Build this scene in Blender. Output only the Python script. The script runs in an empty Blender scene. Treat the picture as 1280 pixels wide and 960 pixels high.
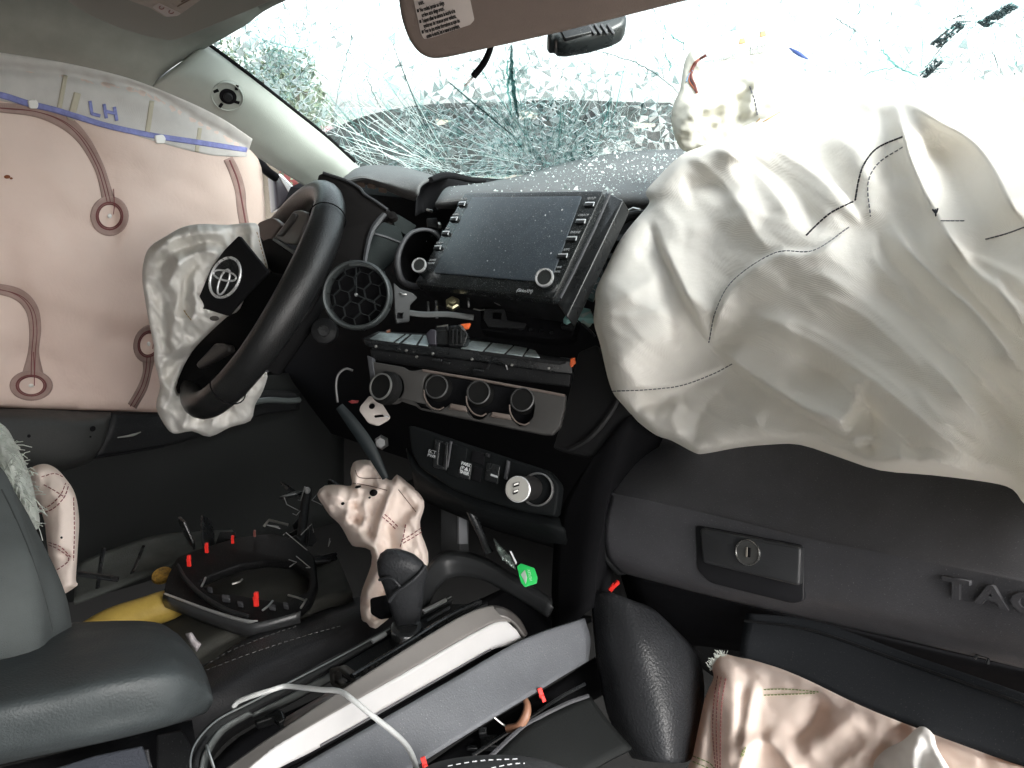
import bpy, bmesh, math, random
import numpy as np
from mathutils import Vector, Matrix
from mathutils.bvhtree import BVHTree
from mathutils.geometry import delaunay_2d_cdt

random.seed(7)
SC = bpy.context.scene
COL = SC.collection

# ------------------------------------------------------------------ camera
F_PX = 1000.0
CAM = Vector((0.50, 0.0, 1.55))
_yaw, _pit, _rol = math.radians(35), math.radians(17), math.radians(2)
FW = Vector((-math.sin(_yaw)*math.cos(_pit), math.cos(_yaw)*math.cos(_pit), -math.sin(_pit)))
_R0 = Vector((math.cos(_yaw), math.sin(_yaw), 0)); _U0 = _R0.cross(FW)
RT = _R0*math.cos(_rol) + _U0*math.sin(_rol)
UP = -_R0*math.sin(_rol) + _U0*math.cos(_rol)
cd = bpy.data.cameras.new('camera'); cam = bpy.data.objects.new('camera', cd); COL.objects.link(cam)
cd.sensor_width = 36; cd.lens = F_PX/1280*36; cd.clip_start = 0.02; cd.clip_end = 2000
M = Matrix((( RT.x, UP.x, -FW.x, CAM.x), (RT.y, UP.y, -FW.y, CAM.y), (RT.z, UP.z, -FW.z, CAM.z), (0, 0, 0, 1)))
cam.matrix_world = M
SC.camera = cam

# ------------------------------------------------------------------ sky, sun, exposure
SUN_EL, SUN_AZ = 40, 105         # degrees; the sun stands to the right of the truck, a little behind the open door, behind thin cloud
world = bpy.data.worlds.new('World'); SC.world = world; world.use_nodes = True
nt = world.node_tree; nt.nodes.clear()
sky = nt.nodes.new('ShaderNodeTexSky'); sky.sky_type = 'NISHITA'; sky.sun_disc = False
sky.sun_elevation = math.radians(SUN_EL); sky.sun_rotation = math.radians(SUN_AZ)
sky.air_density = 1.0; sky.dust_density = 4.0; sky.ozone_density = 1.0
hs = nt.nodes.new('ShaderNodeHueSaturation'); hs.inputs['Saturation'].default_value = 0.22
bg = nt.nodes.new('ShaderNodeBackground'); bg.inputs['Strength'].default_value = 0.15
wo = nt.nodes.new('ShaderNodeOutputWorld')
nt.links.new(sky.outputs[0], hs.inputs['Color']); nt.links.new(hs.outputs[0], bg.inputs[0]); nt.links.new(bg.outputs[0], wo.inputs[0])
sl = bpy.data.lights.new('sun', 'SUN'); sl.energy = 1.0; sl.angle = math.radians(45); sl.color = (1, 0.97, 0.92)
so = bpy.data.objects.new('sun', sl); COL.objects.link(so)
_e, _a = math.radians(SUN_EL), math.radians(SUN_AZ)
sdir = Vector((math.sin(_a)*math.cos(_e), math.cos(_a)*math.cos(_e), math.sin(_e)))
so.rotation_euler = sdir.to_track_quat('Z', 'Y').to_euler()
SC.view_settings.view_transform = 'Standard'; SC.view_settings.look = 'None'
SC.view_settings.gamma = 1; SC.view_settings.use_curve_mapping = False
SC.view_settings.exposure = 2.22
SC.cycles.use_denoising = True
SC.cycles.max_bounces = 10; SC.cycles.diffuse_bounces = 5; SC.cycles.glossy_bounces = 4
SC.cycles.transparent_max_bounces = 24; SC.cycles.transmission_bounces = 4
SC.cycles.caustics_reflective = False; SC.cycles.caustics_refractive = False
SC.cycles.sample_clamp_indirect = 6

# ------------------------------------------------------------------ points seen from the photograph's viewpoint
def ray(px, py): return FW + RT*((px-640)/F_PX) - UP*((py-480)/F_PX)
def P(px, py, d): return CAM + ray(px, py)*d
def PX(px, py, x):
    r = ray(px, py); return CAM + r*((x-CAM.x)/r.x)
def depth_x(px, py, x): return (x-CAM.x)/ray(px, py).x
def pts(L, d=None): return [P(*(q if len(q) == 3 else (q[0], q[1], d))) for q in L]

class Plane:
    """a flat frame in the place: u along p0->p1, n towards the viewer's side, v = n x u (downwards or upwards as it falls)"""
    def __init__(s, p0, p1, p2):
        s.o = p0.copy(); s.u = (p1-p0).normalized()
        n = (p1-p0).cross(p2-p0).normalized()
        if n.dot(CAM-p0) < 0: n = -n
        s.n = n; s.v = n.cross(s.u)
    def hit(s, px, py, h=0.0):
        r = ray(px, py); o = s.o + s.n*h
        return CAM + r*((o-CAM).dot(s.n)/r.dot(s.n))
    def loc(s, px, py, h=0.0):
        w = s.hit(px, py, h)-s.o; return (w.dot(s.u), w.dot(s.v))
    def w(s, a, b, h=0.0): return s.o + s.u*a + s.v*b + s.n*h
    def mat(s, o=None):
        o = o or s.o
        return Matrix(((s.u.x, s.v.x, s.n.x, o.x), (s.u.y, s.v.y, s.n.y, o.y), (s.u.z, s.v.z, s.n.z, o.z), (0, 0, 0, 1)))
def plane_px(a, b, c): return Plane(P(*a), P(*b), P(*c))
def plane_quad(q, dc):
    """plane of a parallelogram whose four corners are seen at q"""
    r = [ray(*p) for p in q]
    A = np.array([[-r[1].x, r[2].x, -r[3].x], [-r[1].y, r[2].y, -r[3].y], [-r[1].z, r[2].z, -r[3].z]])
    b = np.array([-r[0].x, -r[0].y, -r[0].z])
    s = np.linalg.solve(A, b); k = np.array([1, *s]); k = k*dc/k.mean()
    return Plane(CAM+r[0]*k[0], CAM+r[1]*k[1], CAM+r[2]*k[2])

# ------------------------------------------------------------------ materials
MATS = {}
def mat(name, col, rough=0.5, metal=0.0, bump=0.0, bscale=400, mottle=0.0, mscale=30, transl=0.0, spec=0.5, coat=0.0, weave=0.0, rvar=0.0, dust=0.0, tcol=None):
    if name in MATS: return MATS[name]
    if max(col) < 0.03 and rough > 0.33: spec *= 0.4          # matt, grained black trim
    m = bpy.data.materials.new(name); m.use_nodes = True; t = m.node_tree; N = t.nodes; L = t.links
    b = N['Principled BSDF']; b.inputs['Roughness'].default_value = rough; b.inputs['Metallic'].default_value = metal
    b.inputs['Specular IOR Level'].default_value = spec; b.inputs['Coat Weight'].default_value = coat
    tc = N.new('ShaderNodeTexCoord')
    c4 = (*col, 1); b.inputs['Base Color'].default_value = c4
    last = None
    if mottle or rvar:
        nz = N.new('ShaderNodeTexNoise'); nz.inputs['Scale'].default_value = mscale; nz.inputs['Detail'].default_value = 6; nz.inputs['Roughness'].default_value = 0.62
        L.new(tc.outputs['Object'], nz.inputs['Vector'])
    if mottle:
        r = N.new('ShaderNodeValToRGB'); r.color_ramp.elements[0].position = 0.3; r.color_ramp.elements[1].position = 0.72
        r.color_ramp.elements[0].color = (*[c*(1-mottle) for c in col], 1); r.color_ramp.elements[1].color = (*[min(1, c*(1+mottle)) for c in col], 1)
        L.new(nz.outputs['Fac'], r.inputs['Fac']); last = r.outputs['Color']
    if dust:
        n2 = N.new('ShaderNodeTexNoise'); n2.inputs['Scale'].default_value = 900; n2.inputs['Detail'].default_value = 3
        L.new(tc.outputs['Object'], n2.inputs['Vector'])
        r2 = N.new('ShaderNodeValToRGB'); r2.color_ramp.elements[0].position = 0.66-0.05*dust; r2.color_ramp.elements[1].position = 0.72
        L.new(n2.outputs['Fac'], r2.inputs['Fac'])
        mx = N.new('ShaderNodeMix'); mx.data_type = 'RGBA'; mx.inputs['A'].default_value = c4; mx.inputs['B'].default_value = (0.32, 0.32, 0.31, 1)
        if last: L.new(last, mx.inputs['A'])
        ml = N.new('ShaderNodeMath'); ml.operation = 'MULTIPLY'; ml.inputs[1].default_value = min(1, dust)
        L.new(r2.outputs['Color'], ml.inputs[0]); L.new(ml.outputs[0], mx.inputs['Factor']); last = mx.outputs['Result']
    if last: L.new(last, b.inputs['Base Color'])
    if rvar:
        mr = N.new('ShaderNodeMapRange'); mr.inputs['To Min'].default_value = max(0.03, rough-rvar); mr.inputs['To Max'].default_value = min(1, rough+rvar)
        mr.inputs['From Min'].default_value = 0.3; mr.inputs['From Max'].default_value = 0.7
        L.new(nz.outputs['Fac'], mr.inputs['Value']); L.new(mr.outputs[0], b.inputs['Roughness'])
    hgt = None
    if bump:
        nb = N.new('ShaderNodeTexNoise'); nb.inputs['Scale'].default_value = bscale; nb.inputs['Detail'].default_value = 2.5
        L.new(tc.outputs['Object'], nb.inputs['Vector'])
        bp = N.new('ShaderNodeBump'); bp.inputs['Strength'].default_value = bump; bp.inputs['Distance'].default_value = 0.6/bscale
        L.new(nb.outputs['Fac'], bp.inputs['Height']); hgt = bp.outputs['Normal']
    if weave:
        ws = []
        for d in ((1, 0.35, 0.2), (-0.3, 0.9, 0.45)):
            vm = N.new('ShaderNodeVectorMath'); vm.operation = 'DOT_PRODUCT'; vm.inputs[1].default_value = tuple(Vector(d).normalized()*1.0)
            L.new(tc.outputs['Object'], vm.inputs[0])
            mu = N.new('ShaderNodeMath'); mu.operation = 'MULTIPLY'; mu.inputs[1].default_value = 3600; L.new(vm.outputs['Value'], mu.inputs[0])
            sn = N.new('ShaderNodeMath'); sn.operation = 'SINE'; L.new(mu.outputs[0], sn.inputs[0]); ws.append(sn.outputs[0])
        ad = N.new('ShaderNodeMath'); ad.operation = 'MULTIPLY'; L.new(ws[0], ad.inputs[0]); L.new(ws[1], ad.inputs[1])
        bw = N.new('ShaderNodeBump'); bw.inputs['Strength'].default_value = weave; bw.inputs['Distance'].default_value = 0.0006
        L.new(ad.outputs[0], bw.inputs['Height'])
        if hgt: L.new(hgt, bw.inputs['Normal'])
        hgt = bw.outputs['Normal']
    if hgt: L.new(hgt, b.inputs['Normal'])
    if transl:
        tr = N.new('ShaderNodeBsdfTranslucent'); tr.inputs['Color'].default_value = (*(tcol or col), 1)
        if last and not tcol: L.new(last, tr.inputs['Color'])
        if hgt: L.new(hgt, tr.inputs['Normal'])
        ms = N.new('ShaderNodeMixShader'); ms.inputs[0].default_value = transl
        L.new(b.outputs[0], ms.inputs[1]); L.new(tr.outputs[0], ms.inputs[2]); L.new(ms.outputs[0], N['Material Output'].inputs['Surface'])
    MATS[name] = m; return m

def glassy(name, col, alpha, rough=0.05, white=0.0):
    """a see-through sheet: tinted transparency, a little sheen, and a milky share where it is crazed"""
    if name in MATS: return MATS[name]
    m = bpy.data.materials.new(name); m.use_nodes = True; t = m.node_tree; N = t.nodes; L = t.links; N.remove(N['Principled BSDF'])
    tr = N.new('ShaderNodeBsdfTransparent'); tr.inputs[0].default_value = (*col, 1)
    gl = N.new('ShaderNodeBsdfGlossy'); gl.inputs['Roughness'].default_value = rough; gl.inputs[0].default_value = (0.9, 0.95, 0.95, 1)
    fr = N.new('ShaderNodeFresnel'); fr.inputs[0].default_value = 1.45
    mu = N.new('ShaderNodeMath'); mu.operation = 'MULTIPLY'; mu.inputs[1].default_value = alpha; L.new(fr.outputs[0], mu.inputs[0])
    mx = N.new('ShaderNodeMixShader'); L.new(mu.outputs[0], mx.inputs[0]); L.new(tr.outputs[0], mx.inputs[1]); L.new(gl.outputs[0], mx.inputs[2])
    out = mx.outputs[0]
    if white:
        df = N.new('ShaderNodeBsdfDiffuse'); df.inputs[0].default_value = (*[0.5+0.5*c for c in col], 1)
        tl = N.new('ShaderNodeBsdfTranslucent'); tl.inputs[0].default_value = (*[0.4+0.6*c for c in col], 1)
        m2 = N.new('ShaderNodeMixShader'); m2.inputs[0].default_value = 0.65; L.new(df.outputs[0], m2.inputs[1]); L.new(tl.outputs[0], m2.inputs[2])
        m3 = N.new('ShaderNodeMixShader'); m3.inputs[0].default_value = white; L.new(out, m3.inputs[1]); L.new(m2.outputs[0], m3.inputs[2]); out = m3.outputs[0]
    L.new(out, N['Material Output'].inputs['Surface']); MATS[name] = m; return m

# ------------------------------------------------------------------ objects, parts
def thing(name, label, cat, loc, group=None, kind=None):
    o = bpy.data.objects.new(name, None); COL.objects.link(o); o.location = loc; o.empty_display_size = 0.05
    tag(o, label, cat, group, kind); return o
def tag(o, label=None, cat=None, group=None, kind=None):
    if label: o['label'] = label
    if cat: o['category'] = cat
    if group: o['group'] = group
    if kind: o['kind'] = kind
    return o
def wloc(o):
    v = Vector((0, 0, 0))
    while o: v += o.location; o = o.parent
    return v
def link(name, me, m, root=None, sharp=35, smooth=True):
    """link a mesh given in world coordinates as ONE object, its own origin at its middle"""
    if m and not me.materials: me.materials.append(m)
    if len(me.vertices):
        co = np.empty(len(me.vertices)*3, dtype=np.float32); me.vertices.foreach_get('co', co); co = co.reshape(-1, 3)
        c = Vector([float(x) for x in (co.min(0)+co.max(0))/2])
        co = co - np.array(c, dtype=np.float32); me.vertices.foreach_set('co', co.ravel())
    else: c = Vector((0, 0, 0))
    if smooth and len(me.polygons):
        me.polygons.foreach_set('use_smooth', [True]*len(me.polygons))
        if sharp: me.set_sharp_from_angle(angle=math.radians(sharp))
    me.update()
    o = bpy.data.objects.new(name, me); COL.objects.link(o)
    o.location = c
    if root: o.parent = root; o.location = c - wloc(root)
    return o
def mesh_from(verts, faces, name='mesh'):
    me = bpy.data.meshes.new(name); me.from_pydata([tuple(v) for v in verts], [], faces); me.update(); return me
def fix_normals(me):
    bm = bmesh.new(); bm.from_mesh(me); bmesh.ops.recalc_face_normals(bm, faces=bm.faces); bm.to_mesh(me); bm.free(); return me

def catmull(p, n, closed=False):
    p = [Vector(q) for q in p]; out = []; N = len(p)
    if N < 2: return p
    if N == 2 and not closed: return [p[0].lerp(p[1], i/n) for i in range(n+1)]
    segs = N if closed else N-1
    for i in range(segs):
        g = (lambda k: p[k % N]) if closed else (lambda k: p[k] if 0 <= k < N else (p[0]*2-p[1] if k < 0 else p[-1]*2-p[-2]))
        a, b, c, d = g(i-1), g(i), g(i+1), g(i+2)
        for j in range(n):
            t = j/n; out.append(0.5*((2*b)+(c-a)*t+(2*a-5*b+4*c-d)*t*t+(3*b-a-3*c+d)*t**3))
    if not closed: out.append(p[-1].copy())
    return out

def patch(name, rows, m, root=None, n=(5, 5), th=0.0, flip=False, sharp=40):
    """smooth sheet through rows of control points"""
    R = [catmull(r, n[0]) for r in rows]
    colsn = len(R[0]); cols = [catmull([r[j] for r in R], n[1]) for j in range(colsn)]
    nv = len(cols[0]); V = [cols[j][i] for i in range(nv) for j in range(colsn)]
    Fs = [(i*colsn+j, i*colsn+j+1, (i+1)*colsn+j+1, (i+1)*colsn+j) for i in range(nv-1) for j in range(colsn-1)]
    me = mesh_from(V, Fs, name)
    bm = bmesh.new(); bm.from_mesh(me); bmesh.ops.recalc_face_normals(bm, faces=bm.faces); bm.faces.ensure_lookup_table()
    s = sum(f.normal.dot(CAM-f.calc_center_median()) for f in bm.faces)
    if s < 0: bmesh.ops.reverse_faces(bm, faces=bm.faces)
    bm.to_mesh(me); bm.free()
    o = link(name, me, m, root, sharp)
    if th:
        md = o.modifiers.new('thickness', 'SOLIDIFY'); md.thickness = th; md.offset = -1
    return o

def tube_mesh(P_, r, seg=8, closed=False, name='tube', flat=1.0):
    P_ = [Vector(q) for q in P_]; n = len(P_); V = []; Fs = []; prev = None
    rr = r if isinstance(r, (list, tuple)) else [r]*n
    for i, q in enumerate(P_):
        a = P_[(i-1) % n] if (closed or i > 0) else q; b = P_[(i+1) % n] if (closed or i < n-1) else q
        t = (b-a).normalized() if (b-a).length > 1e-9 else Vector((0, 0, 1))
        if prev is None: x = t.orthogonal().normalized()
        else:
            x = prev - t*prev.dot(t); x = x.normalized() if x.length > 1e-6 else t.orthogonal().normalized()
        prev = x; y = t.cross(x)
        for k in range(seg):
            an = 2*math.pi*k/seg; V.append(q + (x*math.cos(an)+y*math.sin(an)*flat)*rr[i])
    for i in range(n if closed else n-1):
        j = (i+1) % n
        for k in range(seg): Fs.append((i*seg+k, i*seg+(k+1) % seg, j*seg+(k+1) % seg, j*seg+k))
    if not closed: Fs += [tuple(range(seg-1, -1, -1)), tuple(range((n-1)*seg, n*seg))]
    return V, Fs
def tube(name, P_, r, m, root=None, seg=8, smooth=0, closed=False, flat=1.0):
    if smooth:
        if isinstance(r, (list, tuple)):
            r = [v.x for v in catmull([Vector((q, 0, 0)) for q in r], smooth, closed)]
        P_ = catmull(P_, smooth, closed)
    V, Fs = tube_mesh(P_, r, seg, closed, flat=flat)
    return link(name, fix_normals(mesh_from(V, Fs, name)), m, root, 50)
def tubes(name, lines, r, m, root=None, seg=5):
    """many thin threads joined as one mesh"""
    V, Fs = [], []
    for l in lines:
        v, f = tube_mesh(l, r, seg); o = len(V); V += v; Fs += [tuple(i+o for i in q) for q in f]
    return link(name, mesh_from(V, Fs, name), m, root, 50)

def round_px(poly, r, n=4):
    """round the corners of an outline"""
    out = []; N = len(poly)
    for i in range(N):
        p = Vector(poly[i][:2]); a = Vector(poly[i-1][:2]); b = Vector(poly[(i+1) % N][:2])
        rr = poly[i][2] if len(poly[i]) > 2 else r
        la, lb = (a-p).length, (b-p).length; k = min(rr, la*0.48, lb*0.48)
        if k < 0.05: out.append((p.x, p.y)); continue
        s = p+(a-p)/la*k; e = p+(b-p)/lb*k
        for j in range(n+1):
            t = j/n; q = s*(1-t)**2+p*2*t*(1-t)+e*t*t; out.append((q.x, q.y))
    return out

def flat_mesh(loops, th, bev, name='panel', res=2):
    """closed plate with holes, front face at z=0, in local plane coordinates"""
    cu = bpy.data.curves.new(name, 'CURVE'); cu.dimensions = '2D'; cu.fill_mode = 'BOTH'
    b = min(bev, th*0.49); cu.extrude = max(th/2-b, 1e-5); cu.bevel_depth = b; cu.bevel_resolution = res; cu.offset = -b
    for lp in loops:
        sp = cu.splines.new('POLY'); sp.points.add(len(lp)-1); sp.use_cyclic_u = True
        for q, pt in zip(sp.points, lp): q.co = (pt[0], pt[1], 0, 1)
    ob = bpy.data.objects.new(name, cu); COL.objects.link(ob)
    dg = bpy.context.evaluated_depsgraph_get(); dg.update()
    me = bpy.data.meshes.new_from_object(ob.evaluated_get(dg))
    bpy.data.objects.remove(ob); bpy.data.curves.remove(cu)
    me.transform(Matrix.Translation((0, 0, -th/2)))
    bm = bmesh.new(); bm.from_mesh(me); bmesh.ops.remove_doubles(bm, verts=bm.verts, dist=1e-6); bm.to_mesh(me); bm.free()
    me.materials.clear(); return me
def panel(name, pl, outer, m, root=None, holes=(), th=0.004, bev=0.0008, r=0, h=0.0):
    """flat plate on plane pl with an outline given in photo pixels, h proud of the plane"""
    loops = [round_px(outer, r)] + list(holes)
    loops = [[pl.loc(px, py, h) for px, py in lp] for lp in loops]
    me = flat_mesh(loops, th, bev, name); me.transform(pl.mat(pl.o + pl.n*h)); return link(name, me, m, root, 32)
def plate(name, pl, loops, m, root=None, th=0.004, bev=0.0008, h=0.0):
    """the same with outlines in metres on the plane"""
    me = flat_mesh(loops, th, bev, name); me.transform(pl.mat(pl.o + pl.n*h)); return link(name, me, m, root, 32)
def circ(c, r, n=28, ry=None, a0=0): return [(c[0]+r*math.cos(a0+2*math.pi*i/n), c[1]+(ry or r)*math.sin(a0+2*math.pi*i/n)) for i in range(n)]
def rect(cx, cy, w, h, r=0.0):
    q = [(cx-w/2, cy-h/2), (cx+w/2, cy-h/2), (cx+w/2, cy+h/2), (cx-w/2, cy+h/2)]
    return round_px(q, r, 3) if r else q

def lathe(name, o, ax, prof, m, root=None, seg=32, xr=None, sharp=35, ring=None):
    """turn a profile of (radius, height) about an axis"""
    ax = ax.normalized(); x = (xr - ax*xr.dot(ax)).normalized() if xr else ax.orthogonal().normalized(); y = ax.cross(x)
    if ring is None: ring = any(k in name for k in ('ring', 'rim', 'bezel', 'collar'))
    if ring: prof = list(prof)+[prof[0]]           # a hoop: the profile closes on itself
    V, Fs = [], []
    for r, h in prof:
        for k in range(seg):
            a = 2*math.pi*k/seg; V.append(o+ax*h+(x*math.cos(a)+y*math.sin(a))*max(r, 1e-5))
    for i in range(len(prof)-1):
        for k in range(seg): Fs.append((i*seg+k, i*seg+(k+1) % seg, (i+1)*seg+(k+1) % seg, (i+1)*seg+k))
    if prof[0][0] > 1e-4 and prof[-1] != prof[0]: Fs.append(tuple(range(seg-1, -1, -1)))
    if prof[-1][0] > 1e-4 and prof[-1] != prof[0]: Fs.append(tuple(range((len(prof)-1)*seg, len(prof)*seg)))
    return link(name, fix_normals(mesh_from(V, Fs, name)), m, root, sharp)
def loft(name, secs, m, root=None, seg=28, pw=2.0, sharp=50):
    """sections (centre, a, b, vecA, vecB) of a rounded shape joined up"""
    V, Fs = [], []
    for c, a, b, va, vb in secs:
        for k in range(seg):
            t = 2*math.pi*k/seg; ct, st = math.cos(t), math.sin(t)
            V.append(c+va*(a*math.copysign(abs(ct)**(2/pw), ct))+vb*(b*math.copysign(abs(st)**(2/pw), st)))
    for i in range(len(secs)-1):
        for k in range(seg): Fs.append((i*seg+k, i*seg+(k+1) % seg, (i+1)*seg+(k+1) % seg, (i+1)*seg+k))
    Fs += [tuple(range(seg-1, -1, -1)), tuple(range((len(secs)-1)*seg, len(secs)*seg))]
    return link(name, fix_normals(mesh_from(V, Fs, name)), m, root, sharp)
def box_mesh(lo, hi, bev=0.0, seg=2):
    bm = bmesh.new(); bmesh.ops.create_cube(bm, size=1)
    s = Vector(hi)-Vector(lo); c = (Vector(hi)+Vector(lo))/2
    for v in bm.verts: v.co = Vector((v.co.x*s.x+c.x, v.co.y*s.y+c.y, v.co.z*s.z+c.z))
    if bev: bmesh.ops.bevel(bm, geom=bm.edges[:], offset=bev, segments=seg, affect='EDGES', profile=0.5)
    me = bpy.data.meshes.new('box'); bm.to_mesh(me); bm.free(); return me
def box(name, lo, hi, m, root=None, bev=0.0, T=None):
    me = box_mesh(lo, hi, bev)
    if T: me.transform(T)
    return link(name, me, m, root, 32)

def text_mesh(s, size, ext=0.0003, align='CENTER', sx=1.0, shear=0.0, bold=0.0, spacing=1.0):
    cu = bpy.data.curves.new('lettering', 'FONT'); cu.body = s; cu.size = size; cu.extrude = ext; cu.align_x = align; cu.align_y = 'CENTER'; cu.shear = shear; cu.offset = bold; cu.space_character = spacing; cu.resolution_u = 3
    ob = bpy.data.objects.new('lettering', cu); COL.objects.link(ob); dg = bpy.context.evaluated_depsgraph_get(); dg.update()
    me = bpy.data.meshes.new_from_object(ob.evaluated_get(dg)); bpy.data.objects.remove(ob); bpy.data.curves.remove(cu)
    me.materials.clear()
    if sx != 1: me.transform(Matrix.Diagonal((sx, 1, 1, 1)))
    return me
def text_on(name, pl, s, at_, dirpx, hpx, m, root=None, h=0.0004, ext=0.0002, align='CENTER', sx=1.0, bold=0.0, spacing=1.0, upv=None):
    """lettering on a plane: at_ and dirpx are photo pixels (anchor, and a point further along the line of writing), hpx its size in pixels"""
    a = pl.hit(*at_, h); b = pl.hit(*dirpx, h); x = (b-a).normalized(); y = pl.n.cross(x)
    if y.dot(UP) < 0: y = -y; 
    z = x.cross(y)
    d = (a-CAM).dot(FW); size = hpx*d/F_PX
    me = text_mesh(s, size, ext, align, sx, 0, bold, spacing)
    me.transform(Matrix(((x.x, y.x, z.x, a.x), (x.y, y.y, z.y, a.y), (x.z, y.z, z.z, a.z), (0, 0, 0, 1))))
    return link(name, me, m, root, 30, smooth=False)

# ------------------------------------------------------------------ value noise
def _hash(ix, iy, s):
    h = (ix.astype(np.int64)*374761393 + iy.astype(np.int64)*668265263 + s*974711) & 0x7fffffff
    h = ((h ^ (h >> 13))*1274126177) & 0x7fffffff
    return ((h ^ (h >> 16)) & 0xffff)/65535.0
def vnoise(x, y, s=0):
    ix, iy = np.floor(x), np.floor(y); fx, fy = x-ix, y-iy
    fx = fx*fx*fx*(fx*(fx*6-15)+10); fy = fy*fy*fy*(fy*(fy*6-15)+10)
    a, b, c, d = _hash(ix, iy, s), _hash(ix+1, iy, s), _hash(ix, iy+1, s), _hash(ix+1, iy+1, s)
    return (a+(b-a)*fx)*(1-fy)+(c+(d-c)*fx)*fy
def fbm(x, y, o=3, s=0):
    v = 0; a = 0.5
    for i in range(o): v = v+a*(vnoise(x, y, s+i)*2-1); x, y, a = x*2.03+7.1, y*2.03+3.7, a*0.5
    return v

def crumple(x, y, L, ang, spread, seed, n=4):
    """creased cloth: straight-sided folds in nearly one direction, each with sharp crests that come and go"""
    r = random.Random(seed); h = np.zeros(np.shape(x)); tot = 0
    for i in range(n):
        l = L*(0.62**i)*r.uniform(0.85, 1.15); a = math.radians(ang+r.uniform(-spread, spread)); c, s = math.cos(a), math.sin(a); ph = r.random()*50
        u, v = (-x*s+y*c)/l, (x*c+y*s)/(l*3.2)
        w = u+ph+0.9*(vnoise(u*0.7+ph, v*1.3+seed, seed+i)-0.5)*2+0.35*(vnoise(u*2.1, v*3+ph, seed+i+7)-0.5)
        tri = np.abs((w % 1.0)*2-1); tri = tri*tri*(1.6-0.6*tri)
        m = np.clip(vnoise(u*0.55+3*ph, v*0.9+ph, seed+i+3)*2.4-0.7, 0, 1)
        k = 0.62**i; h = h+k*tri*m; tot += k
    return h/tot
# ------------------------------------------------------------------ cloth in folds
def _cat2(poly, n): return [(v.x, v.y) for v in catmull([Vector((a, b, 0)) for a, b in poly], n)]
def dist_poly(X, Y, poly):
    """distance, side (+1 / -1) and place along a polyline"""
    best = np.full(X.shape, 1e9); side = np.ones(X.shape); tt = np.zeros(X.shape)
    seg = list(zip(poly[:-1], poly[1:])); L = [math.hypot(b[0]-a[0], b[1]-a[1]) for a, b in seg]; tot = sum(L) or 1; acc = 0
    for (a, b), l in zip(seg, L):
        if l < 1e-6: continue
        dx, dy = (b[0]-a[0])/l, (b[1]-a[1])/l
        t = np.clip((X-a[0])*dx+(Y-a[1])*dy, 0, l); ex, ey = X-a[0]-dx*t, Y-a[1]-dy*t; d = np.hypot(ex, ey)
        k = d < best; best = np.where(k, d, best); side = np.where(k, np.sign(dx*ey-dy*ex)+0.0, side); tt = np.where(k, (acc+t)/tot, tt); acc += l
    return best, side, tt
def inside(X, Y, poly):
    r = np.zeros(X.shape, bool); n = len(poly)
    for i in range(n):
        x1, y1 = poly[i]; x2, y2 = poly[(i+1) % n]
        if y1 == y2: continue
        c = ((y1 > Y) != (y2 > Y)) & (X < (x2-x1)*(Y-y1)/(y2-y1)+x1); r ^= c
    return r
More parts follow.
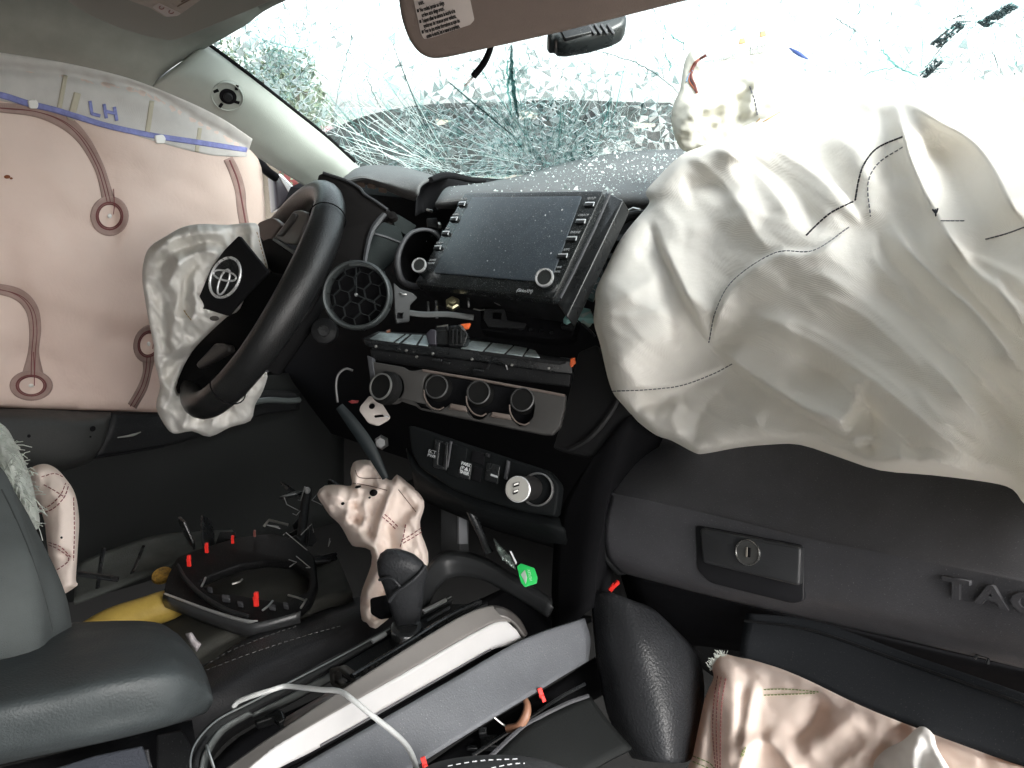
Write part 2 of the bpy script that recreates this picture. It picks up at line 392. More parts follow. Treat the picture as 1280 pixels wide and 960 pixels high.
class Cloth:
    """folded cloth: an outline, a lie in depth, and its folds; front and back make a closed bag"""
    def __init__(s, outline, depth, folds=(), step=4, edge_r=30, edge_d=0.03, noise=((0.004, 60, 60, 0),), seed=0, smooth=2, osm=4, crease=()):
        s.crease = crease
        ol = [(v.x, v.y) for v in catmull([Vector((a, b, 0)) for a, b in outline], osm, True)] if osm else [tuple(q[:2]) for q in outline]
        s.ol = ol; s.depth = depth; s.folds = folds; s.edge_r = edge_r; s.edge_d = edge_d; s.noise = noise; s.seed = seed; s.step = step
        xs = [q[0] for q in ol]; ys = [q[1] for q in ol]
        gx = np.arange(min(xs)-step*1.5, max(xs)+step*1.5, step); gy = np.arange(min(ys)-step*1.5, max(ys)+step*1.5, step)
        X, Y = np.meshgrid(gx, gy); s.shape = X.shape
        cx, cy = (X[:-1, :-1]+X[1:, 1:])/2, (Y[:-1, :-1]+Y[1:, 1:])/2
        ok = inside(cx, cy, ol)
        used = np.zeros(X.shape, bool)
        used[:-1, :-1] |= ok; used[1:, :-1] |= ok; used[:-1, 1:] |= ok; used[1:, 1:] |= ok
        # border vertices move onto the outline
        cnt = np.zeros(X.shape, int); cnt[:-1, :-1] += ok; cnt[1:, :-1] += ok; cnt[:-1, 1:] += ok; cnt[1:, 1:] += ok
        border = used & (cnt < 4)
        bi = np.argwhere(border); oc = np.array(ol+[ol[0]])
        A, B = oc[:-1], oc[1:]; D = B-A; LL = (D**2).sum(1)+1e-12
        for i, j in bi:
            q = np.array([X[i, j], Y[i, j]]); t = np.clip(((q-A)*D).sum(1)/LL, 0, 1); c = A+D*t[:, None]
            k = ((c-q)**2).sum(1).argmin(); X[i, j], Y[i, j] = c[k]
        s.X, s.Y, s.ok, s.used, s.border = X, Y, ok, used, border
        s.E, _, _ = dist_poly(X, Y, ol+[ol[0]]); s.E[border] = 0
        s.D = s.field(X, Y, s.E)
        if smooth:
            for _ in range(smooth):
                Dm = s.D.copy(); c = Dm[1:-1, 1:-1]
                Dm[1:-1, 1:-1] = np.where(border[1:-1, 1:-1], c, (c*2+Dm[:-2, 1:-1]+Dm[2:, 1:-1]+Dm[1:-1, :-2]+Dm[1:-1, 2:])/6); s.D = Dm
    def relief(s, X, Y):
        h = np.zeros(X.shape)
        for f in s.folds:
            poly = _cat2(f['p'], 6) if len(f['p']) > 2 else f['p']
            d, side, t = dist_poly(X, Y, poly)
            A = f['a']; wl, wr = f.get('wl', f.get('w', 20)), f.get('wr', f.get('w', 20))
            w = np.where(side < 0, wl, wr); e = np.clip(np.minimum(t, 1-t)*f.get('taper', 5), 0, 1); e = e*e*(3-2*e)
            q = d/np.maximum(w, 1e-3)
            if f.get('k') == 'step':      # raised on one side only: an overlapping layer
                prof = np.where(side > 0, 1, 0)*np.exp(-q**1.3)
                sm = np.clip(d/f.get('lip', 5), 0, 1); prof = np.where(side > 0, prof*(0.35+0.65*np.sqrt(1-(1-sm)**2)), 0)
            else: prof = np.exp(-np.abs(q)**f.get('pw', 1.5))
            h += A*prof*e
        for (a, L, ang, spread) in s.crease: h += a*crumple(X, Y, L, ang, spread, s.seed*17+int(L))
        for (a, lx, ly, ang) in s.noise:
            c, sn = math.cos(math.radians(ang)), math.sin(math.radians(ang))
            U, V = (X*c+Y*sn)/lx, (-X*sn+Y*c)/ly
            n = fbm(U+s.seed*13.7, V+s.seed*5.1, 3, s.seed); h += a*n
            r = 1-np.abs(fbm(U*0.9+31+s.seed, V*0.9+11, 2, s.seed+9))*2.2; h += a*0.5*np.clip(r, 0, 1)**3
        return h
    def field(s, X, Y, E=None):
        if E is None: E, _, _ = dist_poly(X, Y, s.ol+[s.ol[0]])
        t = np.clip(E/s.edge_r, 0, 1); rnd = np.sqrt(np.maximum(0, 1-(1-t)**2))
        fade = np.clip(E/(s.edge_r*0.35), 0, 1)
        return s.depth(X, Y) + s.edge_d*(1-rnd) - s.relief(X, Y)*(0.25+0.75*fade)
    def at(s, px, py, off=0.0):
        X, Y = np.array([float(px)]), np.array([float(py)])
        # bilinear look-up of the finished sheet
        st = s.step; x0, y0 = s.X0 if hasattr(s, 'X0') else (None, None)
        return P(px, py, float(s.lookup(X, Y)[0])-off)
    def lookup(s, X, Y):
        xs = [q[0] for q in s.ol]; ys = [q[1] for q in s.ol]; st = s.step
        fx = np.clip((X-(min(xs)-st*1.5))/st, 0, s.shape[1]-1.001); fy = np.clip((Y-(min(ys)-st*1.5))/st, 0, s.shape[0]-1.001)
        i, j = fy.astype(int), fx.astype(int); u, v = fx-j, fy-i; D = s.D
        return (D[i, j]*(1-u)+D[i, j+1]*u)*(1-v)+(D[i+1, j]*(1-u)+D[i+1, j+1]*u)*v
    def build(s, name, m, root=None, back=0.05, thin=0.0):
        idx = -np.ones(s.shape, int); ii = np.argwhere(s.used); idx[s.used] = np.arange(len(ii))
        V = [P(s.X[i, j], s.Y[i, j], s.D[i, j]) for i, j in ii]; Fs = []
        q = np.argwhere(s.ok)
        for i, j in q: Fs.append((idx[i, j], idx[i+1, j], idx[i+1, j+1], idx[i, j+1]))
        if not thin:
            b2 = {}
            for n_, (i, j) in enumerate(ii):
                if s.border[i, j]: b2[n_] = n_
                else:
                    t = min(1, s.E[i, j]/s.edge_r); dd = s.depth(s.X[i:i+1, j], s.Y[i:i+1, j])[0]+s.edge_d
                    b2[n_] = len(V); V.append(P(s.X[i, j], s.Y[i, j], max(dd+back*math.sqrt(max(0, 1-(1-t)**2)), s.D[i, j]+0.004)))
            for i, j in q:
                f = [b2[idx[i, j]], b2[idx[i, j+1]], b2[idx[i+1, j+1]], b2[idx[i+1, j]]]
                if all(s.border[a, b] for a, b in ((i, j), (i, j+1), (i+1, j+1), (i+1, j))): continue
                Fs.append(tuple(f))
        me = mesh_from(V, Fs, name); o = link(name, me, m, root, 0)
        if thin:
            md = o.modifiers.new('thickness', 'SOLIDIFY'); md.thickness = thin; md.offset = 0
        return o
    def line(s, poly, off=0.0006, n=6, step=None):
        q = _cat2(poly, n) if len(poly) > 2 else [(poly[0][0]+(poly[1][0]-poly[0][0])*k/8, poly[0][1]+(poly[1][1]-poly[0][1])*k/8) for k in range(9)]
        return [s.at(x, y, off) for x, y in q]
    def stitches(s, poly, dash=4.0, gap=2.0, off=0.0007):
        """a seam as separate stitches lying on the cloth"""
        q = _cat2(poly, 10) if len(poly) > 2 else list(poly); L = [0]
        for a, b in zip(q[:-1], q[1:]): L.append(L[-1]+math.hypot(b[0]-a[0], b[1]-a[1]))
        def pos(l):
            for k in range(len(L)-1):
                if l <= L[k+1]:
                    t = (l-L[k])/max(1e-6, L[k+1]-L[k]); return (q[k][0]+(q[k+1][0]-q[k][0])*t, q[k][1]+(q[k+1][1]-q[k][1])*t)
            return q[-1]
        out = []; l = 0
        while l < L[-1]:
            out.append([s.at(*pos(min(L[-1], l+dash*k/2)), off if k != 1 else off*1.5) for k in range(3)]); l += dash+gap
        return out
    def strip(s, name, poly, w, m, root=None, off=0.0008, n=6, th=0.0006, closed=False, K=5):
        """a sewn strip, w pixels wide, lying on the cloth"""
        q = [(v.x, v.y) for v in catmull([Vector((a, b, 0)) for a, b in poly], n, closed)]
        W = w if isinstance(w, (list, tuple)) else [w]*len(poly)
        W = [v.x for v in catmull([Vector((k, 0, 0)) for k in W], n, closed)]
        V, Fs = [], []; N = len(q)
        for i, (x, y) in enumerate(q):
            a = q[i-1] if (i or closed) else q[i]; b = q[(i+1) % N] if (i < N-1 or closed) else q[i]
            dx, dy = b[0]-a[0], b[1]-a[1]; l = math.hypot(dx, dy) or 1; nx, ny = -dy/l, dx/l
            for k in range(K):
                t = (k/(K-1)-0.5)*W[i]; V.append(s.at(x+nx*t, y+ny*t, off))
        for i in range(N if closed else N-1):
            j = (i+1) % N
            for k in range(K-1): Fs.append((i*K+k, j*K+k, j*K+k+1, i*K+k+1))
        o = link(name, fix_normals(mesh_from(V, Fs, name)), m, root, 0)
        md = o.modifiers.new('thickness', 'SOLIDIFY'); md.thickness = th; md.offset = 0
        return o
    def disc(s, name, c, rx, ry, m, root=None, r0=0.0, off=0.001, n=28, k=4, th=0.0006, rot=0.0):
        """a round or ring-shaped patch sewn on the cloth"""
        V, Fs = [], []; ca, sa = math.cos(math.radians(rot)), math.sin(math.radians(rot))
        for i in range(k+1):
            f = r0+(1-r0)*i/k
            for j in range(n):
                a = 2*math.pi*j/n; x, y = rx*f*math.cos(a), ry*f*math.sin(a); V.append(s.at(c[0]+x*ca-y*sa, c[1]+x*sa+y*ca, off))
        for i in range(k):
            for j in range(n): Fs.append((i*n+j, i*n+(j+1) % n, (i+1)*n+(j+1) % n, (i+1)*n+j))
        me = mesh_from(V, Fs, name); bm = bmesh.new(); bm.from_mesh(me); bmesh.ops.remove_doubles(bm, verts=bm.verts, dist=1e-7); bmesh.ops.recalc_face_normals(bm, faces=bm.faces); bm.to_mesh(me); bm.free()
        o = link(name, me, m, root, 0); md = o.modifiers.new('thickness', 'SOLIDIFY'); md.thickness = th; md.offset = 0; return o
def drape(o, line, off=0.001):
    """points of a line seen in the photograph, laid on the surface of an object"""
    w = wloc(o); bv = BVHTree.FromPolygons([v.co+w for v in o.data.vertices], [tuple(p.vertices) for p in o.data.polygons]); out = []
    for x, y in line:
        h, n, i, d = bv.ray_cast(CAM, ray(x, y).normalized())
        if h is not None: out.append(h+(n if n.dot(CAM-h) > 0 else -n)*off)
    return out
def lin_depth(*ctrl):
    """depth field fitted to (px, py, depth) points: plane through them by least squares, plus a smooth remainder"""
    C = np.array(ctrl, float); A = np.c_[np.ones(len(C)), C[:, 0], C[:, 1]]; k, *_ = np.linalg.lstsq(A, C[:, 2], rcond=None); res = C[:, 2]-A@k
    def f(X, Y):
        d = k[0]+k[1]*X+k[2]*Y; wsum = 1e-9; r = 0
        for (x, y, _), e in zip(C, res):
            w = 1/((X-x)**2+(Y-y)**2+900.0)**1.5; r = r+w*e; wsum = wsum+w
        return d+r/wsum
    return f
# ================================================================== materials used
BLACK = mat('black_plastic', (0.014, 0.0145, 0.0155), 0.5, bump=0.25, bscale=900, rvar=0.1, dust=0.25)
BLACKSM = mat('smooth_black_plastic', (0.012, 0.013, 0.014), 0.28, rvar=0.1, dust=0.3)
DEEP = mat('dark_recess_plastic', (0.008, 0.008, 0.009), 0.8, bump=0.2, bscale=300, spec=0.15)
GREYP = mat('charcoal_grained_plastic', (0.050, 0.051, 0.056), 0.55, bump=0.5, bscale=700, mottle=0.12, rvar=0.08)
PADP = mat('grey_dash_pad', (0.085, 0.088, 0.09), 0.6, bump=0.5, bscale=650, mottle=0.15, dust=0.8)
CONS = mat('blue_grey_console_plastic', (0.085, 0.09, 0.10), 0.62, bump=0.4, bscale=600, mottle=0.1, dust=0.5)
LEATH = mat('black_leather', (0.022, 0.023, 0.025), 0.36, bump=0.55, bscale=420, rvar=0.1)
ARMR = mat('dark_grey_vinyl', (0.036, 0.043, 0.045), 0.58, bump=0.5, bscale=520, mottle=0.15, rvar=0.08)
SEATF = mat('grey_seat_fabric', (0.062, 0.07, 0.069), 0.9, bump=0.6, bscale=1100, mottle=0.12)
SEATL = mat('dark_seat_leather', (0.024, 0.024, 0.026), 0.45, bump=0.4, bscale=520)
CEIL = mat('headliner_cloth', (0.23, 0.24, 0.215), 0.95, bump=0.5, bscale=1400, mottle=0.08)
PILL = mat('pillar_plastic', (0.32, 0.345, 0.315), 0.6, bump=0.35, bscale=800, mottle=0.04)
VIS = mat('visor_vinyl', (0.20, 0.152, 0.13), 0.75, bump=0.5, bscale=900, mottle=0.06)
SILV_LIT = mat('silver_trim_lit_tone', (0.38, 0.375, 0.375), 0.6, 0.0, spec=0.3, bump=0.05, bscale=500, mottle=0.03, dust=0.2)
SILV_SHADED = mat('silver_trim_shaded_tone', (0.13, 0.122, 0.115), 0.68, 0.0, spec=0.3, bump=0.1, bscale=900, mottle=0.06)  # top of the same silver blade, its shade put into a darker tone
CHROME = mat('satin_chrome', (0.80, 0.81, 0.82), 0.28, 0.55, rvar=0.05)
STEEL = mat('bare_steel', (0.55, 0.54, 0.52), 0.38, 1.0, mottle=0.15, rvar=0.1)
BRASS = mat('brass', (0.6, 0.55, 0.36), 0.35, 1.0)
FOIL = mat('silver_foil', (0.60, 0.68, 0.68), 0.34, 0.75, bump=0.5, bscale=240, mottle=0.25, mscale=120)
RED = mat('red_clip_plastic', (0.75, 0.03, 0.022), 0.4)
ORANGE = mat('orange_plastic', (0.75, 0.13, 0.03), 0.45)
YEL = mat('yellow_sleeve', (0.42, 0.29, 0.06), 0.55, mottle=0.15, bump=0.2, bscale=200)
GREEN = mat('green_tag_plastic', (0.02, 0.48, 0.10), 0.35, mottle=0.15, mscale=80)
CARP = mat('black_carpet', (0.016, 0.016, 0.016), 1.0, bump=1.0, bscale=700)
DULL = mat('dull_grey_board', (0.055, 0.06, 0.055), 0.8, bump=0.5, bscale=500, mottle=0.3)
AIRBAG = mat('white_airbag_nylon', (0.88, 0.85, 0.80), 0.82, weave=0.35, bump=0.10, bscale=160, mottle=0.03, mscale=14, transl=0.22, tcol=(0.90, 0.875, 0.81))
AIRB2 = mat('white_driver_airbag_nylon', (0.82, 0.80, 0.76), 0.85, weave=0.2, bump=0.15, bscale=160, mottle=0.08, mscale=22, transl=0.2)
PINKBAG = mat('pink_curtain_nylon', (0.68, 0.56, 0.50), 0.85, weave=0.12, bump=0.1, bscale=150, mottle=0.045, mscale=9, transl=0.20, tcol=(0.95, 0.76, 0.67))
PINK2 = mat('pink_knee_nylon', (0.84, 0.725, 0.655), 0.85, weave=0.2, bump=0.15, bscale=150, mottle=0.06, mscale=16, transl=0.2)
PALE = mat('pale_curtain_cloth', (0.64, 0.61, 0.585), 0.85, weave=0.2, mottle=0.06, mscale=40, transl=0.25)
RINGB = mat('brown_sewn_strip', (0.36, 0.25, 0.22), 0.85, weave=0.2, mottle=0.12, mscale=60, transl=0.15)
RINGD = mat('dark_red_stitching', (0.16, 0.045, 0.045), 0.8)
BLUE = mat('blue_print', (0.19, 0.205, 0.44), 0.7, mottle=0.25, mscale=90)
THREAD = mat('black_thread', (0.02, 0.02, 0.025), 0.8)
THREADR = mat('red_thread', (0.20, 0.045, 0.05), 0.8)
THREADG = mat('green_thread', (0.20, 0.26, 0.08), 0.8)
THREADY = mat('tan_thread', (0.45, 0.30, 0.14), 0.8)
THREADW = mat('grey_thread', (0.11, 0.11, 0.11), 0.8)
WHITE = mat('white_plastic', (0.75, 0.73, 0.70), 0.45)
WHITEF = mat('frayed_white_fibre', (0.72, 0.75, 0.70), 0.8, transl=0.3, mottle=0.1)
CORD = mat('white_cable_jacket', (0.50, 0.51, 0.505), 0.6, mottle=0.08, mscale=60)
STICK = mat('pale_sticker', (0.52, 0.45, 0.42), 0.5, mottle=0.05)
INK = mat('black_ink', (0.02, 0.018, 0.018), 0.7)
PRINTW = mat('white_print', (0.55, 0.57, 0.58), 0.6)
PRINTG = mat('grey_print', (0.30, 0.31, 0.32), 0.6)
DISP = mat('screen_glass', (0.045, 0.058, 0.072), 0.32, spec=0.6, mottle=0.18, mscale=60, dust=1.0)
BEZ = mat('glossy_bezel', (0.012, 0.014, 0.015), 0.22, rvar=0.1, dust=0.75)
TEALP = mat('teal_glass_chunk', (0.30, 0.52, 0.50), 0.15, transl=0.4)
WIRE = mat('brown_wire', (0.20, 0.10, 0.06), 0.5)
WOOD = mat('tan_panel', (0.22, 0.19, 0.15), 0.7)

# ================================================================== outside
ASPH = mat('yard_gravel', (0.36, 0.35, 0.33), 0.95, bump=1.0, bscale=20, mottle=0.35, mscale=3)
bm = bmesh.new(); bmesh.ops.create_grid(bm, x_segments=8, y_segments=8, size=600)
me = bpy.data.meshes.new('ground'); bm.to_mesh(me); bm.free()
g = link('ground', me, ASPH); g['kind'] = 'structure'

BWALL = mat('tan_building_wall', (0.26, 0.24, 0.21), 0.85, mottle=0.12, mscale=2)
BROOF = mat('grey_roof_sheet', (0.30, 0.32, 0.32), 0.6, mottle=0.15, mscale=2)
BWIN = mat('dark_window_glass', (0.03, 0.045, 0.045), 0.12)
def building(x, y, w, h, dep, rot, label):
    t = thing('storage_building', label, 'building', (x, y, 0))
    T = Matrix.Translation((x, y, 0)) @ Matrix.Rotation(rot, 4, 'Z')
    box('wall', (-w/2, 0, 0), (w/2, dep, h), BWALL, t, 0, T)
    box('roof', (-w/2-0.3, -0.4, h), (w/2+0.3, dep+0.4, h+0.22), BROOF, t, 0.03, T)
    n = int(w/2.4)
    for i in range(n):
        cx = -w/2+(i+0.5)*w/n
        f = box('window', (cx-0.62, -0.05, 1.0), (cx+0.62, 0.02, 2.0), WHITE, t, 0.01, T)
        p = box('pane', (cx-0.56, -0.065, 1.06), (cx+0.56, -0.051, 1.94), BWIN, f, 0, T)
    return t
building(-9.5, 17.5, 15, 1.98, 6, math.radians(18), 'low tan storage building with a row of dark windows, seen through the cracked windshield')

def car(x, y, rot, paint, label, name='parked_car', ht=1.0):
    t = thing(name, label, 'car', (x, y, 0), 'vehicles in the yard outside')
    T = Matrix.Translation((x, y, 0)) @ Matrix.Rotation(rot, 4, 'Z')
    prof = [(-2.2, 0.45), (-2.2, 0.92*ht), (-1.9, 1.0*ht), (-1.05, 1.06*ht), (-0.55, 1.55*ht), (0.95, 1.6*ht), (1.6, 1.12*ht), (2.15, 1.02*ht), (2.22, 0.5)]
    me = flat_mesh([prof], 1.7, 0.09, 'body'); me.transform(T @ Matrix.Translation((0, 0.85-1.7, 0)) @ Matrix.Rotation(math.radians(90), 4, 'X'))
    link('body', me, paint, t, 32)
    for sx in (-1.35, 1.4):
        for sy in (-0.86, 0.82):
            o = T @ Vector((sx, sy, 0.34)); ax = (T.to_3x3() @ Vector((0, 1, 0)))
            w = lathe('wheel', o, ax, [(0.2, -0.1), (0.33, -0.1), (0.34, 0), (0.33, 0.1), (0.2, 0.1)], BLACK, t, 20)
    for y0 in (-0.863, 0.853):
        win = [(-0.95, 1.1*ht), (-0.5, 1.48*ht), (0.2, 1.52*ht), (0.2, 1.1*ht)], [(0.28, 1.1*ht), (0.28, 1.52*ht), (0.9, 1.52*ht), (1.35, 1.14*ht)]
        for wn in win:
            me = flat_mesh([wn], 0.012, 0.002, 'side_window'); me.transform(T @ Matrix.Translation((0, y0+0.005 if y0 < 0 else y0+0.012, 0)) @ Matrix.Rotation(math.radians(90), 4, 'X'))
            link('side_window', me, BWIN, t)
    return t
car(-3.0, 8.6, math.radians(8), mat('dark_green_paint', (0.03, 0.05, 0.05), 0.3, coat=0.5), 'dark green car parked in the yard, straight ahead through the windshield')
car(1.6, 9.4, math.radians(172), mat('teal_grey_paint', (0.20, 0.26, 0.26), 0.35, coat=0.5), 'pale teal-grey car parked in the yard, to the right of the dark green one')
car(-13.6, 11.6, math.radians(30), mat('maroon_paint', (0.16, 0.03, 0.03), 0.35, coat=0.5), 'maroon car parked in the yard, beyond the left pillar', ht=1.05)

LEAF = mat('leaf_green', (0.12, 0.15, 0.10), 0.8, transl=0.3, mottle=0.3, mscale=2)
BARK = mat('tree_bark', (0.08, 0.07, 0.055), 0.9, bump=1, bscale=40)
def tree(x, y, h, r, seed, label):
    rnd = random.Random(seed); t = thing('yard_tree', label, 'tree', (x, y, 0), 'trees at the edge of the yard')
    tube('trunk', [(x, y, 0), (x+0.1, y, h*0.3), (x-0.1, y+0.1, h*0.6), (x, y, h*0.85)], [0.22, 0.17, 0.1, 0.03], BARK, t, 9, 4)
    lines = []
    for k in range(9):
        a = rnd.random()*6.28; z = h*(0.3+0.45*rnd.random()); e = Vector((x+math.cos(a)*r*0.8, y+math.sin(a)*r*0.8, z+r*0.5*rnd.random()))
        lines.append(catmull([Vector((x, y, z)), Vector((x, y, z)).lerp(e, 0.5)+Vector((0, 0, 0.2)), e], 4))
    tubes('limbs', lines, 0.045, BARK, t, 6)
    V, Fs = [], []
    cl = [(Vector((x, y, h*0.66))+Vector((rnd.gauss(0, 0.5)*r, rnd.gauss(0, 0.5)*r, rnd.gauss(0, 0.42)*r)), r*(0.2+0.3*rnd.random())) for _ in range(26)]
    for c, cr in cl:
        for _ in range(240):
            d = Vector((rnd.gauss(0, 1), rnd.gauss(0, 1), rnd.gauss(0, 1))).normalized()*cr*rnd.random()**0.4; p = c+d
            a = Vector((rnd.gauss(0, 1), rnd.gauss(0, 1), rnd.gauss(0, 1))).normalized()*0.05; b = a.cross(Vector((rnd.gauss(0, 1), rnd.gauss(0, 1), rnd.gauss(0, 1)))).normalized()*0.03
            n = len(V); V += [p-a, p+b, p+a, p-b]; Fs.append((n, n+1, n+2, n+3))
    link('crown', mesh_from(V, Fs, 'crown'), LEAF, t, 0, smooth=False)
tl_ = P(326, 90, 14.0); tree(tl_.x, tl_.y, 2.9, 1.1, 3, 'pale bushy tree at the yard edge, seen at the left end of the windshield')

VL = P(318, 120, 17.0); VL.z = 0
vn = thing('box_van', 'pale grey-green box van standing in the yard, behind the cracked glass beside the left pillar', 'van', VL)
Tv = Matrix.Translation(VL) @ Matrix.Rotation(math.radians(48), 4, 'Z'); VANP = mat('van_grey_green', (0.15, 0.175, 0.16), 0.5, mottle=0.3, mscale=2)
box('cargo_box', (-2.6, 0, 0.7), (1.6, 2.1, 2.5), VANP, vn, 0.05, Tv); box('cab', (1.65, 0.1, 0.5), (3.3, 2.0, 2.0), VANP, vn, 0.15, Tv); box('cab_window', (2.0, 0.06, 1.3), (3.0, 0.098, 1.85), BWIN, vn, 0, Tv); box('bumper_rail', (-2.6, -0.06, 0.62), (1.6, -0.002, 0.76), BLACK, vn, 0.01, Tv)
for sx in (-1.7, 2.4): lathe('wheel', Tv @ Vector((sx, 0.25, 0.4)), Tv.to_3x3() @ Vector((0, 1, 0)), [(0.2, -0.13), (0.39, -0.12), (0.4, 0), (0.39, 0.12), (0.2, 0.13)], BLACK, vn, 22)
# ================================================================== cab shell
# floor, firewall, back wall of the cab
def struct(o): o['kind'] = 'structure'; return o
struct(box('floor', (-0.86, -1.1, 0.60), (0.92, 1.55, 0.66), CARP))
struct(box('firewall', (-0.9, 1.56, 0.56), (0.95, 1.60, 1.44), DEEP))
struct(box('cab_back_wall', (-0.9, -1.25, 0.6), (0.95, -1.20, 1.72), mat('rear_trim', (0.06, 0.06, 0.06), 0.8)))

# the driver's side below the window, the closed rear quarters, the cowl sides
LINER = mat('dark_side_liner', (0.02, 0.02, 0.02), 0.8)
struct(box('side_wall', (-0.93, -1.25, 0.56), (-0.86, 1.60, 1.06), LINER))
struct(box('side_wall', (-0.93, -1.25, 1.06), (-0.86, 0.36, 1.66), LINER))
struct(box('side_wall', (0.95, 0.95, 0.56), (1.02, 1.60, 1.44), LINER))
# ceiling: from the rail above the driver's door up and across, its front end along the pillar seam and the windshield header
rail = [Vector((-0.80, -1.2, 1.60)), Vector((-0.80, -0.5, 1.61)), P(-260, 84, 1.0), P(0, 88, 1.24), P(95, 99, 1.29), P(184, 116, 1.34)]
r1 = [Vector((-0.74, -1.2, 1.66)), Vector((-0.74, -0.5, 1.67)), P(-240, 30, 1.0), P(10, 62, 1.20), P(120, 80, 1.27), P(203, 94, 1.345)]
r2 = [Vector((-0.62, -1.2, 1.71)), Vector((-0.62, -0.5, 1.72)), P(-200, -40, 1.0), P(30, 20, 1.18), P(140, 52, 1.26), P(233, 73, 1.35)]
r3 = [Vector((-0.50, -1.2, 1.74)), Vector((-0.50, -0.5, 1.75)), P(-150, -120, 1.0), P(70, -30, 1.16), P(190, 20, 1.24), P(263, 57, 1.36)]
r4 = [Vector((-0.36, -1.2, 1.76)), Vector((-0.36, -0.5, 1.77)), Vector((-0.36, 0.0, 1.77)), P(170, -70, 1.12), P(250, -5, 1.20), P(305, 33, 1.31)]
r5 = [Vector((-0.22, -1.2, 1.78)), Vector((-0.22, -0.5, 1.79)), Vector((-0.22, 0.0, 1.79)), Vector((-0.20, 0.3, 1.78)), P(320, -50, 1.17), P(368, -4, 1.26)]
r6 = [Vector((0.10, -1.2, 1.80)), Vector((0.10, -0.5, 1.81)), Vector((0.10, 0.0, 1.81)), Vector((0.10, 0.3, 1.81)), Vector((0.10, 0.55, 1.81)), Vector((0.08, 0.78, 1.80))]
r7 = [Vector((0.55, -1.2, 1.79)), Vector((0.55, -0.5, 1.80)), Vector((0.55, 0.0, 1.80)), Vector((0.55, 0.3, 1.80)), Vector((0.55, 0.5, 1.80)), Vector((0.55, 0.74, 1.79))]
r8 = [Vector((0.98, -1.2, 1.72)), Vector((0.98, -0.5, 1.73)), Vector((0.98, 0.0, 1.73)), Vector((0.98, 0.3, 1.73)), Vector((0.96, 0.5, 1.73)), Vector((0.92, 0.66, 1.72))]
CE = patch('ceiling', [rail, r1, r2, r3, r4, r5, r6, r7, r8], CEIL, None, (6, 5), th=0.03); struct(CE)

# windshield pillar trim
pt_ = thing('pillar_trim', 'pale grey windshield pillar trim with a round empty grab handle socket', 'pillar trim', P(320, 170, 1.45))
e0 = [P(178, 118, 1.37), P(184, 117, 1.36), P(238, 147, 1.42), P(285, 174, 1.47), P(345, 211, 1.53), P(380, 232, 1.57), P(405, 250, 1.6)]
e1 = [P(186, 106, 1.36), P(200, 108, 1.345), P(258, 131, 1.40), P(303, 160, 1.45), P(362, 199, 1.51), P(398, 224, 1.56), P(420, 243, 1.59)]
e2 = [P(205, 92, 1.355), P(226, 88, 1.335), P(284, 110, 1.39), P(330, 141, 1.44), P(388, 183, 1.505), P(425, 211, 1.555), P(445, 232, 1.585)]
e3 = [P(238, 70, 1.365), P(252, 64, 1.355), P(300, 92, 1.405), P(350, 129, 1.455), P(402, 170, 1.52), P(438, 201, 1.57), P(460, 222, 1.6)]
e4 = [P(256, 60, 1.39), P(262, 58, 1.385), P(308, 91, 1.43), P(359, 131, 1.48), P(409, 171, 1.545), P(444, 203, 1.6), P(466, 224, 1.63)]
patch('trim', [e0, e1, e2, e3, e4], PILL, pt_, (7, 6), th=0.006)
sp = plane_px((265, 122, 1.4), (305, 120, 1.41), (285, 140, 1.425))
so_ = sp.hit(284, 121.5); sr = 0.0275
plate('socket', sp, [circ(sp.loc(284, 121.5, 0.008), sr)], PILL, pt_, th=0.01, bev=0.002, h=0.008)
plate('socket_rim', sp, [circ(sp.loc(284, 121.5, 0.010), sr*0.99), circ(sp.loc(284, 121.5, 0.010), sr*0.9)], PILL, pt_, th=0.004, bev=0.001, h=0.010)
plate('socket_hole', sp, [circ(sp.loc(285, 121, 0.0095), sr*0.52)], DEEP, pt_, th=0.003, bev=0.0005, h=0.0095)
lathe('screw', sp.hit(285, 121, 0.010), sp.n, [(0.0001, 0.006), (0.007, 0.005), (0.008, 0)], BLACK, pt_, 20)
for (px, py, a) in ((270, 114, 0.3), (296, 110, 1.2), (296, 128, -0.4), (276, 132, 0.9)):
    c = sp.loc(px, py, 0.0095); q = [(c[0]+x*math.cos(a)-y*math.sin(a), c[1]+x*math.sin(a)+y*math.cos(a)) for x, y in rect(0, 0, 0.009, 0.005)]
    plate('socket_slot', sp, [q], DEEP, pt_, th=0.003, bev=0.0003, h=0.0097)
tube('windshield_seal', [P(255, 55, 1.375), P(263, 57, 1.375), P(309, 91, 1.42), P(360, 131.5, 1.47), P(410, 171.5, 1.535), P(444, 202, 1.58)], 0.0034, DEEP, pt_, 6, 4)

# windshield: one sheet, its fractures laid in it
B_ = [P(455, 240, 1.62), P(520, 238, 1.66), P(620, 226, 1.70), P(740, 205, 1.74), P(860, 192, 1.70), P(1080, 180, 1.50), P(1330, 175, 1.22)]
T_ = [P(258, 52, 1.38), P(300, 28, 1.33), P(372, -14, 1.28), Vector((0.0, 0.80, 1.82)), Vector((0.28, 0.80, 1.835)), Vector((0.55, 0.77, 1.81)), Vector((0.92, 0.70, 1.74))]
mid1 = [b.lerp(t, 0.33)+Vector((0, 0.05, 0.02))*s for b, t, s in zip(B_, T_, (0, .4, 1, 1, 1, .8, 0))]
mid2 = [b.lerp(t, 0.67)+Vector((0, 0.05, 0.02))*s for b, t, s in zip(B_, T_, (0, .4, 1, 1, 1, .8, 0))]
ws = thing('windshield', 'shattered windshield glass with white and teal cracks above the dash', 'windshield', P(640, 150, 1.7))
GLASS = glassy('windshield_glass', (0.90, 0.97, 0.955), 0.7)
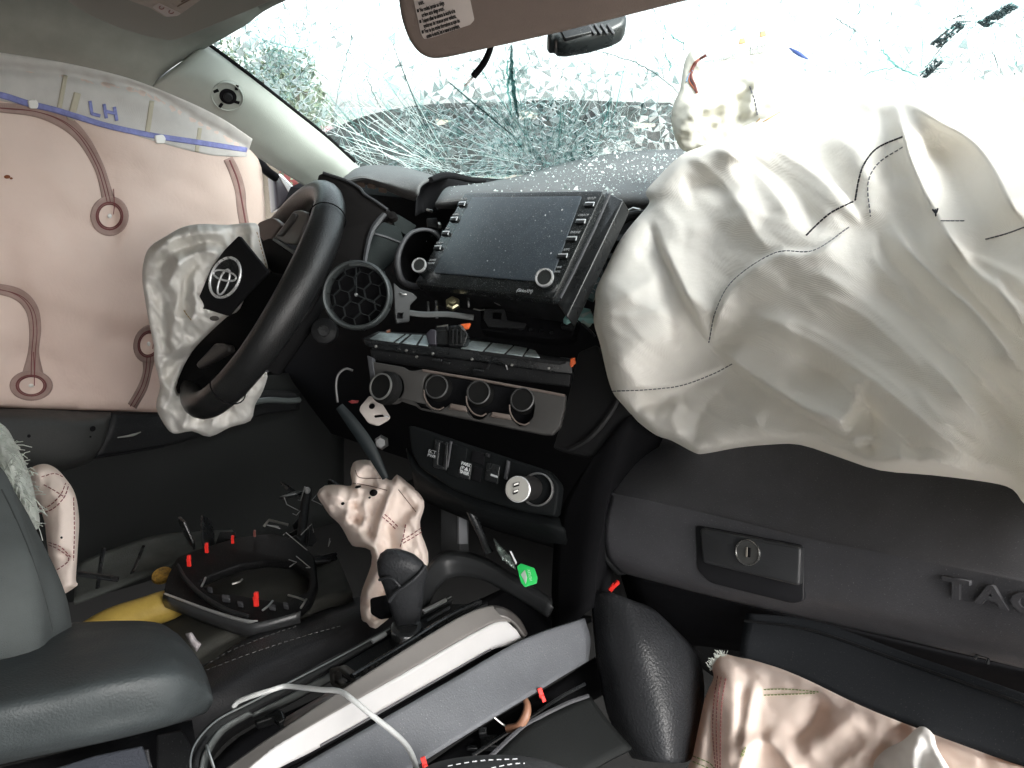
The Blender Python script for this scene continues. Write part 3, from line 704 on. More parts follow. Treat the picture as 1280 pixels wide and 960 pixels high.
def craze(m):
    # fine crackle inside the laminate: hair lines between small grains, only where the glass is crushed (low on the sheet)
    t = m.node_tree; N = t.nodes; L = t.links; out = N['Material Output']; src = out.inputs['Surface'].links[0].from_socket
    tc = N.new('ShaderNodeTexCoord'); tl = N.new('ShaderNodeBsdfTranslucent'); tl.inputs[0].default_value = (0.78, 0.90, 0.88, 1); df = N.new('ShaderNodeBsdfDiffuse'); df.inputs[0].default_value = (0.72, 0.86, 0.84, 1)
    wm = N.new('ShaderNodeMixShader'); wm.inputs[0].default_value = 0.4; L.new(tl.outputs[0], wm.inputs[1]); L.new(df.outputs[0], wm.inputs[2])
    fac = None
    for sc, wd in ((55, 0.05), (130, 0.07)):
        v = N.new('ShaderNodeTexVoronoi'); v.feature = 'DISTANCE_TO_EDGE'; v.inputs['Scale'].default_value = sc; L.new(tc.outputs['Object'], v.inputs['Vector'])
        r = N.new('ShaderNodeMapRange'); r.inputs['From Min'].default_value = wd; r.inputs['From Max'].default_value = wd*0.3; r.inputs['To Min'].default_value = 0; r.inputs['To Max'].default_value = 0.55; L.new(v.outputs['Distance'], r.inputs['Value'])
        if fac is None: fac = r.outputs[0]
        else:
            a = N.new('ShaderNodeMath'); a.operation = 'MAXIMUM'; L.new(fac, a.inputs[0]); L.new(r.outputs[0], a.inputs[1]); fac = a.outputs[0]
    nz = N.new('ShaderNodeTexNoise'); nz.inputs['Scale'].default_value = 9; nz.inputs['Detail'].default_value = 4; L.new(tc.outputs['Object'], nz.inputs['Vector'])
    sx = N.new('ShaderNodeSeparateXYZ'); L.new(tc.outputs['Object'], sx.inputs[0])
    h = N.new('ShaderNodeMapRange'); h.inputs['From Min'].default_value = 0.02; h.inputs['From Max'].default_value = -0.11; L.new(sx.outputs['Z'], h.inputs['Value'])
    k = N.new('ShaderNodeMapRange'); k.inputs['From Min'].default_value = 0.40; k.inputs['From Max'].default_value = 0.62; L.new(nz.outputs['Fac'], k.inputs['Value'])
    m1 = N.new('ShaderNodeMath'); m1.operation = 'MULTIPLY'; L.new(h.outputs[0], m1.inputs[0]); L.new(k.outputs[0], m1.inputs[1])
    m2 = N.new('ShaderNodeMath'); m2.operation = 'MULTIPLY'; L.new(m1.outputs[0], m2.inputs[0]); L.new(fac, m2.inputs[1])
    m3 = N.new('ShaderNodeMath'); m3.operation = 'MULTIPLY_ADD'; m3.inputs[1].default_value = 0.07; L.new(h.outputs[0], m3.inputs[0]); L.new(m2.outputs[0], m3.inputs[2]); m3.use_clamp = True
    mx = N.new('ShaderNodeMixShader'); L.new(m3.outputs[0], mx.inputs[0]); L.new(src, mx.inputs[1]); L.new(wm.outputs[0], mx.inputs[2]); L.new(mx.outputs[0], out.inputs['Surface'])
craze(GLASS)
pane = patch('pane', [B_, mid1, mid2, T_], GLASS, ws, (8, 8))
_me = pane.data; _w = wloc(pane)
BV = BVHTree.FromPolygons([v.co+_w for v in _me.vertices], [tuple(p.vertices) for p in _me.polygons])
def on_glass(px, py, off=0.0015):
    h, n, i, d = BV.ray_cast(CAM, ray(px, py).normalized())
    if h is None: return None
    if n.dot(CAM-h) < 0: n = -n
    return h+n*off, n
rg = random.Random(11)
CRW = mat('white_crack', (0.90, 0.96, 0.95), 0.5, transl=0.55)
CRT = glassy('teal_crack', (0.42, 0.72, 0.69), 0.6, 0.2, white=0.22)
CRD = glassy('dark_teal_crack', (0.20, 0.36, 0.36), 0.6, 0.2, white=0.06)
def ribbon(V, Fs, line, w, depth=0.0):
    base = len(V); ok = []
    for i, (x, y) in enumerate(line):
        r = on_glass(x, y)
        if r is None: return
        ok.append(r)
    for i, (p, n) in enumerate(ok):
        a = ok[max(0, i-1)][0]; b = ok[min(len(ok)-1, i+1)][0]; s = (b-a).cross(n)
        if s.length < 1e-7: s = n.orthogonal()
        k = math.sin(math.pi*(i+0.35)/(len(ok)-0.3))**0.5 if len(ok) > 2 else 1
        s = s.normalized()*w*max(0.15, k)
        V += [p-s, p+s, p+n*(w*0.8)]
    for i in range(len(ok)-1):
        a = base+i*3
        Fs += [(a, a+2, a+5, a+3), (a+2, a+1, a+4, a+5), (a+1, a, a+3, a+4)]
buck = {'w': ([], []), 't': ([], []), 'd': ([], [])}
def crack(p0, p1, w, k, jit=0.06, n=6):
    L = math.hypot(p1[0]-p0[0], p1[1]-p0[1]); nx, ny = -(p1[1]-p0[1])/max(L, 1), (p1[0]-p0[0])/max(L, 1); ln = []; o = 0
    for i in range(n+1):
        t = i/n; o = (o+rg.gauss(0, jit*L/n*1.6))*0.8; ln.append((p0[0]+(p1[0]-p0[0])*t+nx*o*(1 if 0 < i else 0), p0[1]+(p1[1]-p0[1])*t+ny*o*(1 if 0 < i else 0)))
    ribbon(*buck[k], ln, w); return ln
def dens(x, y, fl=False):
    # how finely the glass is crazed: heaviest just above the dash, thinning upward, a second patch by the left pillar
    d = 0.0
    if y > 70: d = max(d, min(1, (y-70)/75)*max(0, 1-abs(x-665)/300))
    d = max(d, 1.1*math.exp(-((x-345)/70)**2-((y-80)/66)**2))
    d = max(d, 0.7*math.exp(-((x-642)/26)**2-((y-90)/70)**2))
    d = max(d, 0.9*math.exp(-((x-1225)/45)**2-((y-25)/26)**2))
    return max(d, 0.12 if fl else 0.46)
cp = []; tries = 0
while len(cp) < 6200 and tries < 120000:
    tries += 1; x, y = rg.uniform(262, 1290), rg.uniform(-10, 226)
    if x < 480 and y > (x-262)*0.82+62: continue
    if rg.random() < dens(x, y)**1.3: cp.append((x, y))
vs, es, fs, *_ = delaunay_2d_cdt([Vector(p) for p in cp], [], [], 0, 1e-4)
for a, b in es:
    p, q = vs[a], vs[b]; L = (p-q).length; m_ = (p+q)/2; dd = dens(m_.x, m_.y)
    if L > 70 or rg.random() > 0.36+0.2*dd: continue
    k = rg.choices('wtd', (0.40, 0.45, 0.15) if m_.y > 100 else (0.12, 0.5, 0.38))[0]
    crack(p, q, rg.uniform(0.00016, 0.00048)*(1.0 if m_.y > 100 or m_.x > 900 else 1.35), k, 0.12, 3)
# long strokes thrown out from where the glass was struck
for c, n, a0, a1, l0, l1 in (((665, 208), 130, 95, 200, 40, 230), ((690, 205), 90, -10, 92, 30, 130), ((642, 120), 26, 60, 120, 30, 100), ((330, 75), 20, 0, 360, 25, 90), ((560, 215), 46, 110, 175, 60, 190), ((480, 210), 24, 100, 170, 40, 120),
                             ((760, 185), 26, 20, 165, 30, 110), ((1068, 38), 7, 0, 360, 14, 40), ((1150, 92), 6, 20, 170, 20, 60), ((845, 95), 10, 100, 190, 20, 90)):
    for _ in range(n):
        a = math.radians(rg.uniform(a0, a1)); l = rg.uniform(l0, l1); s = rg.uniform(0.0, 0.35)*l
        p0 = (c[0]+math.cos(a)*s+rg.gauss(0, 9), c[1]-math.sin(a)*s+rg.gauss(0, 6)); p1 = (c[0]+math.cos(a)*l, c[1]-math.sin(a)*l+rg.gauss(0, 5))
        crack(p0, p1, 0.00025*math.exp(rg.gauss(0.45, 0.5)), rg.choices('wtd', (0.66, 0.27, 0.07))[0], 0.035, 7)
for ln, w, k in (([(404, 122), (440, 160), (478, 190), (522, 213)], 0.0011, 'w'), ([(450, 150), (490, 178), (530, 200), (562, 214)], 0.0012, 'w'), ([(418, 140), (425, 100), (436, 60), (446, 20)], 0.0007, 'd'),
                 ([(455, 90), (468, 120), (478, 140)], 0.0008, 'd'), ([(330, 5), (345, 40), (372, 62), (380, 95)], 0.0009, 'd'), ([(300, 30), (330, 48), (372, 60), (400, 50)], 0.0008, 't'),
                 ([(1102, 60), (1114, 74), (1124, 83), (1149, 94)], 0.0022, 't'), ([(1080, 93), (1100, 86), (1124, 82)], 0.0013, 't'), ([(745, 62), (790, 75), (820, 92), (852, 118)], 0.0012, 'd'),
                 ([(838, 42), (846, 49), (856, 53)], 0.0016, 't'), ([(832, 68), (838, 80), (836, 88)], 0.0014, 't'), ([(1045, 22), (1062, 32), (1074, 40)], 0.0009, 'd'), ([(1030, 46), (1048, 36), (1066, 34)], 0.0007, 'd'),
                 ([(640, 55), (640, 90), (643, 118), (648, 150)], 0.004, 'd'), ([(634, 70), (636, 110), (640, 145)], 0.002, 't'), ([(1240, 60), (1245, 72), (1248, 85)], 0.0007, 'd'), ([(1270, 90), (1276, 120)], 0.0008, 'd')):
    n = 8; q = _cat2(ln, n) if len(ln) > 2 else ln
    ribbon(*buck[k], [(x+rg.gauss(0, 0.7), y+rg.gauss(0, 0.7)) for x, y in q], w)
for k, m_, nm in (('w', CRW, 'white_fracture_lines'), ('t', CRT, 'teal_fracture_lines'), ('d', CRD, 'dark_fracture_lines')):
    o = link(nm, mesh_from(*buck[k], nm), m_, ws, 0, smooth=False); o['kind'] = 'stuff'
# crazed flakes: many small facets, each tilted its own way, between the cracks
FL = [glassy('flake_clear', (0.95, 0.99, 0.98), 0.6, 0.1, 0.10), glassy('flake_teal', (0.84, 0.945, 0.935), 0.6, 0.1, 0.12), glassy('flake_milky', (0.90, 0.96, 0.955), 0.8, 0.2, 0.35), glassy('flake_dark', (0.66, 0.79, 0.785), 0.6, 0.1, 0.04)]
fv = [([], []) for _ in FL]
for f in fs:
    q = [vs[i] for i in f]; c = sum(q, Vector((0, 0)))/len(q); dd = dens(c.x, c.y, True)
    if rg.random() > dd*0.8 or max((a-c).length for a in q) > 10 or (c.y < 75 and c.x > 440 and rg.random() < 0.75): continue
    k = rg.choices(range(4), (0.36, 0.34, 0.17 if c.x > 440 else 0.6, 0.16 if c.y > 125 else 0.0))[0]; V, Fq = fv[k]; b = len(V); bad = False; W = []
    for a in q:
        r = on_glass(c.x+(a.x-c.x)*0.94, c.y+(a.y-c.y)*0.94, 0.0008+rg.random()*0.002)
        if r is None: bad = True; break
        W.append(r)
    if bad: continue
    V += [w[0] for w in W]+[w[0]-w[1]*0.0016 for w in W]; n = len(W)
    Fq += [tuple(b+i for i in range(n)), tuple(b+n+i for i in range(n-1, -1, -1))]+[(b+i, b+n+i, b+n+(i+1) % n, b+(i+1) % n) for i in range(n)]
for k, (V, Fq) in enumerate(fv):
    o = link('glass_flakes', mesh_from(V, Fq, 'glass_flakes'), FL[k], ws, 0, smooth=False); o['kind'] = 'stuff'
# broad splinters at the top right, where the laminate has torn
for q in ([(1163, 52), (1198, 24), (1207, 30), (1175, 58)], [(1150, 92), (1171, 70), (1180, 75), (1158, 96)], [(1222, 26), (1262, 2), (1275, 6), (1234, 32)]):
    V, Fq = [], []; nu = 11; nv = 5
    for iu in range(nu):
        for iv in range(nv):
            if rg.random() < 0.16: continue
            c = []
            for du, dv in ((0.04, 0.06), (0.96, 0.04), (0.94, 0.95), (0.05, 0.93)):
                u, v = (iu+du+rg.uniform(-.14, .14))/nu, (iv+dv+rg.uniform(-.16, .16))/nv
                x = (q[0][0]*(1-u)+q[1][0]*u)*(1-v)+(q[3][0]*(1-u)+q[2][0]*u)*v; y = (q[0][1]*(1-u)+q[1][1]*u)*(1-v)+(q[3][1]*(1-u)+q[2][1]*u)*v
                c.append(on_glass(x, y, 0.002+rg.random()*0.003))
            b = len(V); V += [w[0] for w in c]+[w[0]-w[1]*0.002 for w in c]; Fq += [(b, b+1, b+2, b+3), (b+7, b+6, b+5, b+4)]+[(b+k, b+k+4, b+(k+1) % 4+4, b+(k+1) % 4) for k in range(4)]
    o = link('glass_splinters', mesh_from(V, Fq), mat('dark_splinter', (0.10, 0.17, 0.185), 0.25, mottle=0.7, mscale=300, transl=0.25), ws, 0, smooth=False); o['kind'] = 'stuff'
    for _ in range(16):
        t = rg.random(); a = (q[0][0]+(q[1][0]-q[0][0])*t+rg.gauss(0, 4), q[0][1]+(q[1][1]-q[0][1])*t+rg.gauss(0, 4)); l = rg.uniform(6, 26); an = rg.uniform(-0.9, 0.3)
        L_ = [(a[0]+math.cos(an)*l*k/3, a[1]+math.sin(an)*l*k/3+rg.gauss(0, .6)) for k in range(4)]; Vr, Fr = [], []; ribbon(Vr, Fr, L_, rg.uniform(0.0004, 0.001))
        if Vr: o = link('splinter_crack', mesh_from(Vr, Fr), CRT if rg.random() < .6 else CRD, ws, 0, smooth=False)
# ------------------------------------------------------------------ hood, buckled, outside the windshield
HOODP = mat('dark_grey_hood_paint', (0.014, 0.015, 0.0135), 0.75, spec=0.15, mottle=0.5, mscale=6, bump=0.3, bscale=8)
ridge = [(372, 185), (404, 167), (445, 149), (490, 137), (545, 130), (620, 128), (700, 125), (790, 128), (880, 130), (1010, 140), (1150, 150)]
wob = [0.05*math.sin(2.1*k)+0.03*math.sin(5.3*k) for k in range(11)]
hr = [[P(x, y+16, 3.3+w) for (x, y), w in zip(ridge, wob)], [P(x, y, 2.95+w) for (x, y), w in zip(ridge, wob)], [P(x, y+8, 2.75-w) for (x, y), w in zip(ridge, wob)], [P(x+6, y+26, 2.6+w*0.7) for (x, y), w in zip(ridge, wob)], [P(x, y+52, 2.4-w*0.5) for (x, y), w in zip(ridge, wob)], [P(x, y+90, 2.2) for x, y in ridge]]
hd = patch('truck_hood', hr, HOODP, None, (5, 5), th=0.004); tag(hd, 'buckled dark grey hood of the truck beyond the broken windshield', 'hood')
for k, (x, y, w, h, d) in enumerate(((556, 150, 26, 18, 2.66), (598, 146, 34, 26, 2.64), (660, 150, 24, 26, 2.62), (752, 148, 40, 22, 2.6), (805, 160, 30, 16, 2.56), (700, 172, 36, 12, 2.5))):
    pl = plane_px((x-w/2, y, d), (x+w/2, y+1, d), (x, y+h, d-0.05)); o = panel('hood_rib_gap', pl, [(x-w/2, y-h/2), (x+w/2, y-h/2+2), (x+w/2-2, y+h/2), (x-w/2+3, y+h/2-1)], DEEP if k % 2 else WOOD, hd, r=3, th=0.02, bev=0.004)
# ================================================================== dashboard
dash = thing('dashboard', 'black broken dashboard shell with a pale grey pad and empty vent and gauge openings', 'dashboard', (-0.05, 1.1, 0.7))
# deep carcass behind everything, one profile along the cab
prof = [(1.30, 1.475), (1.16, 1.475), (1.07, 1.445), (1.03, 1.38), (1.00, 1.28), (1.00, 1.18), (1.04, 1.05), (1.12, 0.92), (1.32, 0.85), (1.52, 0.85), (1.52, 1.46)]
xs = [-0.80, -0.76, 0.84, 0.88]
V = [Vector((x, y, z)) for x in xs for y, z in prof]; n = len(prof)
Fs = [(i*n+k, i*n+(k+1) % n, (i+1)*n+(k+1) % n, (i+1)*n+k) for i in range(len(xs)-1) for k in range(n)]+[tuple(range(n)), tuple(range(3*n, 4*n))[::-1]]
link('carcass', fix_normals(mesh_from(V, Fs, 'carcass')), DEEP, dash, 30)
# grey upper pad: top sheet from the glass to the rounded lip
def row(L): return pts(L)
patch('upper_pad', [row([(566, 231, 1.50), (640, 222, 1.54), (700, 205, 1.56), (770, 191, 1.55), (860, 186, 1.50), (1000, 182, 1.40), (1200, 180, 1.2)]),
                    row([(556, 236, 1.22), (640, 230, 1.24), (700, 226, 1.26), (760, 226, 1.24), (840, 228, 1.18), (1000, 235, 1.07), (1200, 260, 0.92)]),
                    row([(548, 247, 1.135), (620, 239, 1.14), (690, 239, 1.14), (760, 241, 1.12), (840, 245, 1.06), (1000, 262, 0.97), (1200, 290, 0.85)]),
                    row([(544, 257, 1.13), (620, 254, 1.135), (690, 255, 1.135), (760, 259, 1.115), (840, 265, 1.055), (1000, 285, 0.965), (1200, 315, 0.845)]),
                    row([(546, 261, 1.17), (620, 262, 1.17), (690, 263, 1.17), (760, 266, 1.15), (840, 273, 1.09), (1000, 293, 1.0), (1200, 322, 0.88)])], PADP, dash, (6, 5), th=0.004)
# hood over the gauges
patch('gauge_hood', [row([(430, 221, 1.40), (446, 210, 1.44), (470, 206, 1.47), (505, 209, 1.47), (545, 220, 1.43)]),
                     row([(429, 225, 1.32), (445, 216, 1.335), (470, 213, 1.345), (503, 217, 1.335), (538, 223, 1.31)]),
                     row([(431, 227, 1.29), (452, 221, 1.295), (478, 225, 1.30), (503, 232, 1.29), (526, 231, 1.28)]),
                     row([(434, 228, 1.30), (456, 225, 1.305), (482, 234, 1.31), (505, 242, 1.30), (521, 246, 1.28)]),
                     row([(440, 232, 1.36), (460, 232, 1.36), (484, 239, 1.36), (506, 248, 1.35), (520, 252, 1.33)])], PADP, dash, (6, 6), th=0.004)
tube('pad_gasket', pts([(538, 225, 1.30), (552, 220, 1.34), (566, 220, 1.38), (590, 225, 1.40), (606, 226, 1.42)]), [0.005, 0.006, 0.006, 0.005, 0.003], DEEP, dash, 8, 5)
patch('gauge_hollow', [row([(520, 232, 1.30), (536, 224, 1.34), (560, 223, 1.36), (590, 229, 1.36)]), row([(521, 246, 1.32), (530, 240, 1.36), (548, 240, 1.36), (560, 240, 1.32)]), row([(520, 270, 1.30), (530, 265, 1.34), (540, 265, 1.32), (546, 262, 1.28)])], DEEP, dash, (4, 4), th=0.003)
for (px, py) in ((451, 231), (464, 233), (478, 238)):
    pl = plane_px((px-6, py-2, 1.325), (px+6, py+2, 1.325), (px, py+8, 1.33)); panel('hood_socket', pl, [(px-5, py-4), (px+5, py-2), (px+5, py+4), (px-5, py+2)], mat('tan_recess', (0.10, 0.07, 0.055), 0.7), dash, r=2, th=0.003)

# gauge surround beside the wheel: sheet with its lit edge put in as paler grey beads, then flat boxes behind
pl = plane_px((400, 218, 1.13), (484, 262, 1.10), (430, 330, 1.06))
panel('gauge_surround', pl, [(398, 218), (404, 216), (431, 225), (452, 236), (460, 246), (488, 263), (490, 275), (478, 275), (470, 284), (463, 296), (458, 318), (456, 334), (400, 345), (380, 300)], mat('brown_black_plastic', (0.010, 0.009, 0.009), 0.6, spec=0.25), dash, r=3, th=0.006, bev=0.002)
tube('surround_edge', [pl.hit(x, y, 0.002) for x, y in ((404, 216), (431, 225), (448, 234), (456, 243), (470, 252), (484, 262))], 0.0022, GREYP, dash, 6, 4)
tube('surround_edge', [pl.hit(x, y, 0.002) for x, y in ((481, 268), (474, 276), (466, 287), (460, 305), (455, 332))], [0.004, 0.0045, 0.004, 0.0035, 0.003], GREYP, dash, 6, 4)
pl2 = plane_px((466, 290, 1.12), (503, 304, 1.14), (460, 335, 1.10))
panel('gauge_side_box', pl2, [(470, 274), (500, 284), (505, 300), (500, 318), (478, 340), (455, 334), (462, 298)], mat('green_black_plastic', (0.012, 0.016, 0.016), 0.6, spec=0.25, dust=0.2), dash, r=2, th=0.02, bev=0.001)
tube('box_ridge', [pl2.hit(x, y, 0.001) for x, y in ((464, 291), (482, 296), (502, 304))], 0.0018, GREYP, dash, 6)
pl3 = plane_px((490, 266, 1.16), (522, 282, 1.17), (490, 285, 1.15)); panel('gauge_side_box', pl3, [(488, 265), (498, 268), (521, 282), (510, 296), (494, 284)], mat('green_black_plastic', (0.012, 0.016, 0.016)), dash, r=2, th=0.02)
lathe('sensor_stub', pl.hit(491, 273, 0.003), pl.n, [(0.0001, 0.008), (0.006, 0.007), (0.0075, 0)], mat('brown_black_plastic', (0.02, 0.017, 0.016)), dash, 18)
pl = plane_px((532, 276, 1.17), (552, 282, 1.17), (532, 290, 1.165)); panel('wire_bracket', pl, [(533, 273), (546, 272), (549, 286), (534, 283)], BLACK, dash, th=0.006, r=1)
tube('wire_clip', pts([(534, 262, 1.15), (537, 263, 1.145), (540, 264, 1.15)]), 0.002, STEEL, dash, 6); tube('wire_clip', pts([(549, 279, 1.15), (550, 281, 1.145), (550, 284, 1.15)]), 0.002, STEEL, dash, 6)

# left centre vent hole: bare ring left behind
q = plane_px((498, 345, 1.08), (545, 330, 1.12), (520, 290, 1.10)); n_ = (q.n+FW*-0.2).normalized()
arc = [(505, 353), (498, 340), (497, 322), (503, 305), (513, 292), (527, 287), (540, 289), (549, 298), (553, 312), (548, 332), (538, 350), (522, 358)]
tube('empty_vent_ring', [q.hit(x, y) for x, y in arc], [0.0045, 0.005, 0.0045, 0.0035, 0.0028, 0.0025, 0.0028, 0.003, 0.003, 0.003, 0.003, 0.004], GREYP, dash, 8, 4, closed=True)
V = [q.hit(x, y, -0.002) for x, y in arc]+[q.hit(x+6, y-2, -0.06) for x, y in arc]; k = len(arc)
link('empty_vent_duct', fix_normals(mesh_from(V, [(i, (i+1) % k, k+(i+1) % k, k+i) for i in range(k)]+[tuple(range(k, 2*k))])), DEEP, dash, 50)
# right centre vent behind the screen
q = plane_px((745, 330, 1.00), (790, 280, 1.04), (790, 330, 0.98))
arc2 = [(752, 350), (748, 330), (752, 305), (762, 285), (778, 272), (796, 267), (815, 268), (830, 276)]
tube('right_vent_ring', [q.hit(x, y, 0.004) for x, y in arc2], 0.0045, BLACK, dash, 8, 4)
tube('right_vent_ring', [q.hit(x+5, y+3, 0.0) for x, y in arc2], 0.004, DEEP, dash, 8, 4)
for yy, hh in ((297, 4), (320, 3), (342, 3)):
    panel('vent_vane', q, [(758, yy-hh), (840, yy-hh-1), (840, yy+hh-1), (758, yy+hh)], BLACK, dash, th=0.02, h=-0.004, bev=0.001)
panel('vent_back', q, [(748, 262), (850, 255), (850, 360), (748, 360)], DEEP, dash, th=0.003, h=-0.03)
tube('pad_clip', pts([(786, 263, 1.03), (792, 260, 1.02), (800, 262, 1.0)]), 0.0015, STEEL, dash, 6)
q = plane_px((735, 345, 0.96), (755, 358, 0.955), (730, 375, 0.95))
panel('airbag_notice', q, [(737, 336), (754, 350), (742, 376), (722, 366)], mat('dark_teal_label', (0.05, 0.10, 0.105), 0.35), dash, th=0.006, r=2)
text_on('notice_lettering', q, '1 V', (742, 351), (748, 355.5), 11, PRINTG, dash); text_on('notice_lettering', q, 'A C', (737, 361), (743, 365.5), 9, PRINTG, dash)

# centre stack flanks under the airbag
ST = mat('stack_side_plastic', (0.022, 0.022, 0.023), 0.55, bump=0.3, bscale=700, rvar=0.08)
pl = plane_px((714, 480, 0.93), (790, 520, 0.86), (700, 560, 0.91))
panel('stack_flank', pl, [(722, 440), (745, 430), (764, 478), (792, 520), (760, 548), (742, 572), (690, 560), (705, 515)], ST, dash, r=4, th=0.02, bev=0.003)
patch('stack_side', [row([(742, 570, 0.87), (790, 518, 0.86), (830, 545, 0.88)]), row([(700, 640, 0.89), (765, 600, 0.85), (800, 612, 0.92)]), row([(690, 720, 0.90), (748, 690, 0.84), (770, 700, 0.93)]), row([(690, 800, 0.92), (742, 760, 0.85), (760, 770, 0.96)])], DEEP, dash, (5, 4), th=0.004)
tube('stack_ridge', pts([(776, 470, 0.87), (770, 505, 0.875), (740, 545, 0.88), (712, 562, 0.90)]), 0.003, ST, dash, 6, 4)

# loose glass scattered on the pad
cr = random.Random(5); V, Fs = [], []
PADB = [o for o in dash.children if o.name.startswith('upper_pad')][0]; wl = wloc(PADB)
bv = BVHTree.FromPolygons([v.co+wl for v in PADB.data.vertices], [tuple(p.vertices) for p in PADB.data.polygons])
cnt = 0
while cnt < 1700:
    x, y = cr.uniform(560, 880), cr.uniform(184, 244)
    if cr.random() > 0.15+max(0, 1-abs(x-780)/160)*max(0, 1-abs(y-212)/40): continue
    h, nn, i, d = bv.ray_cast(CAM, ray(x, y).normalized()); cnt += 1
    if h is None: continue
    s = min(0.006, 0.0007*math.exp(cr.gauss(0.25, 0.65))); b = len(V); up = Vector((0, 0, 1))
    for k in range(4):
        a = cr.random()*6.28; V.append(h+Vector((math.cos(a), math.sin(a), 0))*s+up*0.0003 if k < 3 else h+up*s*1.2)
    Fs += [(b, b+1, b+2), (b, b+1, b+3), (b+1, b+2, b+3), (b, b+2, b+3)]
o = link('glass_crumbs', fix_normals(mesh_from(V, Fs)), mat('crumb_glass', (0.80, 0.88, 0.87), 0.15, transl=0.3), None, 0, smooth=False); tag(o, 'white crumbs of broken windshield glass scattered over the grey dash pad', 'broken glass', kind='stuff')

# ================================================================== screen unit
qd = [(581, 241), (754.5, 238), (691, 373.5), (517.6, 355)]
pl = plane_quad(qd, 1.00)
hu = thing('infotainment_screen', 'large dusty touchscreen radio with two silver knobs, pulled out of the dashboard', 'touchscreen', pl.hit(604, 365))
panel('bezel', pl, qd, BEZ, hu, r=5, th=0.012, bev=0.0015)
panel('display', pl, [(590, 246.5), (727, 245), (687.5, 353), (541.5, 340.5)], DISP, hu, r=2, th=0.002, bev=0.0004, h=0.0012)
sd_ = random.Random(77); V, Fs = [], []
for _ in range(420):
    t, u = sd_.random(), sd_.random(); x = (590*(1-t)+727*t)*(1-u)+(541.5*(1-t)+687.5*t)*u; y = (246.5*(1-t)+245*t)*(1-u)+(340.5*(1-t)+353*t)*u
    if sd_.random() < 0.2: x += sd_.gauss(0, 25); y += sd_.gauss(0, 12)
    c = pl.hit(x, y, 0.0013); k = 0.00022*math.exp(sd_.gauss(0.2, 0.6)); b = len(V); a0_ = sd_.random()*6
    if not (abs(x-635) < 105 and 243 < y < 360): continue
    V += [c+(pl.u*math.cos(a0_+i*1.57)*k*sd_.uniform(.6, 1.6)+pl.v*math.sin(a0_+i*1.57)*k*sd_.uniform(.6, 1.6)) for i in range(4)]+[c+pl.n*k]
    Fs += [(b, b+1, b+4), (b+1, b+2, b+4), (b+2, b+3, b+4), (b+3, b, b+4)]
o = link('screen_dust', fix_normals(mesh_from(V, Fs)), mat('dust_grey', (0.34, 0.36, 0.37), 0.8), hu, 0, smooth=False); o['kind'] = 'stuff'
# deep housing behind
q0 = pl.hit(754, 239); ctr = pl.hit(635, 303)
def inset(f): return [(635+(x-635)*f, 303+(y-303)*f) for x, y in qd]
panel('housing', pl, [(x+(0 if i in (0, 3) else 0), y) for i, (x, y) in enumerate(inset(0.985))], BLACK, hu, r=4, th=0.05, bev=0.003, h=-0.0125)
panel('rear_flange', pl, [(583, 244), (757, 241), (696, 378), (520, 359)], BLACK, hu, r=4, th=0.008, bev=0.002, h=-0.03)
panel('side_rail', pl, [(757, 239), (779, 250), (708, 396), (694, 375)], BLACKSM, hu, r=2, th=0.02, bev=0.002, h=-0.012)
tube('rail_lip', [pl.hit(x, y, 0.0) for x, y in ((762, 243), (744, 284), (718, 338), (700, 373))], 0.0018, GREYP, hu, 6)
# keys
kp = []
for (a, b, k) in ((577.5, 254.5, 1), (567.5, 273.5, 1), (557, 291, 1), (547, 309, 1)): kp.append((a, b, 9, 4.6, 'left'))
for (a, b) in ((737, 255), (726, 276.5), (715, 298), (703.5, 319.5)): kp.append((a, b, 12.5, 5, 'right'))
for (a, b, w, h, sd) in kp:
    panel('key', pl, [(a-w/2, b-h/2), (a+w/2, b-h/2-0.3), (a+w/2-1.5, b+h/2-0.3), (a-w/2-1.5, b+h/2)], BLACKSM, hu, r=1, th=0.003, bev=0.0006, h=0.0022)
    panel('key_top', pl, [(a-w/2+0.6, b-h/2-0.2), (a+w/2, b-h/2-0.5), (a+w/2-0.3, b-h/2+1.1), (a-w/2+0.3, b-h/2+1.4)], CHROME, hu, r=0.3, th=0.0008, bev=0.0002, h=0.0026)
    panel('key_edge', pl, [(a+w/2-1.2, b-h/2-0.3), (a+w/2, b-h/2-0.3), (a+w/2-1.6, b+h/2), (a+w/2-2.6, b+h/2)], CHROME, hu, r=0.2, th=0.0008, bev=0.0002, h=0.0026)
def lab(s, a, b, hp, m=PRINTG): text_on('key_lettering', pl, s, (a, b), (a+10, b-0.3), hp, m, hu, h=0.0003, sx=0.85)
lab('SETUP', 739, 248, 5.5); lab('<TRACK', 729, 269, 5.5); lab('PHONE', 719, 290.5, 5.5); lab('APPS', 708, 312, 5.5); lab('TUNE', 698, 334, 4.6); lab('SCROLL', 695, 339.5, 4.6)
lab('HOME', 579.5, 249, 4); lab('AUDIO', 569.5, 268, 4); lab('MAP', 559, 285.5, 4); lab('TRACK>', 549.5, 303.5, 4); lab('POWER', 541, 325, 4); lab('VOLUME', 538.5, 329, 4)
text_on('maker_lettering', pl, '(SiriusXM)', (656, 363.5), (666, 364.5), 7, PRINTW, hu, h=0.0003, sx=0.9)
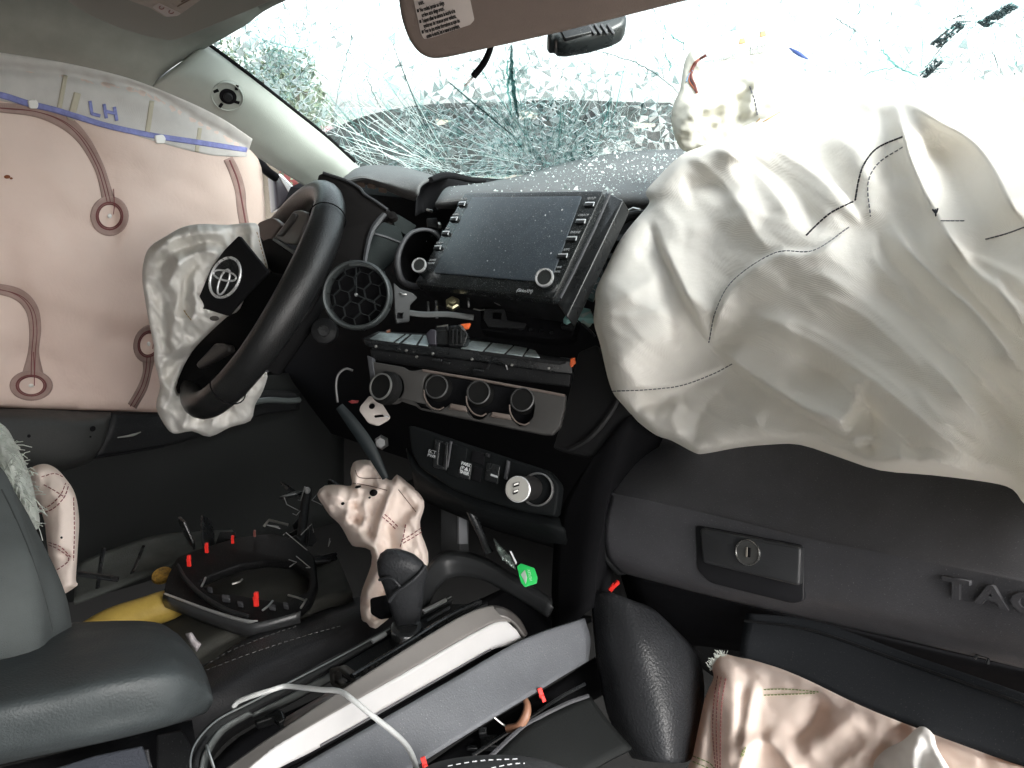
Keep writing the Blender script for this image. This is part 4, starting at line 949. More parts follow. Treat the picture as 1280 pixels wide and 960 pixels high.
for (a, b, rp, nm) in ((525.5, 333, 9, 'l'), (682, 349, 11.5, 'r')):
    d = (pl.hit(a, b)-CAM).dot(FW); r = rp*d/F_PX; o = pl.hit(a+3, b+2); ax = (pl.n*0.45+(CAM-o).normalized()*0.6-RT*0.1).normalized()
    kn = lathe('volume_knob' if nm == 'l' else 'tuning_knob', o, ax, [(r*1.0, 0), (r*1.02, 0.011), (r*0.98, 0.012)], BLACKSM, hu, 40)
    w = wloc(hu); x_ = lathe('knob_ring', o, ax, [(r*1.02, 0.010), (r*1.06, 0.0125), (r*1.0, 0.0145), (r*0.84, 0.0145), (r*0.80, 0.0125)], CHROME, kn, 40)
    lathe('knob_face', o, ax, [(0.0001, 0.0138), (r*0.5, 0.0136), (r*0.82, 0.0128), (r*0.84, 0.011)], mat('knob_face_black', (0.03, 0.033, 0.033), 0.35, dust=0.3), kn, 40)

# behind and under the screen: brackets, bolt, glass chunk -- pieces of the bared frame
fr = thing('bared_dash_frame', 'bared black frame and brackets of the dash in the gap under the touchscreen', 'bracket', P(600, 405, 1.0))
pl = plane_px((500, 370, 1.00), (520, 375, 1.01), (498, 410, 0.99))
panel('tab', pl, [(492, 353), (501, 361), (516, 366), (522, 372), (513, 381), (512, 402), (496, 404), (494, 392)], mat('dark_tab', (0.03, 0.031, 0.032), 0.6), fr, holes=[[(497, 391), (504, 391), (503, 398), (496, 398)]], r=2, th=0.004, bev=0.001)
panel('tab_backing', pl, [(495, 388), (506, 388), (505, 400), (495, 400)], DEEP, fr, th=0.003, h=-0.005)
tube('cross_bar', pts([(512, 391, 0.985), (530, 393, 0.985), (560, 393, 0.985), (592, 397, 0.985)]), 0.0042, mat('grey_bar', (0.10, 0.105, 0.105), 0.5, mottle=0.2), fr, 8, 4, flat=0.6)
b0 = P(566, 380, 1.02); lathe('bolt', b0, -FW+UP*0.3, [(0.0001, 0.012), (0.005, 0.011), (0.006, 0.006), (0.009, 0.005), (0.010, 0)], BRASS, fr, 6, sharp=20)
pl = plane_px((600, 395, 0.98), (650, 405, 0.97), (600, 412, 0.975))
panel('socket_bracket', pl, [(606, 386), (630, 386), (634, 400), (658, 404), (655, 411), (610, 408), (604, 398)], BLACK, fr, holes=[[(616, 389), (627, 390), (626, 399), (615, 398)]], r=1.5, th=0.004, bev=0.0008)
for (x0, y0, x1, y1, w) in ((535, 377, 536, 396, .0015), (545, 376, 546, 398, .002), (585, 372, 586, 384, .002), (592, 386, 606, 387, .0012), (618, 378, 630, 382, .001), (508, 368, 500, 366, .001)):
    tube('wire_stay', pts([(x0, y0, 1.0), ((x0+x1)/2, (y0+y1)/2+1, 0.998), (x1, y1, 1.0)]), w, BLACKSM if w > .0013 else STEEL, fr, 6)
pl = plane_px((660, 380, 0.985), (720, 395, 0.96), (660, 412, 0.97))
panel('lower_tray', pl, [(600, 384), (690, 388), (700, 396), (722, 398), (716, 420), (690, 424), (600, 412)], DEEP, fr, r=3, th=0.02, bev=0.002, h=-0.012)
panel('end_lug', pl, [(704, 396), (720, 398), (716, 410), (700, 408)], BLACK, fr, r=2, th=0.008, bev=0.001, h=0.004)
for k in range(7):
    x = 612+k*13; lathe('screw', pl.hit(x, 406+k*1.6, -0.010), pl.n, [(0.0001, 0.003), (0.0022, 0.0028), (0.003, 0)], BLACKSM, fr, 10)
g = panel('glass_chunk', plane_px((706, 395, 0.94), (735, 385, 0.95), (720, 400, 0.93)), [(704, 398), (716, 381), (724, 383), (738, 386), (742, 398), (728, 398), (718, 395), (708, 400)], TEALP, None, th=0.007, bev=0.001, h=0.006)
tag(g, 'teal chunk of safety glass lodged beside the lower right corner of the touchscreen', 'glass chunk')
g2 = panel('glass_chunk', plane_px((728, 392, 0.93), (742, 385, 0.94), (735, 405, 0.93)), [(727, 392), (739, 388), (744, 400), (738, 408), (729, 402)], mat('clear_chunk', (0.34, 0.42, 0.40), 0.12, transl=0.4), None, th=0.006, bev=0.001, h=0.006)
tag(g2, 'smaller greyish glass chunk at the white passenger airbag edge', 'glass chunk')
tube('torn_wire', pts([(716, 394, 0.93), (727, 404, 0.925), (738, 414, 0.92), (744, 421, 0.92)]), 0.0016, BLACKSM, fr, 6, 4)

# ================================================================== loose control chassis with foil strips
pl = plane_px((455, 424, 0.955), (712, 450, 0.90), (475, 415, 1.0))   # top face
ch = thing('control_chassis', 'loose black control chassis with silver foil strips along its top, above the climate panel', 'control unit', pl.hit(585, 440))
panel('top_plate', pl, [(453, 423), (473, 414), (534, 417), (600, 424), (676, 443), (714, 449), (700, 452), (580, 437)], BLACK, ch, r=1, th=0.004)
strips = [[(462, 423), (475, 415.5), (505, 417.5), (491, 427)], [(494, 427.5), (508, 417.5), (512, 418), (499, 428)], [(503, 428.5), (515, 418), (528, 418.5), (520, 430.5)], [(523, 431), (530, 419), (538, 419.5), (535, 432)],
          [(576, 435), (590, 426), (613, 428), (603, 438.5)], [(606, 438.5), (616, 428.5), (641, 431.5), (630, 441.5)], [(633, 442), (643, 432), (659, 435), (653, 444.5)], [(655, 444.5), (662, 436), (669, 438), (675, 446.5)]]
for q in strips: panel('foil_strip', pl, q, FOIL, ch, r=0.6, th=0.001, bev=0.0003, h=0.0014)
fpl = plane_px((455, 426, 0.952), (712, 452, 0.897), (460, 445, 0.955))
panel('front_rail', fpl, [(454, 424), (580, 438), (714, 451), (716, 468), (690, 466), (600, 452), (470, 437), (456, 432)], BLACKSM, ch, r=1.5, th=0.016, bev=0.0015)
panel('lower_rail', fpl, [(462, 436), (600, 452), (714, 468), (712, 484), (600, 472), (464, 450)], BLACK, ch, r=2, th=0.02, bev=0.002, h=-0.010)
for (x, y, w) in ((546, 450, 12), (558, 454, 9), (515, 440, 5), (598, 463, 14), (660, 452, 8), (498, 436, 4)):
    panel('rail_catch', fpl, [(x-w/2, y-2), (x+w/2, y-1), (x+w/2, y+2), (x-w/2, y+1)], BLACKSM, ch, r=0.5, th=0.003, bev=0.0006, h=0.0025)
for (x, y) in ((470, 433), (508, 438), (541, 442), (590, 449), (640, 456), (686, 460), (521, 446)):
    lathe('screw', fpl.hit(x, y, 0), fpl.n, [(0.0001, 0.002), (0.0014, 0.0018), (0.002, 0)], STEEL, ch, 10)
tube('cable_loop', [fpl.hit(x, y, 0.002) for x, y in ((609, 461), (613, 454), (622, 452), (631, 455), (634, 462))], 0.0014, BLACKSM, ch, 6, 5)
# connector block on top
bp = plane_px((532, 418, 0.945), (580, 424, 0.935), (536, 432, 0.94))
panel('connector_block', bp, [(532, 417), (538, 411), (545, 412), (545, 431), (535, 430)], mat('violet_black', (0.035, 0.033, 0.042), 0.4), ch, r=2, th=0.012, bev=0.0015, h=0.004)
panel('connector_block', bp, [(544, 408), (560, 406), (562, 431), (546, 430)], BLACKSM, ch, r=1, th=0.02, bev=0.001, h=0.002)
panel('connector_block', bp, [(561, 407), (578, 406), (585, 418), (580, 432), (560, 432)], BLACKSM, ch, r=2, th=0.016, bev=0.0015, h=0.006)
for x in (565, 570, 575): panel('connector_fin', bp, [(x, 411), (x+2, 411), (x+1.5, 429), (x-0.5, 429)], BLACK, ch, th=0.004, bev=0.0005, h=0.009)
panel('connector_edge', bp, [(546, 407.5), (560, 405.5), (560, 407.2), (546, 409)], STEEL, ch, th=0.001, bev=0.0002, h=0.004)
panel('connector_edge', bp, [(573, 406), (576, 406), (582, 413), (580, 414)], STEEL, ch, th=0.001, bev=0.0002, h=0.008)
panel('orange_lock', bp, [(575, 405), (588, 403.5), (585, 410), (580, 411)], ORANGE, ch, r=1, th=0.005, bev=0.0008, h=0.005)
panel('orange_lock', fpl, [(713, 449), (718, 447.5), (719, 455), (714, 460), (712, 456)], ORANGE, ch, r=0.7, th=0.006, bev=0.0008, h=0.004)
panel('orange_lock', pl, [(482, 413), (488, 411), (488, 413), (483, 414.5)], mat('dull_orange', (0.22, 0.09, 0.05), 0.5), ch, r=0.5, th=0.003, bev=0.0005, h=0.002)

# ================================================================== climate control trim
pl = plane_px((470, 460, 0.93), (705, 502, 0.865), (478, 498, 0.92))
cl = thing('climate_control_panel', 'warm grey climate trim panel with one knob on and three bare dials', 'control panel', pl.hit(590, 520))
outer = [(461, 447), (466, 452), (504, 458.5), (511, 463), (518, 463), (527, 461.5), (600, 473.5), (707, 493), (705.5, 510), (700, 533), (690, 543.5), (678, 543), (640, 535.5), (560, 519), (523, 511), (516, 503), (492, 498), (478, 497), (466, 487), (462, 466)]
dial = circ((489, 484), 15.5, 26, 18)
cut = [(531, 472), (536, 467.5), (560, 469.5), (600, 476), (652, 486), (661, 492), (668, 506), (666, 521), (658, 531), (649, 533), (641, 526), (637, 519), (617, 514.5), (611, 516), (604, 523), (598, 524.5), (590, 522), (584, 515), (582, 508), (563, 504.5), (558, 508), (551, 513), (543, 512.5), (534, 506), (530, 494), (529, 481)]
panel('faceplate', pl, outer, mat('climate_face', (0.05, 0.048, 0.046), 0.55, spec=0.35, bump=0.1, bscale=900, mottle=0.05), cl, holes=[dial, round_px(cut, 2)], r=2, th=0.009, bev=0.0016)
panel('side_strip', pl, [(458.5, 444), (465, 446.5), (471, 490), (464, 487)], GREYP, cl, r=1, th=0.01, bev=0.001, h=0.002)
panel('top_edge', pl, [(527, 461), (600, 473), (706, 492.5), (706, 496), (600, 476), (528, 464.5)], mat('copper_grey_edge', (0.15, 0.12, 0.105), 0.5, 0.1), cl, r=1, th=0.006, bev=0.001, h=0.0015)
panel('backing', pl, [(470, 455), (700, 497), (688, 538), (478, 496)], DEEP, cl, r=3, th=0.01, h=-0.02)
for (x0, x1, ya, yb) in ((566, 582, 505, 512), (618, 637, 515.5, 522)):
    panel('saddle_face', pl, [(x0-3, ya-1), (x1, ya+2.5), (x1+2, yb+3), (x0-6, yb-1)], mat('copper_grey_edge', (0.26, 0.215, 0.19)), cl, r=1, th=0.004, bev=0.0015, h=0.0022)
for (cx, cy) in ((546, 489), (599, 497), (653, 508)):
    tube('scoop_rim', [pl.hit(x, y, 0.001) for x, y in [(cx-16, cy-2), (cx-15, cy+8), (cx-8, cy+19), (cx+2, cy+23), (cx+9, cy+20)]], 0.0009, mat('copper_grey_edge', (0.26, 0.215, 0.19)), cl, 6, 4)
def dialknob(x, y, rp, face, ring=CHROME, depth=0.0, hgt=0.012, ax=None):
    d = (pl.hit(x, y)-CAM).dot(FW); r = rp*d/F_PX; o = pl.hit(x, y, depth); ax = ax or pl.n
    k = lathe('dial', o, ax, [(r*1.12, 0), (r*1.1, hgt*0.6), (r, hgt)], mat('knurled_black', (0.010, 0.010, 0.010), 0.75, spec=0.2), cl, 40)
    lathe('dial_ring', o, ax, [(r*1.01, hgt*0.9), (r*1.02, hgt*1.08), (r*0.93, hgt*1.12), (r*0.90, hgt*1.0)], ring, k, 40)
    lathe('dial_face', o, ax, [(0.0001, hgt*0.9), (r*0.91, hgt*0.9), (r*0.91, hgt*0.7)], face, k, 40, sharp=20)
    return k, o, ax, r
FACE = mat('dial_face_black', (0.016, 0.017, 0.018), 0.4, dust=0.2)
k1, o1, a1, r1_ = dialknob(486, 486, 16.5, FACE, mat('dull_dial_ring', (0.28, 0.28, 0.27), 0.3, 0.6), hgt=0.015, ax=(pl.n*0.95-RT*0.25).normalized())
lathe('dial_grip', o1, a1, [(r1_*1.28, 0.001), (r1_*1.24, 0.009), (r1_*1.1, 0.011)], mat('knurled_black', (0.010, 0.010, 0.010), 0.75, spec=0.2), cl, 40)
hub = plane_px((478, 484, 0.9), (492, 488, 0.9), (480, 492, 0.9)); hub.o = o1+a1*0.0138; hub.n = a1; hub.u = (RT-a1*RT.dot(a1)).normalized(); hub.v = a1.cross(hub.u)
text_on('dial_marks', hub, 'AUTO', (483, 473.5), (490, 475), 5, PRINTG, k1, h=0.0002); tube('dial_pointer', [hub.hit(481, 483, .0004), hub.hit(484, 488, .0004)], 0.0006, PRINTW, k1, 5)
for (x, y, rp) in ((550, 486, 15), (602, 493, 15), (656, 502, 15)):
    k, o, a, r = dialknob(x, y, rp, FACE, mat('grey_dial_ring', (0.09, 0.09, 0.09), 0.35, 0.4), depth=-0.011, hgt=0.012)
    hub = Plane(o+a*0.0110, o+a*0.0110+pl.u, o+a*0.0110+pl.v)
    if x == 550:
        text_on('dial_marks', hub, 'OFF', (542, 485.5), (549, 487), 6, PRINTW, k, h=0.0003)
        for aa in range(4):
            c = hub.loc(550, 478, .0003); an = aa*math.pi/2+0.5; plate('fan_mark', hub, [[(c[0]+x_*math.cos(an)-y_*math.sin(an), c[1]+x_*math.sin(an)+y_*math.cos(an)) for x_, y_ in ((0.0004, -0.0009), (0.0036, -0.0016), (0.0034, 0.0012), (0.0004, 0.0009))]], PRINTW, k, th=0.0003, bev=0.00005, h=.0004)
        tube('dial_marks', [hub.hit(540, 474, .0004), hub.hit(540, 482, .0004)], 0.0005, PRINTW, k, 5)
    elif x == 602:
        for dx in (-3, 0, 3): tube('dial_marks', [hub.hit(602+dx, 486, .0004), hub.hit(603+dx, 489, .0004), hub.hit(601+dx, 492, .0004)], 0.0005, PRINTG, k, 5)
    else:
        tube('dial_marks', [hub.hit(650, 500, .0004), hub.hit(654, 502, .0004), hub.hit(652, 506, .0004)], 0.0005, PRINTG, k, 5)

# ================================================================== lower switch panel
LSP = mat('switch_panel_plastic', (0.0065, 0.0075, 0.008), 0.65, spec=0.2, bump=0.3, bscale=700, rvar=0.08)
pl = plane_px((510, 535, 0.90), (690, 590, 0.83), (516, 575, 0.89))
lp = thing('switch_panel', 'black lower switch panel with a slot switch, sockets and a round power outlet', 'switch panel', pl.hit(600, 610))
panel('faceplate', pl, [(509, 531), (520, 533), (566, 549), (632, 571), (684, 588), (699, 606), (694, 646), (655, 640), (600, 624), (566, 612), (524, 584), (514, 566)], LSP, lp, r=6, th=0.02, bev=0.003)
patch('lower_skirt', [row([(508, 560, 0.91), (540, 590, 0.90), (600, 620, 0.88), (700, 648, 0.84)]), row([(515, 590, 0.90), (545, 612, 0.89), (600, 640, 0.87), (705, 668, 0.83)]), row([(520, 622, 0.95), (560, 640, 0.95), (610, 660, 0.94), (710, 690, 0.92)])], LSP, lp, (5, 4), th=0.005)
panel('slot_frame', pl, [(543, 549), (560, 553), (558, 588), (541, 584)], BLACKSM, lp, holes=[round_px([(549.5, 553), (556, 555), (553.5, 583), (547, 581)], 2)], r=2, th=0.006, bev=0.001, h=0.002)
panel('slot_switch', pl, [(551, 554), (556, 555.5), (553.5, 582), (549, 580.5)], GREYP, lp, r=1.5, th=0.006, bev=0.001, h=-0.001)
panel('blank_switch', pl, [(561, 553), (584, 560), (580, 601), (558, 593)], LSP, lp, r=2, th=0.004, bev=0.001, h=0.0015)
text_on('switch_lettering', pl, 'ECT', (540, 565), (548, 567.4), 6, PRINTG, lp, h=0.0022); text_on('switch_lettering', pl, 'PWR', (539.5, 570), (547.5, 572.4), 5.5, PRINTG, lp, h=0.0022)
panel('tall_rib', pl, [(562, 551), (565, 552), (560, 585), (558, 584)], GREYP, lp, r=0.6, th=0.004, bev=0.0008, h=0.002)
panel('sonar_switch', pl, [(575, 575), (590, 579), (587, 600), (572, 595)], BLACKSM, lp, r=1.5, th=0.005, bev=0.001, h=0.0025)
text_on('switch_lettering', pl, 'PARK', (582.5, 580.6), (590, 583), 5.5, PRINTW, lp, h=0.003, bold=0.0001); text_on('switch_lettering', pl, '(P\u25b2)', (581.5, 586), (589, 588.3), 6.5, PRINTW, lp, h=0.003); text_on('switch_lettering', pl, 'SNSR', (580.5, 591.2), (588, 593.6), 5.5, PRINTW, lp, h=0.003, bold=0.0001)
panel('empty_socket', pl, [(590, 562), (606, 567), (604, 582), (588, 577)], DEEP, lp, r=2, th=0.003, h=0.0012)
panel('empty_socket', pl, [(592, 582), (603, 585), (600, 604), (589, 600)], DEEP, lp, r=2, th=0.003, h=0.0012)
panel('usb_port', pl, [(608, 577), (625, 582), (622, 605), (605, 600)], BLACKSM, lp, r=2, th=0.006, bev=0.001, h=0.002)
panel('usb_tongue', pl, [(613.5, 592), (622, 595), (621.5, 597.5), (613, 594.6)], PRINTW, lp, r=0.6, th=0.002, bev=0.0003, h=0.0028)
panel('divider', pl, [(633, 575), (637, 576.5), (633, 600), (629, 598)], GREYP, lp, r=1, th=0.005, bev=0.001, h=0.003)
panel('latch_nub', pl, [(607, 566), (612, 567), (611, 572), (606, 570.5)], BLACK, lp, r=1, th=0.004, h=0.004)
# power outlet
o = pl.hit(674, 612, 0.0); ax = (pl.n*0.80-RT*0.50+UP*0.02).normalized()
r = 0.0150
lathe('outlet_collar', o+ax*0.003, pl.n, [(r*1.06, -0.01), (r*1.16, -0.01), (r*1.17, 0.002), (r*1.12, 0.003), (r*1.06, 0.002)], mat('dull_collar', (0.30, 0.30, 0.30), 0.3, 0.7), lp, 36)
# charger plugged in
ug = thing('usb_charger', 'grey two port charger plugged into the power outlet', 'charger', P(658, 613, 0.82))
a0 = P(675, 609.5, 0.865); a1_ = P(647.5, 611.5, 0.795); ax = (a1_-a0).normalized(); L = (a1_-a0).length
GREYC = mat('charger_shaded_grey', (0.022, 0.021, 0.021), 0.6, spec=0.25)  # barrel's shade put into a near-black colour
lathe('barrel', a0, ax, [(0.0112, -0.01), (0.0118, L*0.35), (0.0119, L*0.36), (0.0126, L*0.40), (0.0131, L*0.97), (0.0126, L)], GREYC, ug, 36)
lathe('face_ring', a0, ax, [(0.0120, L*0.985), (0.0131, L*0.99), (0.0131, L*1.01), (0.0122, L*1.02)], CHROME, ug, 36)
lathe('face', a0, ax, [(0.0001, L*1.02), (0.0122, L*1.02), (0.0122, L*0.98)], mat('charger_lit_face', (0.34, 0.335, 0.31), 0.6), ug, 36, sharp=20)  # light on the face put into its paler colour
fp = Plane(a0+ax*L*1.021, a0+ax*L*1.021+RT, a0+ax*L*1.021+UP); fp.n = ax
u = (RT*0.22-UP).normalized()
for (cx, cy) in ((645, 606.3), (644.5, 615.2)):
    panel('usb_port', fp, [(cx-3, cy-2.2), (cx+4.2, cy-4.2), (cx+4.2, cy+1.0), (cx-3, cy+3.0)], DEEP, ug, th=0.002, bev=0.0002, h=0.0004)
    panel('usb_tongue', fp, [(cx-2.2, cy-1.6), (cx+3.4, cy-3.2), (cx+3.4, cy-1.0), (cx-2.2, cy+0.6)], WHITE, ug, th=0.001, bev=0.0002, h=0.0008)

# ================================================================== loose round vent
c0 = (445.5, 368.5); vd = 0.985
vp = plane_px((402, 368, vd+0.002), (488, 372, vd-0.004), (445, 409, vd-0.002))
rv = thing('round_air_vent', 'round honeycomb air vent hanging loose beside the steering wheel', 'air vent', vp.hit(*c0))
RV = 0.0425; o = vp.hit(*c0); hold = vp.n
lathe('ring', o, hold, [(RV*1.0, -0.014), (RV*1.02, -0.004), (RV*1.0, 0.003), (RV*0.95, 0.005), (RV*0.90, 0.003), (RV*0.87, -0.004), (RV*0.86, -0.014)], mat('vent_ring', (0.055, 0.062, 0.063), 0.42, bump=0.2, bscale=700), rv, 56)
lathe('back_cup', o, hold, [(0.0001, -0.016), (RV*0.87, -0.013), (RV*0.87, -0.018)], DEEP, rv, 40)
s_ = 0.0112; hexm = None
GRID = mat('grille_plastic', (0.024, 0.027, 0.028), 0.4)
for qx in range(-5, 6):
    for qy in range(-5, 6):
        cx, cy = s_*math.sqrt(3)*(qx+qy/2), s_*1.5*qy
        if math.hypot(cx, cy) > RV*0.80: continue
        if hexm is None:
            a = [(s_*math.cos(math.pi/6+i*math.pi/3), s_*math.sin(math.pi/6+i*math.pi/3)) for i in range(6)]; b = [(x*0.955, y*0.955) for x, y in a]
            V = [(x, y, z) for z in (0, -0.006) for x, y in a]+[(x, y, z) for z in (0, -0.006) for x, y in b]
            Fs = [(i, (i+1) % 6, 12+(i+1) % 6, 12+i) for i in range(6)]+[(12+i, 12+(i+1) % 6, 18+(i+1) % 6, 18+i) for i in range(6)]+[(i, 6+i, 6+(i+1) % 6, (i+1) % 6) for i in range(6)]
            me = mesh_from(V, Fs, 'grille_cell'); me.transform(Matrix.Rotation(0.25, 4, 'Z')); me.materials.append(GRID); hexm = me; T = vp.mat(); hexm.transform(T.to_3x3().to_4x4())
        oo = bpy.data.objects.new('grille_cell', hexm); COL.objects.link(oo); oo.parent = rv
        r2 = Matrix.Rotation(0.25, 2)@Vector((cx, cy)); oo.location = o+vp.u*r2.x+vp.v*r2.y-hold*0.001-wloc(rv)
tube('vane_bar', [o+hold*0.001, o+hold*0.001+UP*0.034], 0.0008, GRID, rv, 5); tube('vane_bar', [o+hold*0.001, o+hold*0.001+RT*0.030-UP*0.014], 0.0008, GRID, rv, 5)
lathe('pivot', o+hold*0.001, hold, [(0.0001, 0.003), (0.0018, 0.002), (0.0022, 0)], mat('pivot_grey', (0.25, 0.26, 0.26), 0.4), rv, 14)
tube('rim_tabs', [vp.hit(437, 330.5, 0.002), vp.hit(455, 330.5, 0.002), vp.hit(470, 336, 0.002)], 0.0028, mat('vent_ring', (0.055, 0.062, 0.063)), rv, 6, 4)

# knee-side fittings under the wheel: ignition knob, steel bracket, strap, hoop
ig = thing('ignition_barrel', 'small black round key barrel below the loose air vent', 'ignition', P(405, 413, 1.05))
ax = (-FW+RT*0.1).normalized(); lathe('barrel', P(406, 414, 1.05), ax, [(0.017, -0.01), (0.0165, 0.008), (0.013, 0.010)], BLACK, ig, 28); lathe('key_face', P(406, 414, 1.05), ax, [(0.0001, 0.012), (0.007, 0.012), (0.0075, 0.010)], BLACKSM, ig, 24)
bp = plane_px((450, 510, 0.95), (486, 520, 0.94), (465, 490, 0.96))
bk = thing('steel_bracket', 'pale bare steel bracket with two holes under the left end of the climate trim', 'bracket', bp.hit(466, 515))
panel('plate', bp, [(462, 494), (467, 497), (478, 505), (488, 521), (484, 525), (472, 531.5), (460, 528), (449, 513), (450, 508)], mat('pale_primer_steel', (0.50, 0.45, 0.42), 0.55, 0.0, mottle=0.1), bk, holes=[circ((464.5, 507), 4, 16), round_px([(467, 518), (478, 517), (480, 520.5), (468, 522)], 1.5)], r=3, th=0.003, bev=0.0007)
panel('bolt_strip', bp, [(480, 519), (486, 519.5), (486, 521.5), (480, 521)], CHROME, bk, th=0.001, bev=0.0003, h=0.001)
lathe('nut', P(477, 553, 0.95), -FW, [(0.0001, 0.008), (0.006, 0.008), (0.008, 0.004), (0.009, 0)], mat('grey_nut', (0.2, 0.2, 0.2), 0.4, 0.6), bk, 6, sharp=20)
st = tube('trim_strut', pts([(424, 508, 0.93), (440, 528, 0.93), (462, 560, 0.93), (482, 598, 0.93)]), [0.005, 0.007, 0.0075, 0.004], mat('strut_grey', (0.012, 0.016, 0.018), 0.5), None, 8, 5, flat=0.5); tag(st, 'dark flat strut slanting down from the wire hoop to the knee airbag', 'strut')
hp = tube('wire_hoop', pts([(422, 503, 0.95), (420, 482, 0.95), (423, 468, 0.95), (432, 461, 0.95), (441, 463, 0.95)]), 0.0014, mat('hoop_grey', (0.12, 0.12, 0.12), 0.5, 0.3), None, 7, 5); tag(hp, 'thin bent wire hoop left of the climate trim', 'wire')
rt = panel('red_tab', plane_px((436, 500, 0.97), (448, 503, 0.97), (437, 505, 0.97)), [(435, 502), (439, 500), (448, 500.5), (447, 504), (439, 504.5)], mat('dull_red', (0.30, 0.03, 0.03), 0.5), None, r=0.8, th=0.003); tag(rt, 'dull red tab beside the wire hoop and steel bracket', 'clip')
# ================================================================== steering wheel
DC = 1.115; wc = P(325, 371, DC); v0 = (CAM-wc).normalized()
e_ = (RT*-0.866+UP*0.5); e_ = (e_-v0*e_.dot(v0)).normalized()
wn = (v0*0.20+e_*0.98).normalized()                       # axis of the wheel, towards the driver
mj = (RT*0.5+UP*0.866); mj = (mj-wn*mj.dot(wn)).normalized(); mi = wn.cross(mj)   # up the wheel, and across it
if mi.dot(RT) < 0: mi = -mi
sw = thing('steering_wheel', 'black leather steering wheel with its airbag burst out of the hub', 'steering wheel', wc-wn*0.05)
RW = 0.169
def wp(a, r=RW, h=0.0): return wc+mj*(r*math.cos(a))+mi*(r*math.sin(a))+wn*h
n = 72; V, Fs = [], []
for i in range(n):
    a = 2*math.pi*i/n; c = wp(a); rad = (mj*math.cos(a)+mi*math.sin(a)); g = 0.0185+0.0025*max(0, math.cos(2*(a-1.15)))
    for k in range(14):
        t = 2*math.pi*k/14; V.append(c+rad*(math.cos(t)*g)+wn*(math.sin(t)*g*1.12))
for i in range(n):
    for k in range(14): Fs.append((i*14+k, i*14+(k+1) % 14, ((i+1) % n)*14+(k+1) % 14, ((i+1) % n)*14+k))
RIML = mat('rim_leather', (0.014, 0.0145, 0.015), 0.31, bump=0.6, bscale=620)
link('rim', fix_normals(mesh_from(V, Fs)), RIML, sw, 0)
for a in (0.62, 2.3):
    c = wp(a); rad = (mj*math.cos(a)+mi*math.sin(a)); tube('rim_seam', [c+rad*(math.cos(t)*0.0214)+wn*(math.sin(t)*0.0236) for t in [2*math.pi*k/24 for k in range(24)]], 0.0009, DEEP, sw, 5, 0, True)
tube('rim_trim_line', [wp(a, RW-0.0165, 0.010) for a in [0.85+1.9*k/40 for k in range(41)]], 0.0012, mat('trim_line', (0.22, 0.20, 0.19), 0.3, 0.4), sw, 6)
# hub, spokes, switch pads
hubp = Plane(wc-wn*0.012, wc-wn*0.012+mi, wc-wn*0.012+mj); hubp.n = wn; hubp.v = wn.cross(hubp.u)
def wl(pts_): return [[(a, b) for a, b in lp] for lp in pts_]
def on_wheel(name, lp, m, h, th, bev=0.004, r=0.02): 
    s = 1 if hubp.v.dot(mj) > 0 else -1
    return plate(name, hubp, [[(x, y*s) for x, y in round_px(lp, r)]], m, sw, th=th, bev=bev, h=h)
HUBB = mat('hub_black', (0.007, 0.007, 0.0075), 0.6, spec=0.25, bump=0.3, bscale=800)
on_wheel('hub', [(-0.085, -0.075), (0.085, -0.075), (0.10, 0.01), (0.075, 0.07), (-0.075, 0.07), (-0.10, 0.01)], HUBB, 0.0, 0.05, 0.01, 0.03)
on_wheel('side_spoke', [(0.07, 0.015), (0.16, 0.01), (0.16, 0.055), (0.07, 0.06)], HUBB, 0.004, 0.022)
on_wheel('side_spoke', [(-0.07, 0.015), (-0.16, 0.01), (-0.16, 0.055), (-0.07, 0.06)], HUBB, 0.004, 0.022)
on_wheel('lower_spoke', [(-0.05, -0.06), (0.05, -0.06), (0.045, -0.16), (-0.045, -0.16)], HUBB, 0.0, 0.02)
pl = plane_px((250, 400, 1.125), (340, 350, 1.06), (300, 460, 1.085))
panel('hub_back', pl, [(284, 392), (312, 362), (336, 340), (366, 345), (372, 380), (345, 430), (300, 476), (262, 492), (214, 492), (222, 462), (238, 436), (262, 412)], HUBB, sw, r=6, th=0.02, bev=0.004)
# switch pod at the top of the hub, seen over the flap
pl = plane_px((345, 300, 1.07), (385, 288, 1.03), (372, 320, 1.04))
panel('switch_pod', pl, [(341, 297), (352, 283), (366, 263), (376, 262), (383, 266), (380, 285), (370, 306), (355, 304)], mat('tan_grey_switch', (0.16, 0.145, 0.135), 0.38, 0.3), sw, r=4, th=0.012, bev=0.003)
panel('switch_rocker', pl, [(344, 295), (366, 265), (370, 268), (366, 276), (351, 295)], mat('dark_rocker', (0.05, 0.046, 0.044), 0.3), sw, r=2, th=0.006, bev=0.002, h=0.004)
panel('spoke_cover', pl, [(320, 290), (322, 278), (340, 271), (352, 280), (340, 296), (336, 310)], mat('tan_reflection_tone', (0.12, 0.095, 0.085), 0.4), sw, r=4, th=0.01, bev=0.002, h=-0.012)  # tan reflection on the black hub put in as colour
panel('hub_cheek', pl, [(321, 316), (324, 302), (336, 297), (372, 320), (366, 345), (340, 342)], HUBB, sw, r=3, th=0.016, bev=0.003, h=-0.008)
panel('cheek_edge', pl, [(342, 296), (374, 318), (372, 322), (340, 300)], mat('grey_edge', (0.11, 0.115, 0.115), 0.4), sw, r=1, th=0.004, bev=0.001, h=0.001)
# lower switch block
pl4 = plane_px((236, 430, 1.10), (275, 430, 1.06), (250, 460, 1.09))
panel('lower_switch', pl4, [(244, 455), (248, 462), (286, 440), (284, 432), (268, 429)], mat('dark_rocker', (0.05, 0.046, 0.044)), sw, r=3, th=0.012, bev=0.003)

